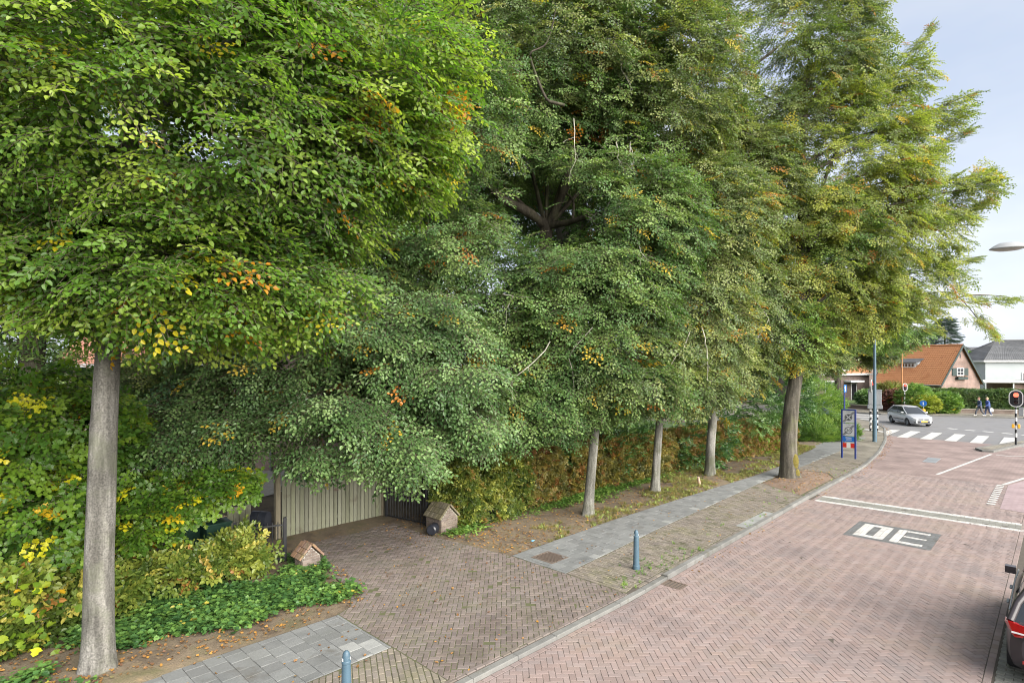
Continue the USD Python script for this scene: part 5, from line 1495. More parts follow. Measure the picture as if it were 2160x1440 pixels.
put('bag_body', trimesh.convex.convex_hull(np.array([(x * w, y * .05, z_) for z_, w in ((.42, .13), (.62, .14), (.75, .1)) for x in (-1, 1) for y in (-1, 1)])), WHITE, bg)
put('bag_handle', tube([(-.05, 0, .74), (0, 0, .88), (.05, 0, .74)], .01, 6), WHITE, bg)
# ------------------------------------------------------------------ foliage


def leaf(kind, ln, wd, rng):
    """One leaf in the xy plane, stem at the origin, pointing along +x; folded along its midrib."""
    if kind == 'lobed':
        o = np.array([(0, 0), (.1, .36), (.3, .27), (.36, .62), (.56, .3), (.76, .36), (1, 0), (.76, -.36), (.56, -.3), (.36, -.62), (.3, -.27), (.1, -.36)])
        v = np.c_[o[:, 0] * ln, o[:, 1] * ln * wd, .14 * ln * np.abs(o[:, 1]) - .12 * ln * o[:, 0] ** 2]
        n = len(o)
        return v, np.array([(0, 11, 10), (0, 10, 9), (0, 9, 8), (0, 8, 7), (0, 7, 6), (0, 6, 5), (0, 5, 4), (0, 4, 3), (0, 3, 2), (0, 2, 1)])
    if kind == 'needle':
        v = np.array([(0, 0, 0), (ln * .5, wd / 2, .02 * ln), (ln, 0, -.1 * ln), (ln * .5, -wd / 2, .02 * ln)])
        return v, np.array([(0, 2, 1), (0, 3, 2)])
    f = rng.uniform(.08, .3) * wd
    d = rng.uniform(.05, .2) * ln
    if kind == 'small':
        return np.array([(0, 0, 0), (.45 * ln, -.52 * wd, f - .2 * d), (ln, 0, -d), (.5 * ln, .52 * wd, f - .2 * d)]), np.array([(0, 1, 2), (0, 2, 3)])
    v = np.array([(0, 0, 0), (.28 * ln, -.46 * wd, f), (.68 * ln, -.4 * wd, f - .5 * d), (ln, 0, -d), (.68 * ln, .4 * wd, f - .5 * d), (.28 * ln, .46 * wd, f)])
    return v, np.array([(0, 1, 2), (0, 2, 3), (0, 3, 4), (0, 4, 5)])


def frame_of(fwd, up):
    """Rotation matrices (M, 3, 3) whose columns are forward, left, up."""
    f = fwd / (np.linalg.norm(fwd, axis=-1, keepdims=True) + 1e-9)
    l = np.cross(up, f)
    l /= np.linalg.norm(l, axis=-1, keepdims=True) + 1e-9
    return np.stack([f, l, np.cross(f, l)], -1)


def spray(seed, length=.7, n_side=7, side=.42, per=5, kind='oval', ln=.088, wd=.058, flat=.26, droop=.18, upright=0.0):
    """A leafy twig: leaves (v, f) and twigs (v, f)."""
    rng = np.random.default_rng(seed)
    lv, lf, n = [], [], 0
    tw = MB()

    def twig(p0, d, L, k, r):
        nonlocal n
        ts_ = np.linspace(0, 1, 4)
        pts = p0 + ts_[:, None] * d * L + np.c_[0 * ts_, 0 * ts_, -droop * L * ts_ ** 2] + rng.normal(size=(4, 3)) * .012 * L
        v, f = tube(pts[[0, 2, 3]], np.array([r, r * .7, r * .4]), 3, cap=False)
        tw.add(v, f)
        for i in range(k):
            t = (i + .6) / k
            o = p0 + t * d * L + np.array([0, 0, -droop * L * t * t])
            sgn = 1 if i % 2 else -1
            a = sgn * rng.uniform(.6, 1.15) if i < k - 1 else rng.normal() * .2
            lat = np.array([-d[1], d[0], 0])
            fw = d * math.cos(a) + lat * math.sin(a) + np.array([0, 0, rng.normal() * .22 - .12 + upright])
            up = np.array([0, 0, 1.0]) + rng.normal(size=3) * flat
            s = rng.uniform(.72, 1.15)
            v, f = leaf(kind, ln * s, wd * (s if kind != 'lobed' else 1), rng)
            R = frame_of(fw[None], up[None])[0]
            lv.append(v @ R.T + o)
            lf.append(f + n)
            n += len(v)
    d0 = np.array([1.0, 0, 0])
    twig(np.zeros(3), d0, length, per + 2, .006)
    for k in range(n_side):
        t = .12 + .8 * k / max(1, n_side)
        a = (1 if k % 2 else -1) * rng.uniform(.65, 1.0)
        d = np.array([math.cos(a), math.sin(a), rng.normal() * .12 + upright])
        d /= np.linalg.norm(d)
        twig(np.array([t * length, 0, -droop * length * t * t]), d, side * (1 - .55 * t) * rng.uniform(.75, 1.2), per, .004)
    return (np.vstack(lv), np.vstack(lf)), tw.arr()


KINDS = {
    'beech': [spray(100 + k, n_side=6, per=5, side=.4, ln=.078, wd=.056) for k in range(8)],
    'beech_small': [spray(120 + k, length=.62, n_side=6, side=.38, per=5, ln=.086, wd=.06, kind='small') for k in range(8)],
    'maple': [spray(140 + k, length=.5, n_side=5, side=.34, per=4, kind='lobed', ln=.10, wd=1.0, flat=.3) for k in range(5)],
    'hedge': [spray(160 + k, length=.2, n_side=5, side=.14, per=4, ln=.052, wd=.038, flat=.6, droop=.0) for k in range(5)],
    'laurel': [spray(180 + k, length=.4, n_side=5, side=.26, per=4, ln=.125, wd=.045, flat=.4, droop=.1, upright=.15) for k in range(4)],
    'box': [spray(200 + k, length=.2, n_side=6, side=.13, per=5, ln=.035, wd=.02, flat=.6, droop=0, upright=.1) for k in range(4)],
    'fir': [spray(220 + k, length=.9, n_side=14, side=.38, per=12, kind='needle', ln=.09, wd=.022, flat=.8, droop=.28) for k in range(4)],
    'reed': [spray(240 + k, length=.35, n_side=8, side=.3, per=3, kind='needle', ln=.22, wd=.016, flat=.8, droop=-.05, upright=.5) for k in range(4)],
}
for k in range(5):                                                    # ground ivy: a few leaves close above the ground
    rng = np.random.default_rng(260 + k)
    lv, lf, n = [], [], 0
    for i in range(9):
        v, f = leaf('lobed', rng.uniform(.055, .09), .95, rng)
        a = rng.uniform(0, 2 * PI)
        R = frame_of(np.array([[math.cos(a), math.sin(a), rng.normal() * .2]]), np.array([[rng.normal() * .3, rng.normal() * .3 - .1, 1.0]]))[0]
        lv.append(v @ R.T + [rng.normal() * .09, rng.normal() * .09, rng.uniform(.03, .14)])
        lf.append(f + n)
        n += len(v)
    KINDS.setdefault('ivy', []).append(((np.vstack(lv), np.vstack(lf)), tube([(-.1, 0, .02), (.1, .02, .04)], .004, 3)))
for k in range(4):                                                    # tuft of grass
    rng = np.random.default_rng(280 + k)
    v, f = [], []
    for i in range(16):
        a, h, b = rng.uniform(0, 2 * PI), rng.uniform(.06, .16), rng.uniform(.02, .09)
        d = np.array([math.cos(a), math.sin(a), 0])
        e = np.array([-d[1], d[0], 0]) * .005
        o = rng.normal(size=3) * [.03, .03, 0]
        n = len(v)
        v += [o - e, o + e, o + d * b * .4 + e * .8 + [0, 0, h * .7], o + d * b * .4 - e * .8 + [0, 0, h * .7], o + d * b + [0, 0, h * .85]]
        f += [(n, n + 1, n + 2), (n, n + 2, n + 3), (n + 3, n + 2, n + 4)]
    KINDS.setdefault('grass', []).append(((np.array(v), np.array(f)), None))
for k in range(4):                                                    # single fallen leaf
    rng = np.random.default_rng(300 + k)
    v, f = leaf('oval', .085, .055, rng)
    v[:, 2] = np.abs(v[:, 2]) * 1.3 + .004 + .01 * rng.random(len(v))
    KINDS.setdefault('fallen', []).append(((v, f), None))

TWIG = bark_mat('twig_bark', (0.05, 0.042, 0.032), (0.085, 0.07, 0.052), (0.12, 0.10, 0.075), bump=0.1)
BARK_GREY = bark_mat('beech_bark', (0.07, 0.066, 0.058), (0.12, 0.115, 0.104), (0.195, 0.187, 0.174), lichen=(0.095, 0.098, 0.073), bump=0.55)
BARK_PALE = bark_mat('pale_bark', (0.085, 0.084, 0.07), (0.145, 0.142, 0.125), (0.225, 0.22, 0.204), lichen=(0.095, 0.103, 0.06), bump=0.5)
BARK_DARK = bark_mat('dark_bark', (0.028, 0.024, 0.018), (0.05, 0.042, 0.032), (0.075, 0.065, 0.05), lichen=(0.055, 0.06, 0.03), bump=0.6)
BARK_BROWN = bark_mat('brown_bark', (0.045, 0.040, 0.032), (0.075, 0.068, 0.054), (0.115, 0.105, 0.088), lichen=(0.075, 0.076, 0.042), bump=0.6)


def quats(R):
    """Rotation matrices to quaternions (i, j, k, real)."""
    from scipy.spatial.transform import Rotation
    return Rotation.from_matrix(R).as_quat()


def instances(name, parent, kind, pos, R, scale, mat, seed, twigs=True, merge=True):
    """Copies of a kind of spray as one part, each leaf real: joined into one mesh, or instanced."""
    rng = np.random.default_rng(seed)
    n = len(pos)
    pick = rng.integers(0, len(KINDS[kind]), n)
    s = np.broadcast_to(np.asarray(scale, float), (n,))
    if not merge:
        path = path_of(name, parent)
        pi = UsdGeom.PointInstancer.Define(stage, path)
        targets = [f'{path}/sprig_{k}' for k in range(len(KINDS[kind]))]
        for pr, (lv, tw) in zip(targets, KINDS[kind]):
            usdkit.mesh(stage, pr, lv, mat)
        pi.CreatePrototypesRel().SetTargets(targets)
        pi.CreatePositionsAttr(Vt.Vec3fArray.FromNumpy(np.asarray(pos, np.float32)))
        pi.CreateOrientationsAttr(Vt.QuathArray.FromNumpy(quats(R).astype(np.float16)))
        pi.CreateScalesAttr(Vt.Vec3fArray.FromNumpy(np.repeat(s[:, None], 3, 1).astype(np.float32)))
        pi.CreateProtoIndicesAttr(Vt.IntArray.FromNumpy(pick.astype(np.int32)))
        return tag(pi, kind='stuff')
    out = []
    for which in (0, 1):
        vs, fs, rn, m = [], [], [], 0
        for k, proto in enumerate(KINDS[kind]):
            if proto[which] is None:
                continue
            v, f = proto[which]
            i = np.nonzero(pick == k)[0]
            if not len(i):
                continue
            w = np.einsum('nij,kj->nki', R[i] * s[i][:, None, None], v) + pos[i][:, None]
            fs.append((f[None] + m + (np.arange(len(i)) * len(v))[:, None, None]).reshape(-1, 3))
            vs.append(w.reshape(-1, 3))
            rn.append(np.repeat(rng.random(len(i)), len(v)))
            m += len(i) * len(v)
        if vs:
            out.append((np.vstack(vs), np.vstack(fs), np.concatenate(rn)))
    TRIS.append((name, kind, len(out[0][1])))
    p = put(name, out[0][:2], mat, parent, kind='stuff', rnd=out[0][2])
    if twigs and len(out) > 1 and parent is not None:
        put('twigs', out[1][:2], TWIG, parent, kind='stuff')
    return p


TRIS = []


def in_view(p, m=600):
    x, y = project(p)
    return (p[:, 1] > 3.0) & (x > -m) & (x < 2160 + m) & (y > -m) & (y < 1440 + m)


def shell(rng, ells, n, spread=.24, freq=.5, thr=.44, layer=1.9, back=.45, rmin=.25):
    """Points in the outer part of a union of ellipsoids, gathered in clumps and layers; returns (points, outward directions, height in the crown)."""
    c = np.array([e[0] for e in ells], float)
    r = np.array([e[1] for e in ells], float)
    w = np.array([(x[0] * x[2] + x[1] * x[2] + x[0] * x[1]) * (e[2] if len(e) > 2 else 1) for x, e in zip(r, ells)])
    out_p, out_d, out_h, have = [], [], [], 0
    for _ in range(60):
        k = rng.choice(len(c), 4 * n, p=w / w.sum())
        d = rng.normal(size=(4 * n, 3))
        d /= np.linalg.norm(d, axis=1, keepdims=True)
        rad = np.clip(1.03 - np.abs(rng.normal(size=4 * n)) * spread, rmin, 1.1)
        p = c[k] + d * r[k] * rad[:, None]
        ok = in_view(p)
        ok &= ~((d[:, 1] > .35) & (rng.random(len(d)) > back))
        g = fbm(p * [freq, freq, freq * layer] + 17.3, 3)
        ok &= g > thr + rng.normal(size=len(d)) * .05
        out_p.append(p[ok])
        out_d.append(d[ok])
        out_h.append(d[ok, 2])
        have += ok.sum()
        if have >= n:
            break
    return np.vstack(out_p)[:n], np.vstack(out_d)[:n], np.concatenate(out_h)[:n]


GAPS = []          # openings in the canopy: (x, y, rx, ry in the street's sight lines, up to distance, share of sprays kept)


def clear_gaps(rng, p):
    x, y = project(p)
    ok = np.ones(len(p), bool)
    for gx, gy, rx, ry, Y, keep_ in GAPS:
        ok &= ~((((x - gx) / rx) ** 2 + ((y - gy) / ry) ** 2 < 1) & (p[:, 1] < Y) & (rng.random(len(p)) > keep_))
    return ok


def orient(rng, d, h, droop=.25, lift=.45, jitter=.6):
    f = np.c_[d[:, :2], 0 * d[:, 0]]
    f /= np.linalg.norm(f, axis=1, keepdims=True) + .15
    f += rng.normal(size=f.shape) * [jitter, jitter, .26]
    f[:, 2] += -droop + lift * np.clip(h, -.6, 1)
    up = np.array([0, 0, .85]) + rng.normal(size=f.shape) * .28 + 1.25 * d * [1, 1, .3] + [0, -.25, 0]
    return frame_of(f, up)


def curve(p0, p1, rng, sag=.12, n=9, wob=.05):
    """A limb: leaves the trunk steeply and flattens outwards."""
    p0, p1 = np.array(p0, float), np.array(p1, float)
    t = np.linspace(0, 1, n)[:, None]
    L = np.linalg.norm(p1 - p0)
    mid = (p0 + p1) / 2 + [0, 0, sag * L]
    p = (1 - t) ** 2 * p0 + 2 * t * (1 - t) * mid + t ** 2 * p1
    w = np.cumsum(rng.normal(size=(n, 3)), 0) * wob * L / n
    return p + w * t


def tree(name, label, trunk, radii, bark, crowns, n_limb=14, seed=0, first=.45, group=None, limbs=(), flare=.35, limb_r=.075, cat='tree', burls=()):
    """trunk: points from the ground up, radii along it; crowns: (ellipsoids, material, number of sprays, spray kind, scale, options)."""
    rng = np.random.default_rng(seed)
    trunk = np.asarray(trunk, float)
    t = thing(name, label, cat, (0, 0, 0), group=group)
    from scipy.interpolate import PchipInterpolator
    u = np.linspace(0, 1, len(trunk))
    uu = np.linspace(0, 1, 60)
    tp = PchipInterpolator(u, trunk)(uu)
    rr_ = PchipInterpolator(u, radii)(uu)
    hgt = tp[:, 2] - tp[0, 2]
    sides = 26
    ang = np.arange(sides) * 2 * PI / sides
    fl = 1 + flare * np.exp(-hgt / (radii[0] * 1.1))[:, None] * (1 + .35 * np.sin(ang * 5 + seed)[None] + .2 * np.sin(ang * 3 + 2 * seed)[None])
    rad = rr_[:, None] * fl
    pts = tp[:, None] + np.stack([np.cos(ang)[None] * rad, np.sin(ang)[None] * rad, 0 * rad], -1)
    rad2 = 1 + .09 * (fbm(pts * [1.6, 1.6, .7] + seed, 3) - .5)
    pts = tp[:, None] + (pts - tp[:, None]) * rad2[..., None]
    v = pts.reshape(-1, 3)
    i, j = np.meshgrid(np.arange(59), np.arange(sides), indexing='ij')
    q = np.stack([i * sides + j, i * sides + (j + 1) % sides, (i + 1) * sides + (j + 1) % sides, (i + 1) * sides + j], -1).reshape(-1, 4)
    for bp_, br in burls:                                             # branch scars
        dd = np.linalg.norm(v - bp_, axis=1)
        ax = tp[np.abs(tp[:, 2] - bp_[2]).argmin()]
        v = v + ((v - ax) * [1, 1, 0]) * (.22 * np.exp(-(dd / br) ** 2))[:, None]
    put('trunk', (v, q), bark, t, smooth=True)
    for pts_, r0, r1 in limbs:
        pts_ = np.asarray(pts_, float)
        pp_ = PchipInterpolator(np.linspace(0, 1, len(pts_)), pts_)(np.linspace(0, 1, 4 * len(pts_)))
        put('limb', tube(pp_, np.linspace(r0, r1, len(pp_)) * (1 + .06 * rng.normal(size=len(pp_))), 10), bark if len(limbs) < 9 else bark, t, smooth=True)
    alle = [e for c in crowns for e in c[0]]
    H0 = tp[0, 2] + first * (tp[-1, 2] - tp[0, 2])
    bough_sprays = []
    for k in range(n_limb):
        for _ in range(20):
            c_, r_ = alle[rng.integers(len(alle))][:2]
            d = rng.normal(size=3)
            d /= np.linalg.norm(d)
            d[2] = d[2] * .6 + .1
            if d[1] < .55:
                break
        e = np.array(c_) + d * np.array(r_) * rng.uniform(.72, 1.0)
        if e[1] < 4:
            continue
        run = np.linalg.norm(e[:2] - tp[-1, :2])
        zs = np.clip(e[2] - run * rng.uniform(.25, .6), H0, tp[-1, 2] - .1)
        p0 = tp[np.abs(tp[:, 2] - zs).argmin()]
        cv_ = curve(p0, e, rng)
        L = np.linalg.norm(e - p0)
        r0 = min(limb_r * (.6 + L / 9), .7 * rr_[np.abs(tp[:, 2] - zs).argmin()])
        m = MB()
        v_, f_ = tube(cv_, np.linspace(r0, .012, len(cv_)), 7)
        m.add(v_, f_)
        for b in range(5):                                            # side boughs
            ti = rng.integers(3, 8)
            dv_ = cv_[ti] - cv_[ti - 1]
            sd = np.cross(dv_, [0, 0, 1]) * (1 if b % 2 else -1)
            sd = sd / (np.linalg.norm(sd) + 1e-9) + dv_ / np.linalg.norm(dv_) * .7 + rng.normal(size=3) * .25
            q1 = cv_[ti] + sd * min(L, 5.0) * rng.uniform(.12, .26)
            c2 = curve(cv_[ti], q1, rng, sag=.1, n=6)
            m.add(*tube(c2, np.linspace(r0 * .38 * (1 - ti / 12) + .006, .006, 6), 5))
            bough_sprays.append((c2, L))
        bough_sprays.append((cv_[3:], L))
        put('branch', m.arr(), bark, t, smooth=True)
    for ci, (ells, mat, n, kind, sc, opt) in enumerate(crowns):
        opt = dict(opt)
        dr_ = opt.pop('droop', .25)
        li_ = opt.pop('lift', .45)
        p, d, h = shell(rng, ells, n, **opt)
        R = orient(rng, d, h, dr_, li_)
        if ci == 0:
            bp_, bd = [], []
            for c2, L in bough_sprays:
                nn = max(3, int(len(c2) * 1.3))
                for _ in range(nn):
                    ti = rng.integers(1, len(c2))
                    a = rng.random()
                    o = c2[ti - 1] * (1 - a) + c2[ti] * a
                    dv_ = c2[ti] - c2[ti - 1]
                    dv_ = dv_ / (np.linalg.norm(dv_) + 1e-9)
                    sd = np.cross(dv_, [0, 0, 1.0]) * rng.choice([-1, 1]) * rng.uniform(.3, 1.1)
                    bp_.append(o)
                    bd.append(dv_ * .8 + sd + rng.normal(size=3) * .2 + [0, 0, -.1])
            if bp_:
                bp_, bd = np.array(bp_), np.array(bd)
                R2 = frame_of(bd, np.array([0, 0, 1.0]) + rng.normal(size=bd.shape) * .22)
                p, R = np.vstack([p, bp_]), np.concatenate([R, R2])
        ok = clear_gaps(rng, p) & in_view(p)
        p, R = p[ok], R[ok]
        instances('crown', t, kind, p, R, sc * rng.uniform(.8, 1.2, len(p)), mat, seed + 50 + ci)
    return t


def bush(name, label, ells, mat, n, kind='laurel', sc=1.0, seed=0, cat='bush', group=None, stems=6, **opt):
    rng = np.random.default_rng(seed)
    t = thing(name, label, cat, group=group)
    o = dict(freq=.9, thr=.36, layer=1.0, spread=.2)
    o.update(opt)
    p, d, h = shell(rng, ells, n, **o)
    f = d + rng.normal(size=d.shape) * .4 + [0, 0, .25]
    R = frame_of(f, np.array([0, 0, 1.0]) + rng.normal(size=d.shape) * .3 + .5 * d)
    instances('foliage', t, kind, p, R, sc * rng.uniform(.8, 1.2, len(p)), mat, seed + 7, merge=False)
    m = MB()
    for k in range(stems):
        c, r = ells[k % len(ells)][:2]
        b = np.array([c[0] + rng.normal() * r[0] * .2, c[1] + rng.normal() * r[1] * .2, max(0.02, c[2] - r[2])])
        e = np.array(c) + rng.normal(size=3) * np.array(r) * .4
        m.add(*tube(curve([b[0], b[1], 0.02], e, rng, n=6), np.linspace(.03, .008, 6), 5))
    put('stems', m.arr(), TWIG, t, smooth=True, kind='stuff')
    return t


def hedge(name, label, path, depth, height, mat, n, kind='hedge', sc=1.0, seed=0, base=.08, rough=.10, thr=.34, world=False):
    """A clipped hedge along a line (street frame, front face first)."""
    rng = np.random.default_rng(seed)
    t = thing(name, label, 'hedge')
    a = np.array([p if world else P(*p) for p in path], float)
    sg = np.linalg.norm(np.diff(a, axis=0), axis=1)
    cum = np.concatenate([[0], np.cumsum(sg)])
    L = cum[-1]
    pos, dirs = [], []
    have = 0
    for _ in range(40):
        m = 3 * n
        w = rng.random(m) * L
        o = np.stack([np.interp(w, cum, a[:, k]) for k in (0, 1)], 1)
        k = np.clip(np.searchsorted(cum, w) - 1, 0, len(sg) - 1)
        d = (a[k + 1] - a[k]) / sg[k][:, None]
        nn = np.stack([-d[:, 1], d[:, 0]], 1)
        face = rng.random(m)
        q = rng.random(m)
        top = face < depth / (depth + 1.6 * height)
        side = face > .93
        inn = np.abs(rng.normal(size=m)) * .11
        off = np.where(top, q * depth, inn)
        zz = np.where(top, height - inn, q * height)
        back = (face > .78) & ~side
        off = np.where(back, depth - inn, off)
        core = rng.random(m) < .22
        off = np.where(core, rng.random(m) * depth, off)
        zz = np.where(core, rng.random(m) * height, zz)
        h = height
        bump_ = rough * 2 * (fbm(np.c_[o * 1.1, zz * 1.1], 3) - .5)
        p = np.c_[o + nn * (off - bump_)[:, None], base + zz + np.where(top, bump_ * 1.3, 0)]
        ok = in_view(p, 200) & (fbm(p * 2.0 + 5, 2) > thr + rng.normal(size=m) * .06)
        out = np.where(top[:, None], [0, 0, 1.0], np.c_[-nn, 0 * w])
        pos.append(p[ok])
        dirs.append(out[ok])
        have += ok.sum()
        if have >= n:
            break
    p, d = np.vstack(pos)[:n], np.vstack(dirs)[:n]
    f = d + rng.normal(size=d.shape) * .55 + [0, 0, .35]
    R = frame_of(f, np.array([0, 0, .6]) + rng.normal(size=d.shape) * .4 + .7 * d)
    instances('foliage', t, kind, p, R, sc * rng.uniform(.75, 1.25, len(p)), mat, seed + 3, merge=False)
    m = MB()
    for w in np.arange(.15, L, .28):
        k = np.clip(np.searchsorted(cum, w) - 1, 0, len(sg) - 1)
        o = a[k] + (a[k + 1] - a[k]) * (w - cum[k]) / sg[k]
        d = (a[k + 1] - a[k]) / sg[k]
        nn = np.array([-d[1], d[0]])
        b = o + nn * depth * rng.uniform(.35, .65)
        e = b + rng.normal(size=2) * .18
        m.add(*tube(curve([*b, .0], [*e, base + height * rng.uniform(.75, .97)], rng, sag=0, n=5), np.linspace(.02, .006, 5), 4))
    put('stems', m.arr(), TWIG, t, smooth=True, kind='stuff')
    return t


F_BRIGHT = foliage_mat('leaves_bright_green', (0.034, 0.088, 0.015), (0.112, 0.222, 0.030), (0.32, 0.41, 0.066), autumn=(0.50, 0.22, 0.015), p_twig=.012, p_leaf=.012, trans=.55)
F_DARK = foliage_mat('leaves_blue_green', (0.028, 0.070, 0.022), (0.082, 0.158, 0.046), (0.175, 0.265, 0.09), autumn=(0.42, 0.16, 0.025), p_twig=.008, p_leaf=.018, trans=.25, rough=.42, spec=.4)
F_MID = foliage_mat('leaves_mid_green', (0.028, 0.074, 0.020), (0.082, 0.160, 0.042), (0.205, 0.290, 0.085), autumn=(0.40, 0.15, 0.02), p_twig=.008, p_leaf=.012, trans=.32, rough=.48, spec=.35)
F_OLIVE = foliage_mat('leaves_olive', (0.036, 0.074, 0.022), (0.112, 0.172, 0.048), (0.27, 0.305, 0.10), autumn=(0.36, 0.16, 0.02), p_twig=.015, p_leaf=.025, trans=.35)
F_GOLD = foliage_mat('leaves_yellow_green', (0.050, 0.092, 0.020), (0.165, 0.228, 0.044), (0.39, 0.41, 0.09), autumn=(0.42, 0.15, 0.015), p_twig=.02, p_leaf=.025, trans=.45)
F_MAPLE = foliage_mat('leaves_maple', (0.026, 0.074, 0.011), (0.080, 0.170, 0.018), (0.20, 0.30, 0.03), autumn=(0.55, 0.27, 0.015), p_twig=.022, p_leaf=.03, trans=.42)
F_HEDGE_Y = foliage_mat('leaves_yellowing_hedge', (0.038, 0.068, 0.013), (0.105, 0.160, 0.028), (0.25, 0.28, 0.05), autumn=(0.40, 0.20, 0.06), p_twig=.07, p_leaf=.08, clump=1.1)
F_HEDGE_G = foliage_mat('leaves_green_hedge', (0.032, 0.060, 0.013), (0.105, 0.15, 0.028), (0.25, 0.25, 0.05), autumn=(0.34, 0.20, 0.06), p_twig=.06, p_leaf=.08, clump=1.0)
F_HEDGE_O = foliage_mat('leaves_olive_hedge', (0.055, 0.066, 0.020), (0.155, 0.15, 0.042), (0.30, 0.25, 0.08), autumn=(0.26, 0.12, 0.04), p_twig=.2, p_leaf=.2, clump=.9)
F_HEDGE_B = foliage_mat('leaves_brown_hedge', (0.10, 0.075, 0.028), (0.27, 0.165, 0.06), (0.42, 0.29, 0.11), autumn=(0.16, 0.15, 0.03), p_twig=.2, p_leaf=.2, clump=.9)
F_LAUREL = foliage_mat('leaves_laurel', (0.023, 0.068, 0.020), (0.068, 0.157, 0.039), (0.196, 0.313, 0.099), p_twig=0, p_leaf=.003, trans=.15, rough=.3, spec=.6)
F_SHRUB = foliage_mat('leaves_fresh_shrub', (0.034, 0.081, 0.016), (0.108, 0.216, 0.041), (0.257, 0.365, 0.081), p_twig=0, p_leaf=.004, trans=.3)
F_LIME = foliage_mat('leaves_lime_shrub', (0.09, 0.13, 0.012), (0.22, 0.27, 0.03), (0.42, 0.42, 0.08), p_twig=0, p_leaf=0, trans=.35)
F_PURPLE = foliage_mat('leaves_purple_shrub', (0.05, 0.022, 0.02), (0.13, 0.06, 0.055), (0.24, 0.12, 0.10), autumn=(0.35, 0.07, 0.03), p_twig=.05, p_leaf=.05)
F_FIR = foliage_mat('needles_fir', (0.010, 0.028, 0.018), (0.024, 0.055, 0.035), (0.055, 0.095, 0.065), p_twig=0, p_leaf=0, trans=.1)
F_IVY = foliage_mat('leaves_ivy', (0.018, 0.052, 0.016), (0.056, 0.130, 0.034), (0.13, 0.235, 0.048), autumn=(0.30, 0.14, 0.03), p_twig=.0, p_leaf=.012, trans=.2, rough=.38, clump=1.3)
F_GRASS = foliage_mat('grass_blades', (0.06, 0.072, 0.018), (0.15, 0.15, 0.04), (0.29, 0.25, 0.10), autumn=(0.34, 0.24, 0.10), p_twig=.15, p_leaf=.1, trans=.35)
F_FALL = foliage_mat('fallen_leaves_colour', (0.10, 0.055, 0.025), (0.22, 0.11, 0.035), (0.42, 0.22, 0.04), autumn=(0.16, 0.085, 0.05), p_twig=.2, p_leaf=.0, trans=.15, rough=.6)


def E(x, y, Y, rx, rz, ry, w=1.0):
    """A lobe of a crown around the point of the sight line (x, y) at the distance Y; radii in metres (across, up, in depth)."""
    return (tuple(at(x, y, Y)), (rx, ry, rz), w)


GAPS += [(1175, 440, 125, 80, 22.5, .04), (1040, 385, 75, 55, 21.2, .2), (1000, 580, 80, 60, 20.0, .35), (430, 705, 110, 26, 15.5, .5), (610, 735, 40, 36, 24, .12), (230, 720, 110, 45, 26, .35), (1700, 300, 25, 45, 40, .3), (75, 690, 50, 110, 14.5, .35)]

# --- the near beech with the grey trunk
tree('beech_tree', 'big near beech with a thick smooth grey trunk and bright green leaves', [(-6.58, 9.05, -.05), (-6.57, 9.05, 1.6), (-6.55, 9.1, 3.4), (-6.47, 9.15, 5.6), (-6.3, 9.4, 9.0), (-6.2, 9.6, 13.5)], [.225, .205, .193, .17, .14, .08], BARK_GREY,
     [([E(330, 230, 9.3, 3.9, 3.1, 3.0, 1.0), E(600, 545, 9.6, 1.2, 1.1, 1.3, 1.1), E(760, 150, 9.8, 1.7, 2.2, 1.8), E(800, 320, 10.0, .9, .8, 1.1), E(60, 520, 8.8, 1.9, 1.1, 1.5), E(330, 560, 8.6, 1.9, .95, 1.3, 1.1), E(215, 585, 8.3, .6, .5, .4), E(420, 605, 9.3, 1.0, .6, .9), E(570, 625, 9.6, .65, .6, .7), E(80, 120, 9, 2.5, 3.0, 2.2)],
       F_BRIGHT, 5800, 'beech', 1.05, dict(freq=.75, thr=.43, spread=.2, rmin=.4, back=.45))], n_limb=22, seed=1, first=.42, limb_r=.07, flare=.55,
     limbs=[([at(440, 110, 9.6), at(490, 92, 9.2), at(560, 75, 9.0), at(700, 60, 8.9)], .09, .03), ([at(-40, 120, 9), at(30, 128, 8.7), at(85, 135, 8.6)], .06, .03), ([at(390, 420, 8.2), at(355, 330, 8.0), at(330, 230, 7.8), at(290, 110, 7.6)], .025, .01)],
     burls=[(np.array([-6.72, 8.83, 3.95]), .13), (np.array([-6.2, 8.85, 4.15]), .15), (np.array([-6.55, 8.78, 3.5]), .16), (np.array([-6.5, 8.75, 1.75]), .14)])
# second and third trunks further left
tree('beech_tree', 'dark beech trunk behind the near beech at the left picture edge', [(-13.3, 15.5, 0), (-13.25, 15.6, 3.5), (-13.1, 15.7, 8), (-13, 15.8, 14)], [.36, .31, .26, .14], BARK_BROWN,
     [([E(40, 420, 16.5, 4.2, 4.6, 3.2), E(-80, 820, 15.5, 2.6, 2.6, 2.4), E(150, 60, 17, 4, 4, 3)], F_MID, 2000, 'beech_small', 1.25, dict(freq=.5, thr=.43))], n_limb=10, seed=2)
tree('field_maple', 'field maple with yellowing lobed leaves at the left edge behind the near trunk', [(-11.0, 12.2, 0), (-10.9, 12.2, 1.6), (-10.6, 12, 3.4), (-10.4, 11.8, 4.6)], [.09, .075, .05, .02], BARK_BROWN,
     [([E(70, 880, 11.2, 1.35, 1.0, 1.1), E(60, 1080, 10.9, 1.15, .95, 1.0), E(-60, 960, 11.4, 1.0, 1.3, 1.0), E(190, 900, 12.2, .8, .9, .8)], F_MAPLE, 1150, 'maple', .95, dict(freq=1.0, thr=.42, spread=.3))], n_limb=9, seed=3, first=.3, limb_r=.03)
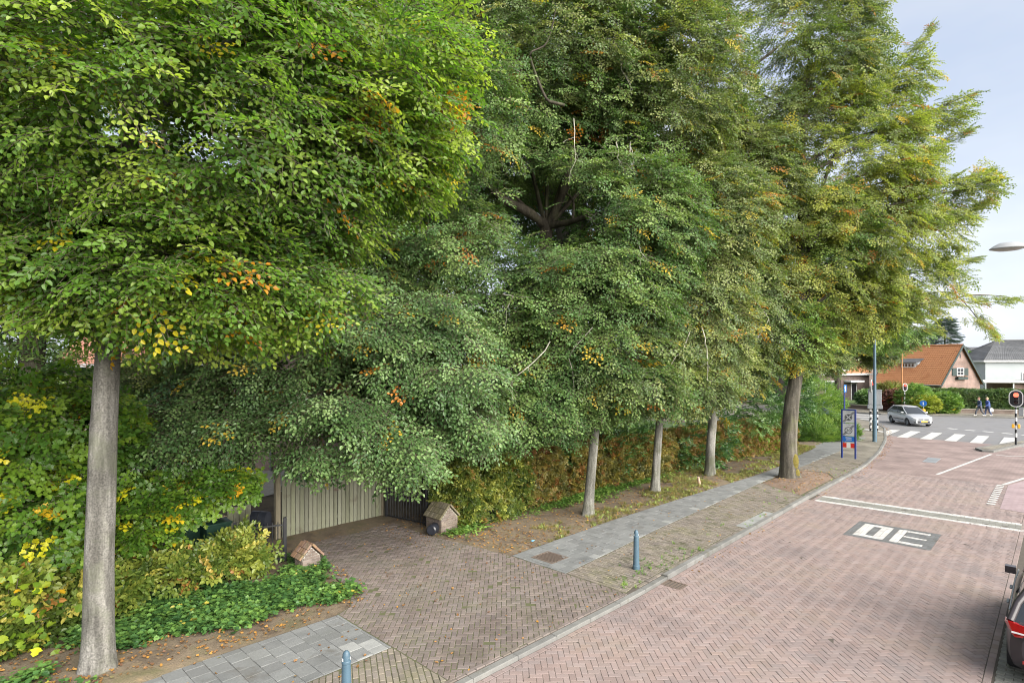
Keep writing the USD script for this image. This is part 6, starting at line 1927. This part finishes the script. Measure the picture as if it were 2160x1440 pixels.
tree('young_maple', 'young maple spreading bright leaves in front of the wheelie bins', [(-8.6, 13.9, 0), (-8.5, 13.8, 1.2), (-8.2, 13.6, 2.3), (-7.9, 13.4, 3.0)], [.05, .045, .03, .015], BARK_BROWN,
     [([E(345, 1045, 12.8, 1.0, .36, .8), E(465, 1022, 13.2, .8, .30, .6), E(285, 1060, 12.4, .6, .6, .7), E(310, 1115, 12.2, .55, .22, .5)], F_MAPLE, 620, 'maple', .85, dict(freq=1.1, thr=.42, spread=.3))], n_limb=8, seed=4, first=.4, limb_r=.025)

# --- garden beech whose dark branches hang over the gate
tree('garden_beech', 'dark blue-green beech hanging low over the wooden gate', [(-3.2, 21.5, 0), (-3.1, 21.5, 4), (-3.0, 21.6, 9), (-2.8, 21.8, 16)], [.42, .36, .30, .14], BARK_DARK,
     [([E(620, 800, 15.6, 3.3, 1.2, 2.0, 1.1), E(880, 760, 16.0, 2.0, 2.1, 2.0), E(700, 885, 13.9, 1.5, .85, 1.1, 1.5), E(430, 890, 14.0, 1.5, .65, 1.1), E(850, 935, 14.0, .85, .72, .85, 1.4), E(545, 900, 13.6, 1.1, .42, .9, 1.2), E(970, 790, 14.6, .95, .6, .9, 1.2), E(760, 700, 14.5, 1.3, .7, 1.0), E(1000, 880, 14.8, .6, .5, .7), E(330, 940, 13.4, .7, .35, .7)], F_DARK, 3000, 'beech', 1.18, dict(freq=1.1, thr=.48, layer=1.5, spread=.3, droop=.55, lift=.3)),
      ([E(430, 690, 15.0, 1.9, .75, 1.2), E(570, 670, 15.2, 1.4, .9, 1.2), E(300, 800, 15.5, 1.5, .8, 1.0)], F_OLIVE, 1000, 'beech', 1.0, dict(freq=1.0, thr=.47, droop=.45)),
      ([E(720, 600, 19.0, 4.0, 2.2, 2.5), E(800, 330, 20, 4.2, 4.0, 3.5), E(560, 520, 19.5, 3.5, 2.2, 2.5), E(930, 560, 19.5, 2.2, 2.4, 1.8), E(900, 300, 19.0, 2.2, 3.0, 2.0)], F_MID, 4700, 'beech_small', 1.15, dict(freq=.5, thr=.42))], n_limb=16, seed=5, first=.2)

# --- central beech with the dark fork
fork = at(1152, 478, 22.0)
tree('fork_beech', 'spreading beech whose dark forked limbs show in a gap in its crown', [(fork[0] - .1, 22.3, 0), (fork[0], 22.1, 5), (fork[0], 22, fork[2] + .05)], [.36, .30, .24], BARK_DARK,
     [([E(1110, 190, 22.5, 5.4, 4.6, 3.6), E(1100, 640, 19.0, 2.2, 1.9, 2.0), E(1010, 790, 18.2, 1.7, 1.6, 1.5), E(1040, 870, 17.4, 1.5, .85, 1.1, 1.3), E(980, 250, 17.0, 1.7, 2.6, 1.4), E(965, 480, 17.0, 1.5, 1.6, 1.2), E(1130, 720, 18.0, 1.6, 1.6, 1.3), E(1190, 780, 18.5, 1.9, 2.0, 1.6), E(960, 420, 21, 2.2, 2.6, 2.4), E(1290, 430, 21, 2.6, 2.6, 2.4)], F_MID, 6300, 'beech_small', 1.15, dict(freq=.6, thr=.435, droop=.35)),
      ([E(1180, 90, 21.5, 5.6, 3.2, 3.2), E(1380, 180, 22.5, 3.6, 3.4, 3)], F_OLIVE, 3400, 'beech_small', 1.15, dict(freq=.55, thr=.43))], n_limb=20, seed=6, first=.7,
     limbs=[([fork, at(1110, 445, 21.6), at(1060, 420, 21.2), at(1010, 362, 20.8), at(982, 325, 20.6)], .20, .10), ([fork, at(1178, 430, 21.8), at(1192, 385, 21.5), at(1215, 300, 21.2)], .19, .10), ([fork, at(1195, 470, 21.5), at(1245, 455, 21.0), at(1330, 440, 20.4)], .14, .06),
            ([at(1205, 470, 21.4), at(1210, 430, 21.6), at(1190, 405, 21.7)], .06, .04), ([at(1190, 222, 18.6), at(1160, 215, 18.4), at(1135, 170, 18.3), at(1118, 115, 18.2), at(1150, 95, 18.2), at(1172, 20, 18.1)], .055, .02),
            ([at(1215, 300, 21.2), at(1240, 200, 21), at(1260, 60, 21)], .10, .05)])
tree('grey_beech', 'pale grey forked trunk standing behind the dark fork', [(2.9, 27.5, 0), (2.95, 27.4, 6), (3.1, 27.3, 9.6), (3.4, 27.3, 15)], [.60, .55, .46, .2], BARK_GREY,
     [([E(1000, 250, 30, 7.5, 7, 4), E(1300, 350, 29, 6, 6, 3.5)], F_MID, 4200, 'beech_small', 1.5, dict(freq=.35, thr=.42))], n_limb=12, seed=7, limbs=[([(2.95, 27.4, 8.8), at(1180, 460, 27.0), at(1152, 390, 26.8), at(1140, 250, 26.6)], .40, .22)])

# --- street trees along the pavement
gA, gB, gC = G(1240, 1088, .1), G(1382, 1038, .1), G(1497, 1003, .1)
tree('street_beech', 'slender pale trunk nearest the bollard, first of three beside the hedge', [(*gA, .05), (gA[0] + .08, gA[1], 1.2), (gA[0] + .27, gA[1] + .1, 3.1), (gA[0] + .5, gA[1] + .2, 6), (gA[0] + .6, gA[1] + .3, 10)], [.185, .155, .135, .11, .05], BARK_PALE,
     [([E(1250, 640, 18.3, 2.5, 2.9, 1.9), E(1290, 810, 18.2, 2.1, .85, 1.4, 1.4), E(1150, 850, 17.6, 1.1, .75, 1.0, 1.3), E(1330, 480, 19, 2.4, 2.3, 2.0)], F_MID, 3200, 'beech_small', 1.1, dict(freq=.7, thr=.42, droop=.42)),
      ([E(1310, 770, 17.8, 2.0, 1.2, 1.3)], F_OLIVE, 420, 'beech_small', 1.1, dict(freq=.8, thr=.44, droop=.4))], n_limb=12, seed=8, first=.3, limb_r=.05)
tree('street_beech', 'slightly leaning pale trunk in the middle of the three by the hedge', [(*gB, .05), (gB[0] + .05, gB[1], 1.2), (gB[0] + .22, gB[1] + .1, 3.2), (gB[0] + .4, gB[1] + .2, 6.5), (gB[0] + .5, gB[1] + .3, 11)], [.185, .155, .14, .11, .05], BARK_PALE,
     [([E(1440, 650, 21.6, 2.5, 3.0, 2.0), E(1420, 805, 21.2, 2.4, .9, 1.4, 1.4), E(1480, 470, 22, 2.6, 2.6, 2.2)], F_OLIVE, 3100, 'beech_small', 1.1, dict(freq=.7, thr=.44, droop=.4))], n_limb=12, seed=9, first=.3, limb_r=.05)
tree('street_beech', 'pale blotched trunk farthest along the hedge, third of three', [(*gC, .05), (gC[0] + .03, gC[1], 1.2), (gC[0] + .25, gC[1] + .1, 3.6), (gC[0] + .4, gC[1] + .2, 7), (gC[0] + .5, gC[1] + .3, 12)], [.23, .195, .17, .13, .05], BARK_PALE,
     [([E(1540, 640, 25, 2.7, 3.4, 2.2), E(1530, 770, 24.6, 2.0, 1.1, 1.5, 1.3), E(1560, 400, 25.5, 3.0, 3.4, 2.4)], F_OLIVE, 3100, 'beech_small', 1.15, dict(freq=.6, thr=.42, droop=.4))], n_limb=12, seed=10, first=.3, limb_r=.055)
gD = G(1665, 1005, .12)
tree('pit_beech', 'large mossy trunk in a bare soil pit with yellow-green crown over the road', [(*gD, .05), (gD[0] - .03, gD[1], 1.4), (gD[0] + .12, gD[1] + .05, 3.2), (gD[0] + .45, gD[1] + .15, 5.2), (gD[0] + .7, gD[1] + .4, 9), (gD[0] + 1.0, gD[1] + .8, 16)], [.36, .33, .30, .265, .21, .1], BARK_BROWN,
     [([E(1740, 430, 26, 4.6, 5.6, 3.2), E(1825, 350, 26.5, 2.7, 3.6, 2.2, .7), E(1940, 490, 26.5, 2.1, 1.5, 1.7, .8), E(1760, 640, 26.2, 3.2, 1.7, 2.0), E(1900, 600, 26.8, 2.6, 1.6, 1.8), E(1680, 720, 25.2, 1.5, 1.2, 1.4, 1.2), E(1900, 170, 27, 1.2, 1.0, 1.3, .8), E(1990, 255, 27, 1.0, .5, .9), E(2040, 400, 26.5, 1.0, .8, 1.0)], F_GOLD, 5000, 'beech_small', 1.1, dict(freq=.8, thr=.485, layer=1.6, back=.25)),
      ([E(1640, 150, 26.5, 4.6, 4.6, 3.2), E(1735, 70, 27, 2.4, 3.2, 2.4)], F_OLIVE, 2300, 'beech_small', 1.15, dict(freq=.55, thr=.47, back=.35)),
      ([E(1660, 700, 24.6, 1.6, 1.3, 1.2), E(1760, 480, 25, 1.6, 1.6, 1.2)], F_SHRUB, 420, 'beech_small', 1.1, dict(freq=.8, thr=.45))], n_limb=26, seed=11, first=.28, limb_r=.075,
     limbs=[([at(1683, 770, 25.4), at(1730, 718, 25.8), at(1800, 695, 26.4), at(1870, 655, 27), at(1960, 640, 27.3), at(2060, 622, 27.5), at(2140, 630, 27.6)], .13, .012), ([at(1930, 640, 27.1), at(2000, 615, 27.2), at(2070, 680, 27.2), at(2095, 702, 27.2)], .03, .008),
            ([at(1690, 640, 25.6), at(1800, 500, 26), at(1900, 420, 26.5), at(2010, 320, 26.8)], .10, .012), ([at(1700, 560, 25.8), at(1750, 350, 26), at(1850, 200, 26.5), at(1960, 90, 26.8)], .10, .012), ([at(1490, 172, 24.0), at(1540, 165, 24.2), at(1575, 148, 24.4), at(1640, 100, 24.6)], .09, .05)])
# loose outer sprays at the ends of the long limbs
rngx = np.random.default_rng(77)
pD = stage.GetPrimAtPath('/World/pit_beech')
ex, ed = [], []
for (x0, y0, x1, y1, n_) in ((1940, 640, 2150, 630, 130), (2040, 640, 2100, 705, 70), (1890, 150, 1965, 60, 90), (1920, 250, 2050, 200, 90), (1950, 330, 2045, 275, 80), (1960, 440, 2085, 360, 90), (1970, 480, 2075, 430, 80), (1950, 570, 2055, 545, 80), (1840, 20, 1850, -40, 40), (1880, 660, 1985, 700, 60)):
    for _ in range(n_):
        a = rngx.random() ** .8
        p_ = at(x0 + (x1 - x0) * a + rngx.normal() * 9 * (1.3 - a), y0 + (y1 - y0) * a + rngx.normal() * 9 * (1.3 - a), 27 + rngx.normal() * .5)
        ex.append(p_)
        ed.append([(x1 - x0) / 80 + rngx.normal() * .3, rngx.normal() * .6, -(y1 - y0) / 80 + rngx.normal() * .2])
ex, ed = np.array(ex), np.array(ed)
instances('outer_sprays', pD, 'beech_small', ex, frame_of(ed, np.array([0, -.3, 1.0]) + rngx.normal(size=ed.shape) * .3), rngx.uniform(.55, .9, len(ex)), F_GOLD, 78)
for k, (x0, y0, x1, y1) in enumerate(((1880, 180, 1960, 60), (1900, 280, 2050, 200), (1920, 350, 2045, 275), (1920, 450, 2085, 360), (1930, 480, 2075, 430), (1900, 580, 2050, 540))):
    put('branch', tube(curve(at(x0, y0, 26.6), at(x1, y1, 27), rngx, n=8), np.linspace(.035, .006, 8), 5), BARK_BROWN, pD, smooth=True)
put('moss_patch', (lambda m_: (np.array(m_.vertices), np.array(m_.faces)))(trimesh.creation.icosphere(3, 1.0).apply_scale((.15, .06, .34)).apply_translation((gD[0] + .10, gD[1] - .315, .82))), pm('moss', (0.09, 0.075, 0.015), (0.17, 0.14, 0.03), scale=12, rough=1.0, fine=.5, bump=1.0, bscale=60), pD, smooth=True)
put('moss_patch', (lambda m_: (np.array(m_.vertices), np.array(m_.faces)))(trimesh.creation.icosphere(3, 1.0).apply_scale((.13, .06, .2)).apply_translation((gD[0] + .17, gD[1] - .315, .32))), MATS['moss'], pD, smooth=True)

tE, tF = at(1718, 836, 42), at(1767, 850, 62)
tree('corner_tree', 'tree behind the mossy trunk at the corner with thick greenish trunk', [(tE[0], tE[1], .05), (tE[0], tE[1], 3), (tE[0] + .3, tE[1], 5.5), (tE[0] + .8, tE[1], 12)], [.40, .34, .30, .14], BARK_BROWN,
     [([E(1790, 640, 41, 3.9, 3.0, 3.0), E(1880, 690, 42, 2.0, 1.6, 2.0), E(1700, 500, 42, 5, 5, 3)], F_SHRUB, 2000, 'beech_small', 1.5, dict(freq=.5, thr=.45))], n_limb=10, seed=12, first=.4)
tree('far_street_tree', 'far street tree in front of the dull brick house, by the picket gate', [(tF[0], tF[1], .05), (tF[0], tF[1], 4), (tF[0] + .2, tF[1], 8), (tF[0] + .3, tF[1], 13)], [.36, .30, .26, .1], BARK_BROWN,
     [([E(1790, 725, 61, 4.6, 2.6, 3.0), E(1840, 690, 62, 3.0, 2.8, 3.0), E(1850, 735, 61, 1.5, 1.6, 1.5), E(1720, 760, 58, 3.0, 1.6, 1.5)], F_OLIVE, 2000, 'beech_small', 2.0, dict(freq=.35, thr=.45))], n_limb=8, seed=13, first=.45)

PALE_TWIG = bark_mat('pale_twig', (0.16, 0.15, 0.12), (0.24, 0.23, 0.19), (0.32, 0.31, 0.27), bump=0.1)
rt_ = np.random.default_rng(88)
fb_ = stage.GetPrimAtPath('/World/fork_beech')
for x, y, Y, dx, dy in ((1300, 300, 18.3, 12, 90), (1330, 300, 18.2, -14, 80), (1210, 250, 18.6, 10, 110), (1390, 330, 18.9, 30, 120), (1250, 690, 16.4, -150, 190), (1160, 720, 16.2, -60, 170), (1480, 690, 19.2, 30, 130), (1455, 700, 19.2, -40, 90), (1340, 470, 17.3, 12, 120), (1060, 620, 16.9, 60, 40), (1520, 200, 24.2, 70, 160), (1450, 20, 22.0, 40, 130), (1005, 90, 18.0, 60, 90), (1290, 60, 20.0, 40, 90), (1540, 190, 24.0, 55, 110), (1600, 640, 22.6, 40, 120)):
    a, b = at(x, y, Y), at(x + dx, y + dy, Y - .2)
    c2 = curve(a, b, rt_, sag=.1, n=9, wob=.75)
    tw_ = MB().add(*tube(c2, np.linspace(.02, .006, 9), 5))
    for k in (3, 5, 6):
        tw_.add(*tube(curve(c2[k], c2[k] + rt_.normal(size=3) * .22 + [0, -.05, -.3], rt_, n=5, wob=.8), np.linspace(.009, .004, 5), 4))
    put('hanging_twig', tw_.arr(), PALE_TWIG, fb_, smooth=True)

# --- undergrowth and shrubs
bush('dark_laurel', 'dark glossy laurel behind the hedge between the pale trunks', [E(1400, 930, 27.5, 3.2, 1.8, 1.6), E(1230, 940, 24.5, 2.6, 1.7, 1.5), E(1090, 940, 22.0, 2.2, 1.6, 1.3)], F_LAUREL, 1300, 'laurel', 1.3, 21)
bush('dark_laurel', 'tall dark laurel rising above the brown hedge near the mossy trunk', [E(1620, 830, 33, 2.3, 2.2, 1.6), E(1560, 860, 31, 1.8, 1.5, 1.4)], F_LAUREL, 900, 'laurel', 1.3, 22)
bush('garden_shrub', 'dark garden shrub filling the space under the beech behind the iron railing', [E(960, 900, 21.5, 2.0, 1.5, 1.2), E(860, 930, 22.5, 1.6, 1.3, 1.2)], F_LAUREL, 500, 'laurel', 1.2, 23)
bush('garden_shrub', 'green shrub in the garden left of the villa window', [E(200, 830, 21, 2.2, 1.5, 1.2), E(330, 880, 20.5, 1.6, 1.2, 1.1)], F_MID, 420, 'beech', .9, 24)
bush('garden_shrub', 'low dark shrub with long leaves at the left edge under the maple', [E(30, 1130, 10.9, .75, .45, .6), E(120, 1150, 11.6, .6, .35, .5)], F_LAUREL, 230, 'laurel', 1.0, 25)
bush('corner_bush', 'tall green bush beside the dark blue cabinet at the corner', [E(1715, 860, 38.5, 1.7, 1.7, 1.3), E(1745, 875, 40, 1.0, 1.1, 1.0)], F_SHRUB, 900, 'beech_small', .9, 26)
bush('spreading_bush', 'low spreading fine-leaved bush behind the zone sign', [E(1745, 912, 37.5, 1.7, .75, 1.3), E(1715, 912, 37.0, 1.2, .8, 1.0)], F_SHRUB, 900, 'reed', 1.1, 27)
for k, (x, y, Y, rx, rz, ry, mt, lab) in enumerate(((1930, 840, 57.6, 1.6, 1.15, 1.0, F_SHRUB, 'rounded green bush at the left end of the clipped hedge'), (1995, 850, 57.2, 1.15, .85, .8, F_SHRUB, 'bright green bush in front of the clipped hedge behind the silver car'), (1952, 853, 56.8, 1.25, .6, .7, F_LIME, 'lime yellow bush between two green bushes behind the car roof'),
                                               (1890, 845, 60.5, 1.4, .95, .9, F_PURPLE, 'purple-brown bush left of the striped signal pole'), (1868, 848, 62, .9, .7, .8, F_SHRUB, 'small yellow-green bush left of the purple bush'), (1828, 838, 68, 1.0, .6, .8, F_LAUREL, 'dark green bush by the door of the dull brick house'), (2048, 795, 84, 2.8, 3.2, 2, F_SHRUB, 'green tree-like shrub between the cottage gable and pale house'), (1880, 838, 62.5, .8, .7, .7, F_GRASS, 'tuft of pampas-like grass above the purple bush'))):
    bush('front_bush', lab, [E(x, y, Y, rx, rz, ry)], mt, 420 if rz < 3 else 900, 'hedge' if mt is not F_GRASS else 'reed', 2.2 if rz < 3 else 4.0, 30 + k, thr=.3)
hedge('clipped_hedge', 'long clipped dark green hedge behind the garden wall across the junction', [(41.5, 60.0), (44.0, 58.75), (51.5, 56.15), (62, 52.5)], 1.2, 1.75, foliage_mat('leaves_clipped_hedge', (0.016, 0.045, 0.014), (0.05, 0.105, 0.03), (0.12, 0.18, 0.05), p_twig=0, p_leaf=.003, trans=.2), 5200, 'hedge', 1.6, 40, base=.45, rough=.06, thr=.2, world=True)
hedge('beech_hedge', 'leafy green and yellow hedge beginning at the mossy pillar', [(10.75, 7.1), (11.4, 6.35), (14.2, 6.45)], 1.0, 1.6, F_HEDGE_G, 2300, 'hedge', 1.5, 41, rough=.25, thr=.42)
hedge('beech_hedge', 'thin olive-brown hedge behind the first two pale trunks', [(14.2, 6.45), (17.5, 6.6), (22.1, 6.25), (24.4, 6.12)], .9, 1.62, F_HEDGE_O, 3900, 'hedge', 1.5, 42, rough=.16, thr=.42)
hedge('beech_hedge', 'dry red-brown clipped hedge between the third pale trunk and the mossy trunk', [(24.4, 6.12), (25.8, 6.02), (29.6, 5.6), (33.6, 5.0), (36.4, 4.95)], .9, 1.62, F_HEDGE_B, 3900, 'hedge', 1.5, 43, rough=.09, thr=.34)
hedge('beech_hedge', 'thin yellowing hedge in front of the wheelie bins, right of the near trunk', [(1.6, 6.75), (2.9, 6.8), (4.5, 6.85), (5.5, 6.95)], .8, .66, F_HEDGE_Y, 700, 'hedge', 2.0, 44, rough=.3, thr=.44)
hedge('beech_hedge', 'bright yellow-green hedge at bottom left of the near trunk', [(-2.0, 6.6), (-.2, 6.5), (1.4, 6.4)], .9, 1.15, F_HEDGE_Y, 900, 'hedge', 2.0, 45, rough=.25, thr=.4)

# maple shoots at the lower left with single big leaves
ms = thing('maple_shoots', 'pale yellow-green maple shoots with large lobed leaves at bottom left corner', 'plant')
F_SHOOT = foliage_mat('leaves_maple_shoot', (0.08, 0.15, 0.012), (0.16, 0.25, 0.02), (0.30, 0.34, 0.03), autumn=(0.6, 0.36, 0.02), p_twig=.06, p_leaf=.06, trans=.45)
rl = np.random.default_rng(51)
mst = MB()
for k in range(10):
    b = at(40 + rl.normal() * 40, 1380, 10.0 + rl.normal() * .25)
    b[2] = .1
    e = at(rl.uniform(-10, 120), rl.uniform(1200, 1330), 9.7 + rl.normal() * .3)
    mst.add(*tube(curve(b, e, rl, n=6), np.linspace(.012, .005, 6), 5))
put('shoots', mst.arr(), TWIG, ms, smooth=True)
for k in range(150):
    o = at(rl.normal() * 44 + 42, rl.uniform(1195, 1380), 9.65 + rl.normal() * .3)
    v, f = leaf('lobed', rl.uniform(.08, .16), 1.0, rl)
    R = frame_of(np.array([[rl.normal(), -.6 + rl.normal() * .6, -.3 + rl.normal() * .4]]), np.array([[rl.normal() * .5, -.35 + rl.normal() * .3, .8]]))[0]
    put('leaf', (v @ R.T + o, f), F_SHOOT, ms)

# ivy, grass, leaves on the ground
def scatter(name, label, cat, kind, s, t, mat, seed, sc, zfun, twigs=False, tilt=.15):
    rng = np.random.default_rng(seed)
    xy = P(s, t)
    p = np.c_[xy, zfun(s, t)]
    ok = in_view(p, 100)
    p = p[ok]
    a = rng.uniform(0, 2 * PI, len(p))
    R = frame_of(np.c_[np.cos(a), np.sin(a), rng.normal(size=len(p)) * tilt * .5], np.array([0, 0, 1.0]) + rng.normal(size=(len(p), 3)) * tilt)
    pi = instances(name, None, kind, p, R, sc * rng.uniform(.7, 1.3, len(p)), mat, seed + 1, twigs, merge=False)
    return tag(pi, label, cat, kind='stuff')


rs = np.random.default_rng(61)
n_ = 8600
s_, t_ = rs.uniform(-3, 6.8, n_), rs.uniform(3.95, 7.6, n_)
xy_ = P(s_, t_)
g_ = fbm(np.c_[xy_ * .9, 0 * s_] + 3.1, 3)
k_ = (g_ > .58 - .16 * np.clip((t_ - 4.3) / 1.6, 0, 1) + .1 * (t_ < 4.25)) & (rs.random(n_) < .75) & ~shapely.contains_xy(DRIVE.buffer(.02), xy_[:, 0], xy_[:, 1])
k_ |= (s_ > 4.6) & (t_ > 4.2) & (t_ < 6.2) & ~shapely.contains_xy(DRIVE.buffer(-.12), xy_[:, 0], xy_[:, 1]) & (g_ > .5)
k_ |= (s_ < 1.7) & (g_ > .40) & (t_ > 3.98)
k_ &= np.hypot(s_ - 1.91, t_ - 4.42) > .42
scatter('ivy', 'dark green ivy covering the ground between the left hedge and pavement', 'ivy', 'ivy', s_[k_], t_[k_], F_IVY, 62, 1.0, lambda s, t: soil_z(s, t) - .01)
s_, t_ = np.concatenate([rs.normal(17.3, 1.6, 420), rs.normal(10.95, .3, 60), rs.normal(21, 1.2, 120)]), np.concatenate([rs.normal(6.05, .28, 420), rs.normal(6.0, .14, 60), rs.normal(5.95, .2, 120)])
scatter('ground_cover', 'fresh green ground cover at the foot of the olive-brown hedge', 'ground cover', 'ivy', s_, t_, F_SHRUB, 64, .9, soil_z)
n_ = 11000
s_, t_ = rs.uniform(10.6, 37, n_), rs.uniform(3.3, 6.3, n_)
g_ = fbm(np.c_[P(s_, t_) * .7, 0 * s_] + 9, 3)
k_ = (t_ > inner_t(s_) + .03) & (g_ + .010 * (s_ - 22) > .46 - .05 * (s_ > 16) + .1 * rs.random(n_))
scatter('grass', 'yellowish green grass on the strip between pavement and hedge', 'grass', 'grass', s_[k_], t_[k_], F_GRASS, 66, .7, soil_z)
n_ = 160
s_ = np.concatenate([rs.uniform(10.6, 14.5, 60), rs.uniform(14, 31, 70), rs.uniform(35.5, 44, 40)])
t_ = np.concatenate([rs.normal(.55, .22, 60), rs.normal(.75, .4, 70), rs.normal(4.4, .25, 40)])
k_ = (t_ > kerb_t(s_) + .15)
scatter('weeds', 'small green weeds growing in the joints of the brick verge', 'weeds', 'grass', s_[k_], t_[k_], F_SHRUB, 68, .55, lambda s, t: 0 * s + PAVE_Z)
parts_s, parts_t, parts_z = [], [], []


def drop(n, s0, s1, t0, t1, zf, gate=None):
    s, t = rs.uniform(s0, s1, n), rs.uniform(t0, t1, n)
    if gate is not None:
        k = gate(s, t)
        s, t = s[k], t[k]
    parts_s.append(s)
    parts_t.append(t)
    parts_z.append(zf(s, t) + .004)


flat_z = lambda s, t: 0 * s + PAVE_Z
ind = lambda s, t: shapely.contains_xy(DRIVE, *P(s, t).T)
drop(1900, -2, 6.6, 3.85, 6.4, lambda s, t: soil_z(s, t) + .01, lambda s, t: ~ind(s, t))
drop(2300, 10, 30, 3.65, 6.5, lambda s, t: soil_z(s, t) + .008, lambda s, t: (t > inner_t(s)) & ~ind(s, t))
drop(600, 10, 12.5, 3.8, 8.5, lambda s, t: soil_z(s, t) + .008, lambda s, t: (t > inner_t(s)) & ~ind(s, t))
drop(170, 5.8, 10.3, .3, 8.6, flat_z, ind)
drop(420, 5.8, 10.3, 6.0, 8.8, flat_z, lambda s, t: ind(s, t) & ((s > 9.2) | (t > 8.2)) & (rs.random(len(s)) < .75))
drop(260, 5.8, 7.2, 3.9, 6.4, flat_z, lambda s, t: ind(s, t) & ~ind(s - .35, t))
drop(60, 0.5, 5.6, .4, 3.7, flat_z)
drop(120, 10.6, 32, .4, 3.2, flat_z)
drop(500, 23, 28.5, .5, 2.4, lambda s, t: 0 * s + .13, lambda s, t: shapely.contains_xy(PIT, *P(s, t).T))
drop(420, 28, 56, -.35, 0, lambda s, t: 0 * s + .0)
parts_t[-1] = parts_t[-1] + kerb_t(parts_s[-1]) + 0
drop(70, 12, 30, -.3, 0, lambda s, t: 0 * s + .0)
parts_t[-1] = parts_t[-1] + kerb_t(parts_s[-1])
S_, T_, Z_ = np.concatenate(parts_s), np.concatenate(parts_t), np.concatenate(parts_z)
scatter('fallen_leaves', 'brown and orange fallen leaves strewn over soil, driveway and gutter', 'leaves', 'fallen', S_, T_, F_FALL, 70, .72, lambda s, t: Z_, tilt=.3)


# --- conifers beyond the cottage
def conifer(label, x, y_top, Y, w, seed, n=260, sc=1.0):
    rng = np.random.default_rng(seed)
    top = at(x, y_top, Y)
    t = thing('conifer', label, 'tree')
    put('trunk', tube([(top[0], Y, 0), (top[0], Y, top[2] * .6), (top[0], Y, top[2])], [.28, .16, .02], 9), BARK_DARK, t, smooth=True)
    h = rng.random(n) ** .8
    z = top[2] * (.18 + .82 * h)
    a = rng.uniform(0, 2 * PI, n)
    r = w * (1 - (z / top[2])) / .82 * rng.uniform(.35, 1.0, n) * (1 + .25 * np.sin(5 * a + seed))
    p = np.c_[top[0] + r * np.cos(a), Y + r * np.sin(a), z]
    R = frame_of(np.c_[np.cos(a), np.sin(a), rng.normal(size=n) * .2 + .15 * h], np.array([0, 0, 1.0]) + rng.normal(size=(n, 3)) * .15)
    instances('crown', t, 'fir', p, R, sc * rng.uniform(.8, 1.3, n), F_FIR, seed + 1, merge=False)


conifer('broad dark conifer rising behind the orange cottage roof', 1993, 672, 96, 3.6, 81, 700, 1.5)
conifer('slim dark conifer behind the cottage roof, left of the broad one', 1953, 693, 100, 1.5, 82, 300, 1.3)
conifer('slim conifer partly behind leaves, farthest left of the three behind the roof', 1935, 699, 100, 1.7, 83, 300, 1.3)
far = bush('background_trees', 'dense dark trees far behind the gardens, glimpsed through the crowns', [E(x, 700, Y, 15, 9, 6) for x, Y in ((1560, 120), (1250, 110), (900, 95), (500, 80), (120, 70))], F_MID, 3500, 'beech_small', 3.2, 90, cat='trees', thr=.3)
tag(far, kind='stuff')
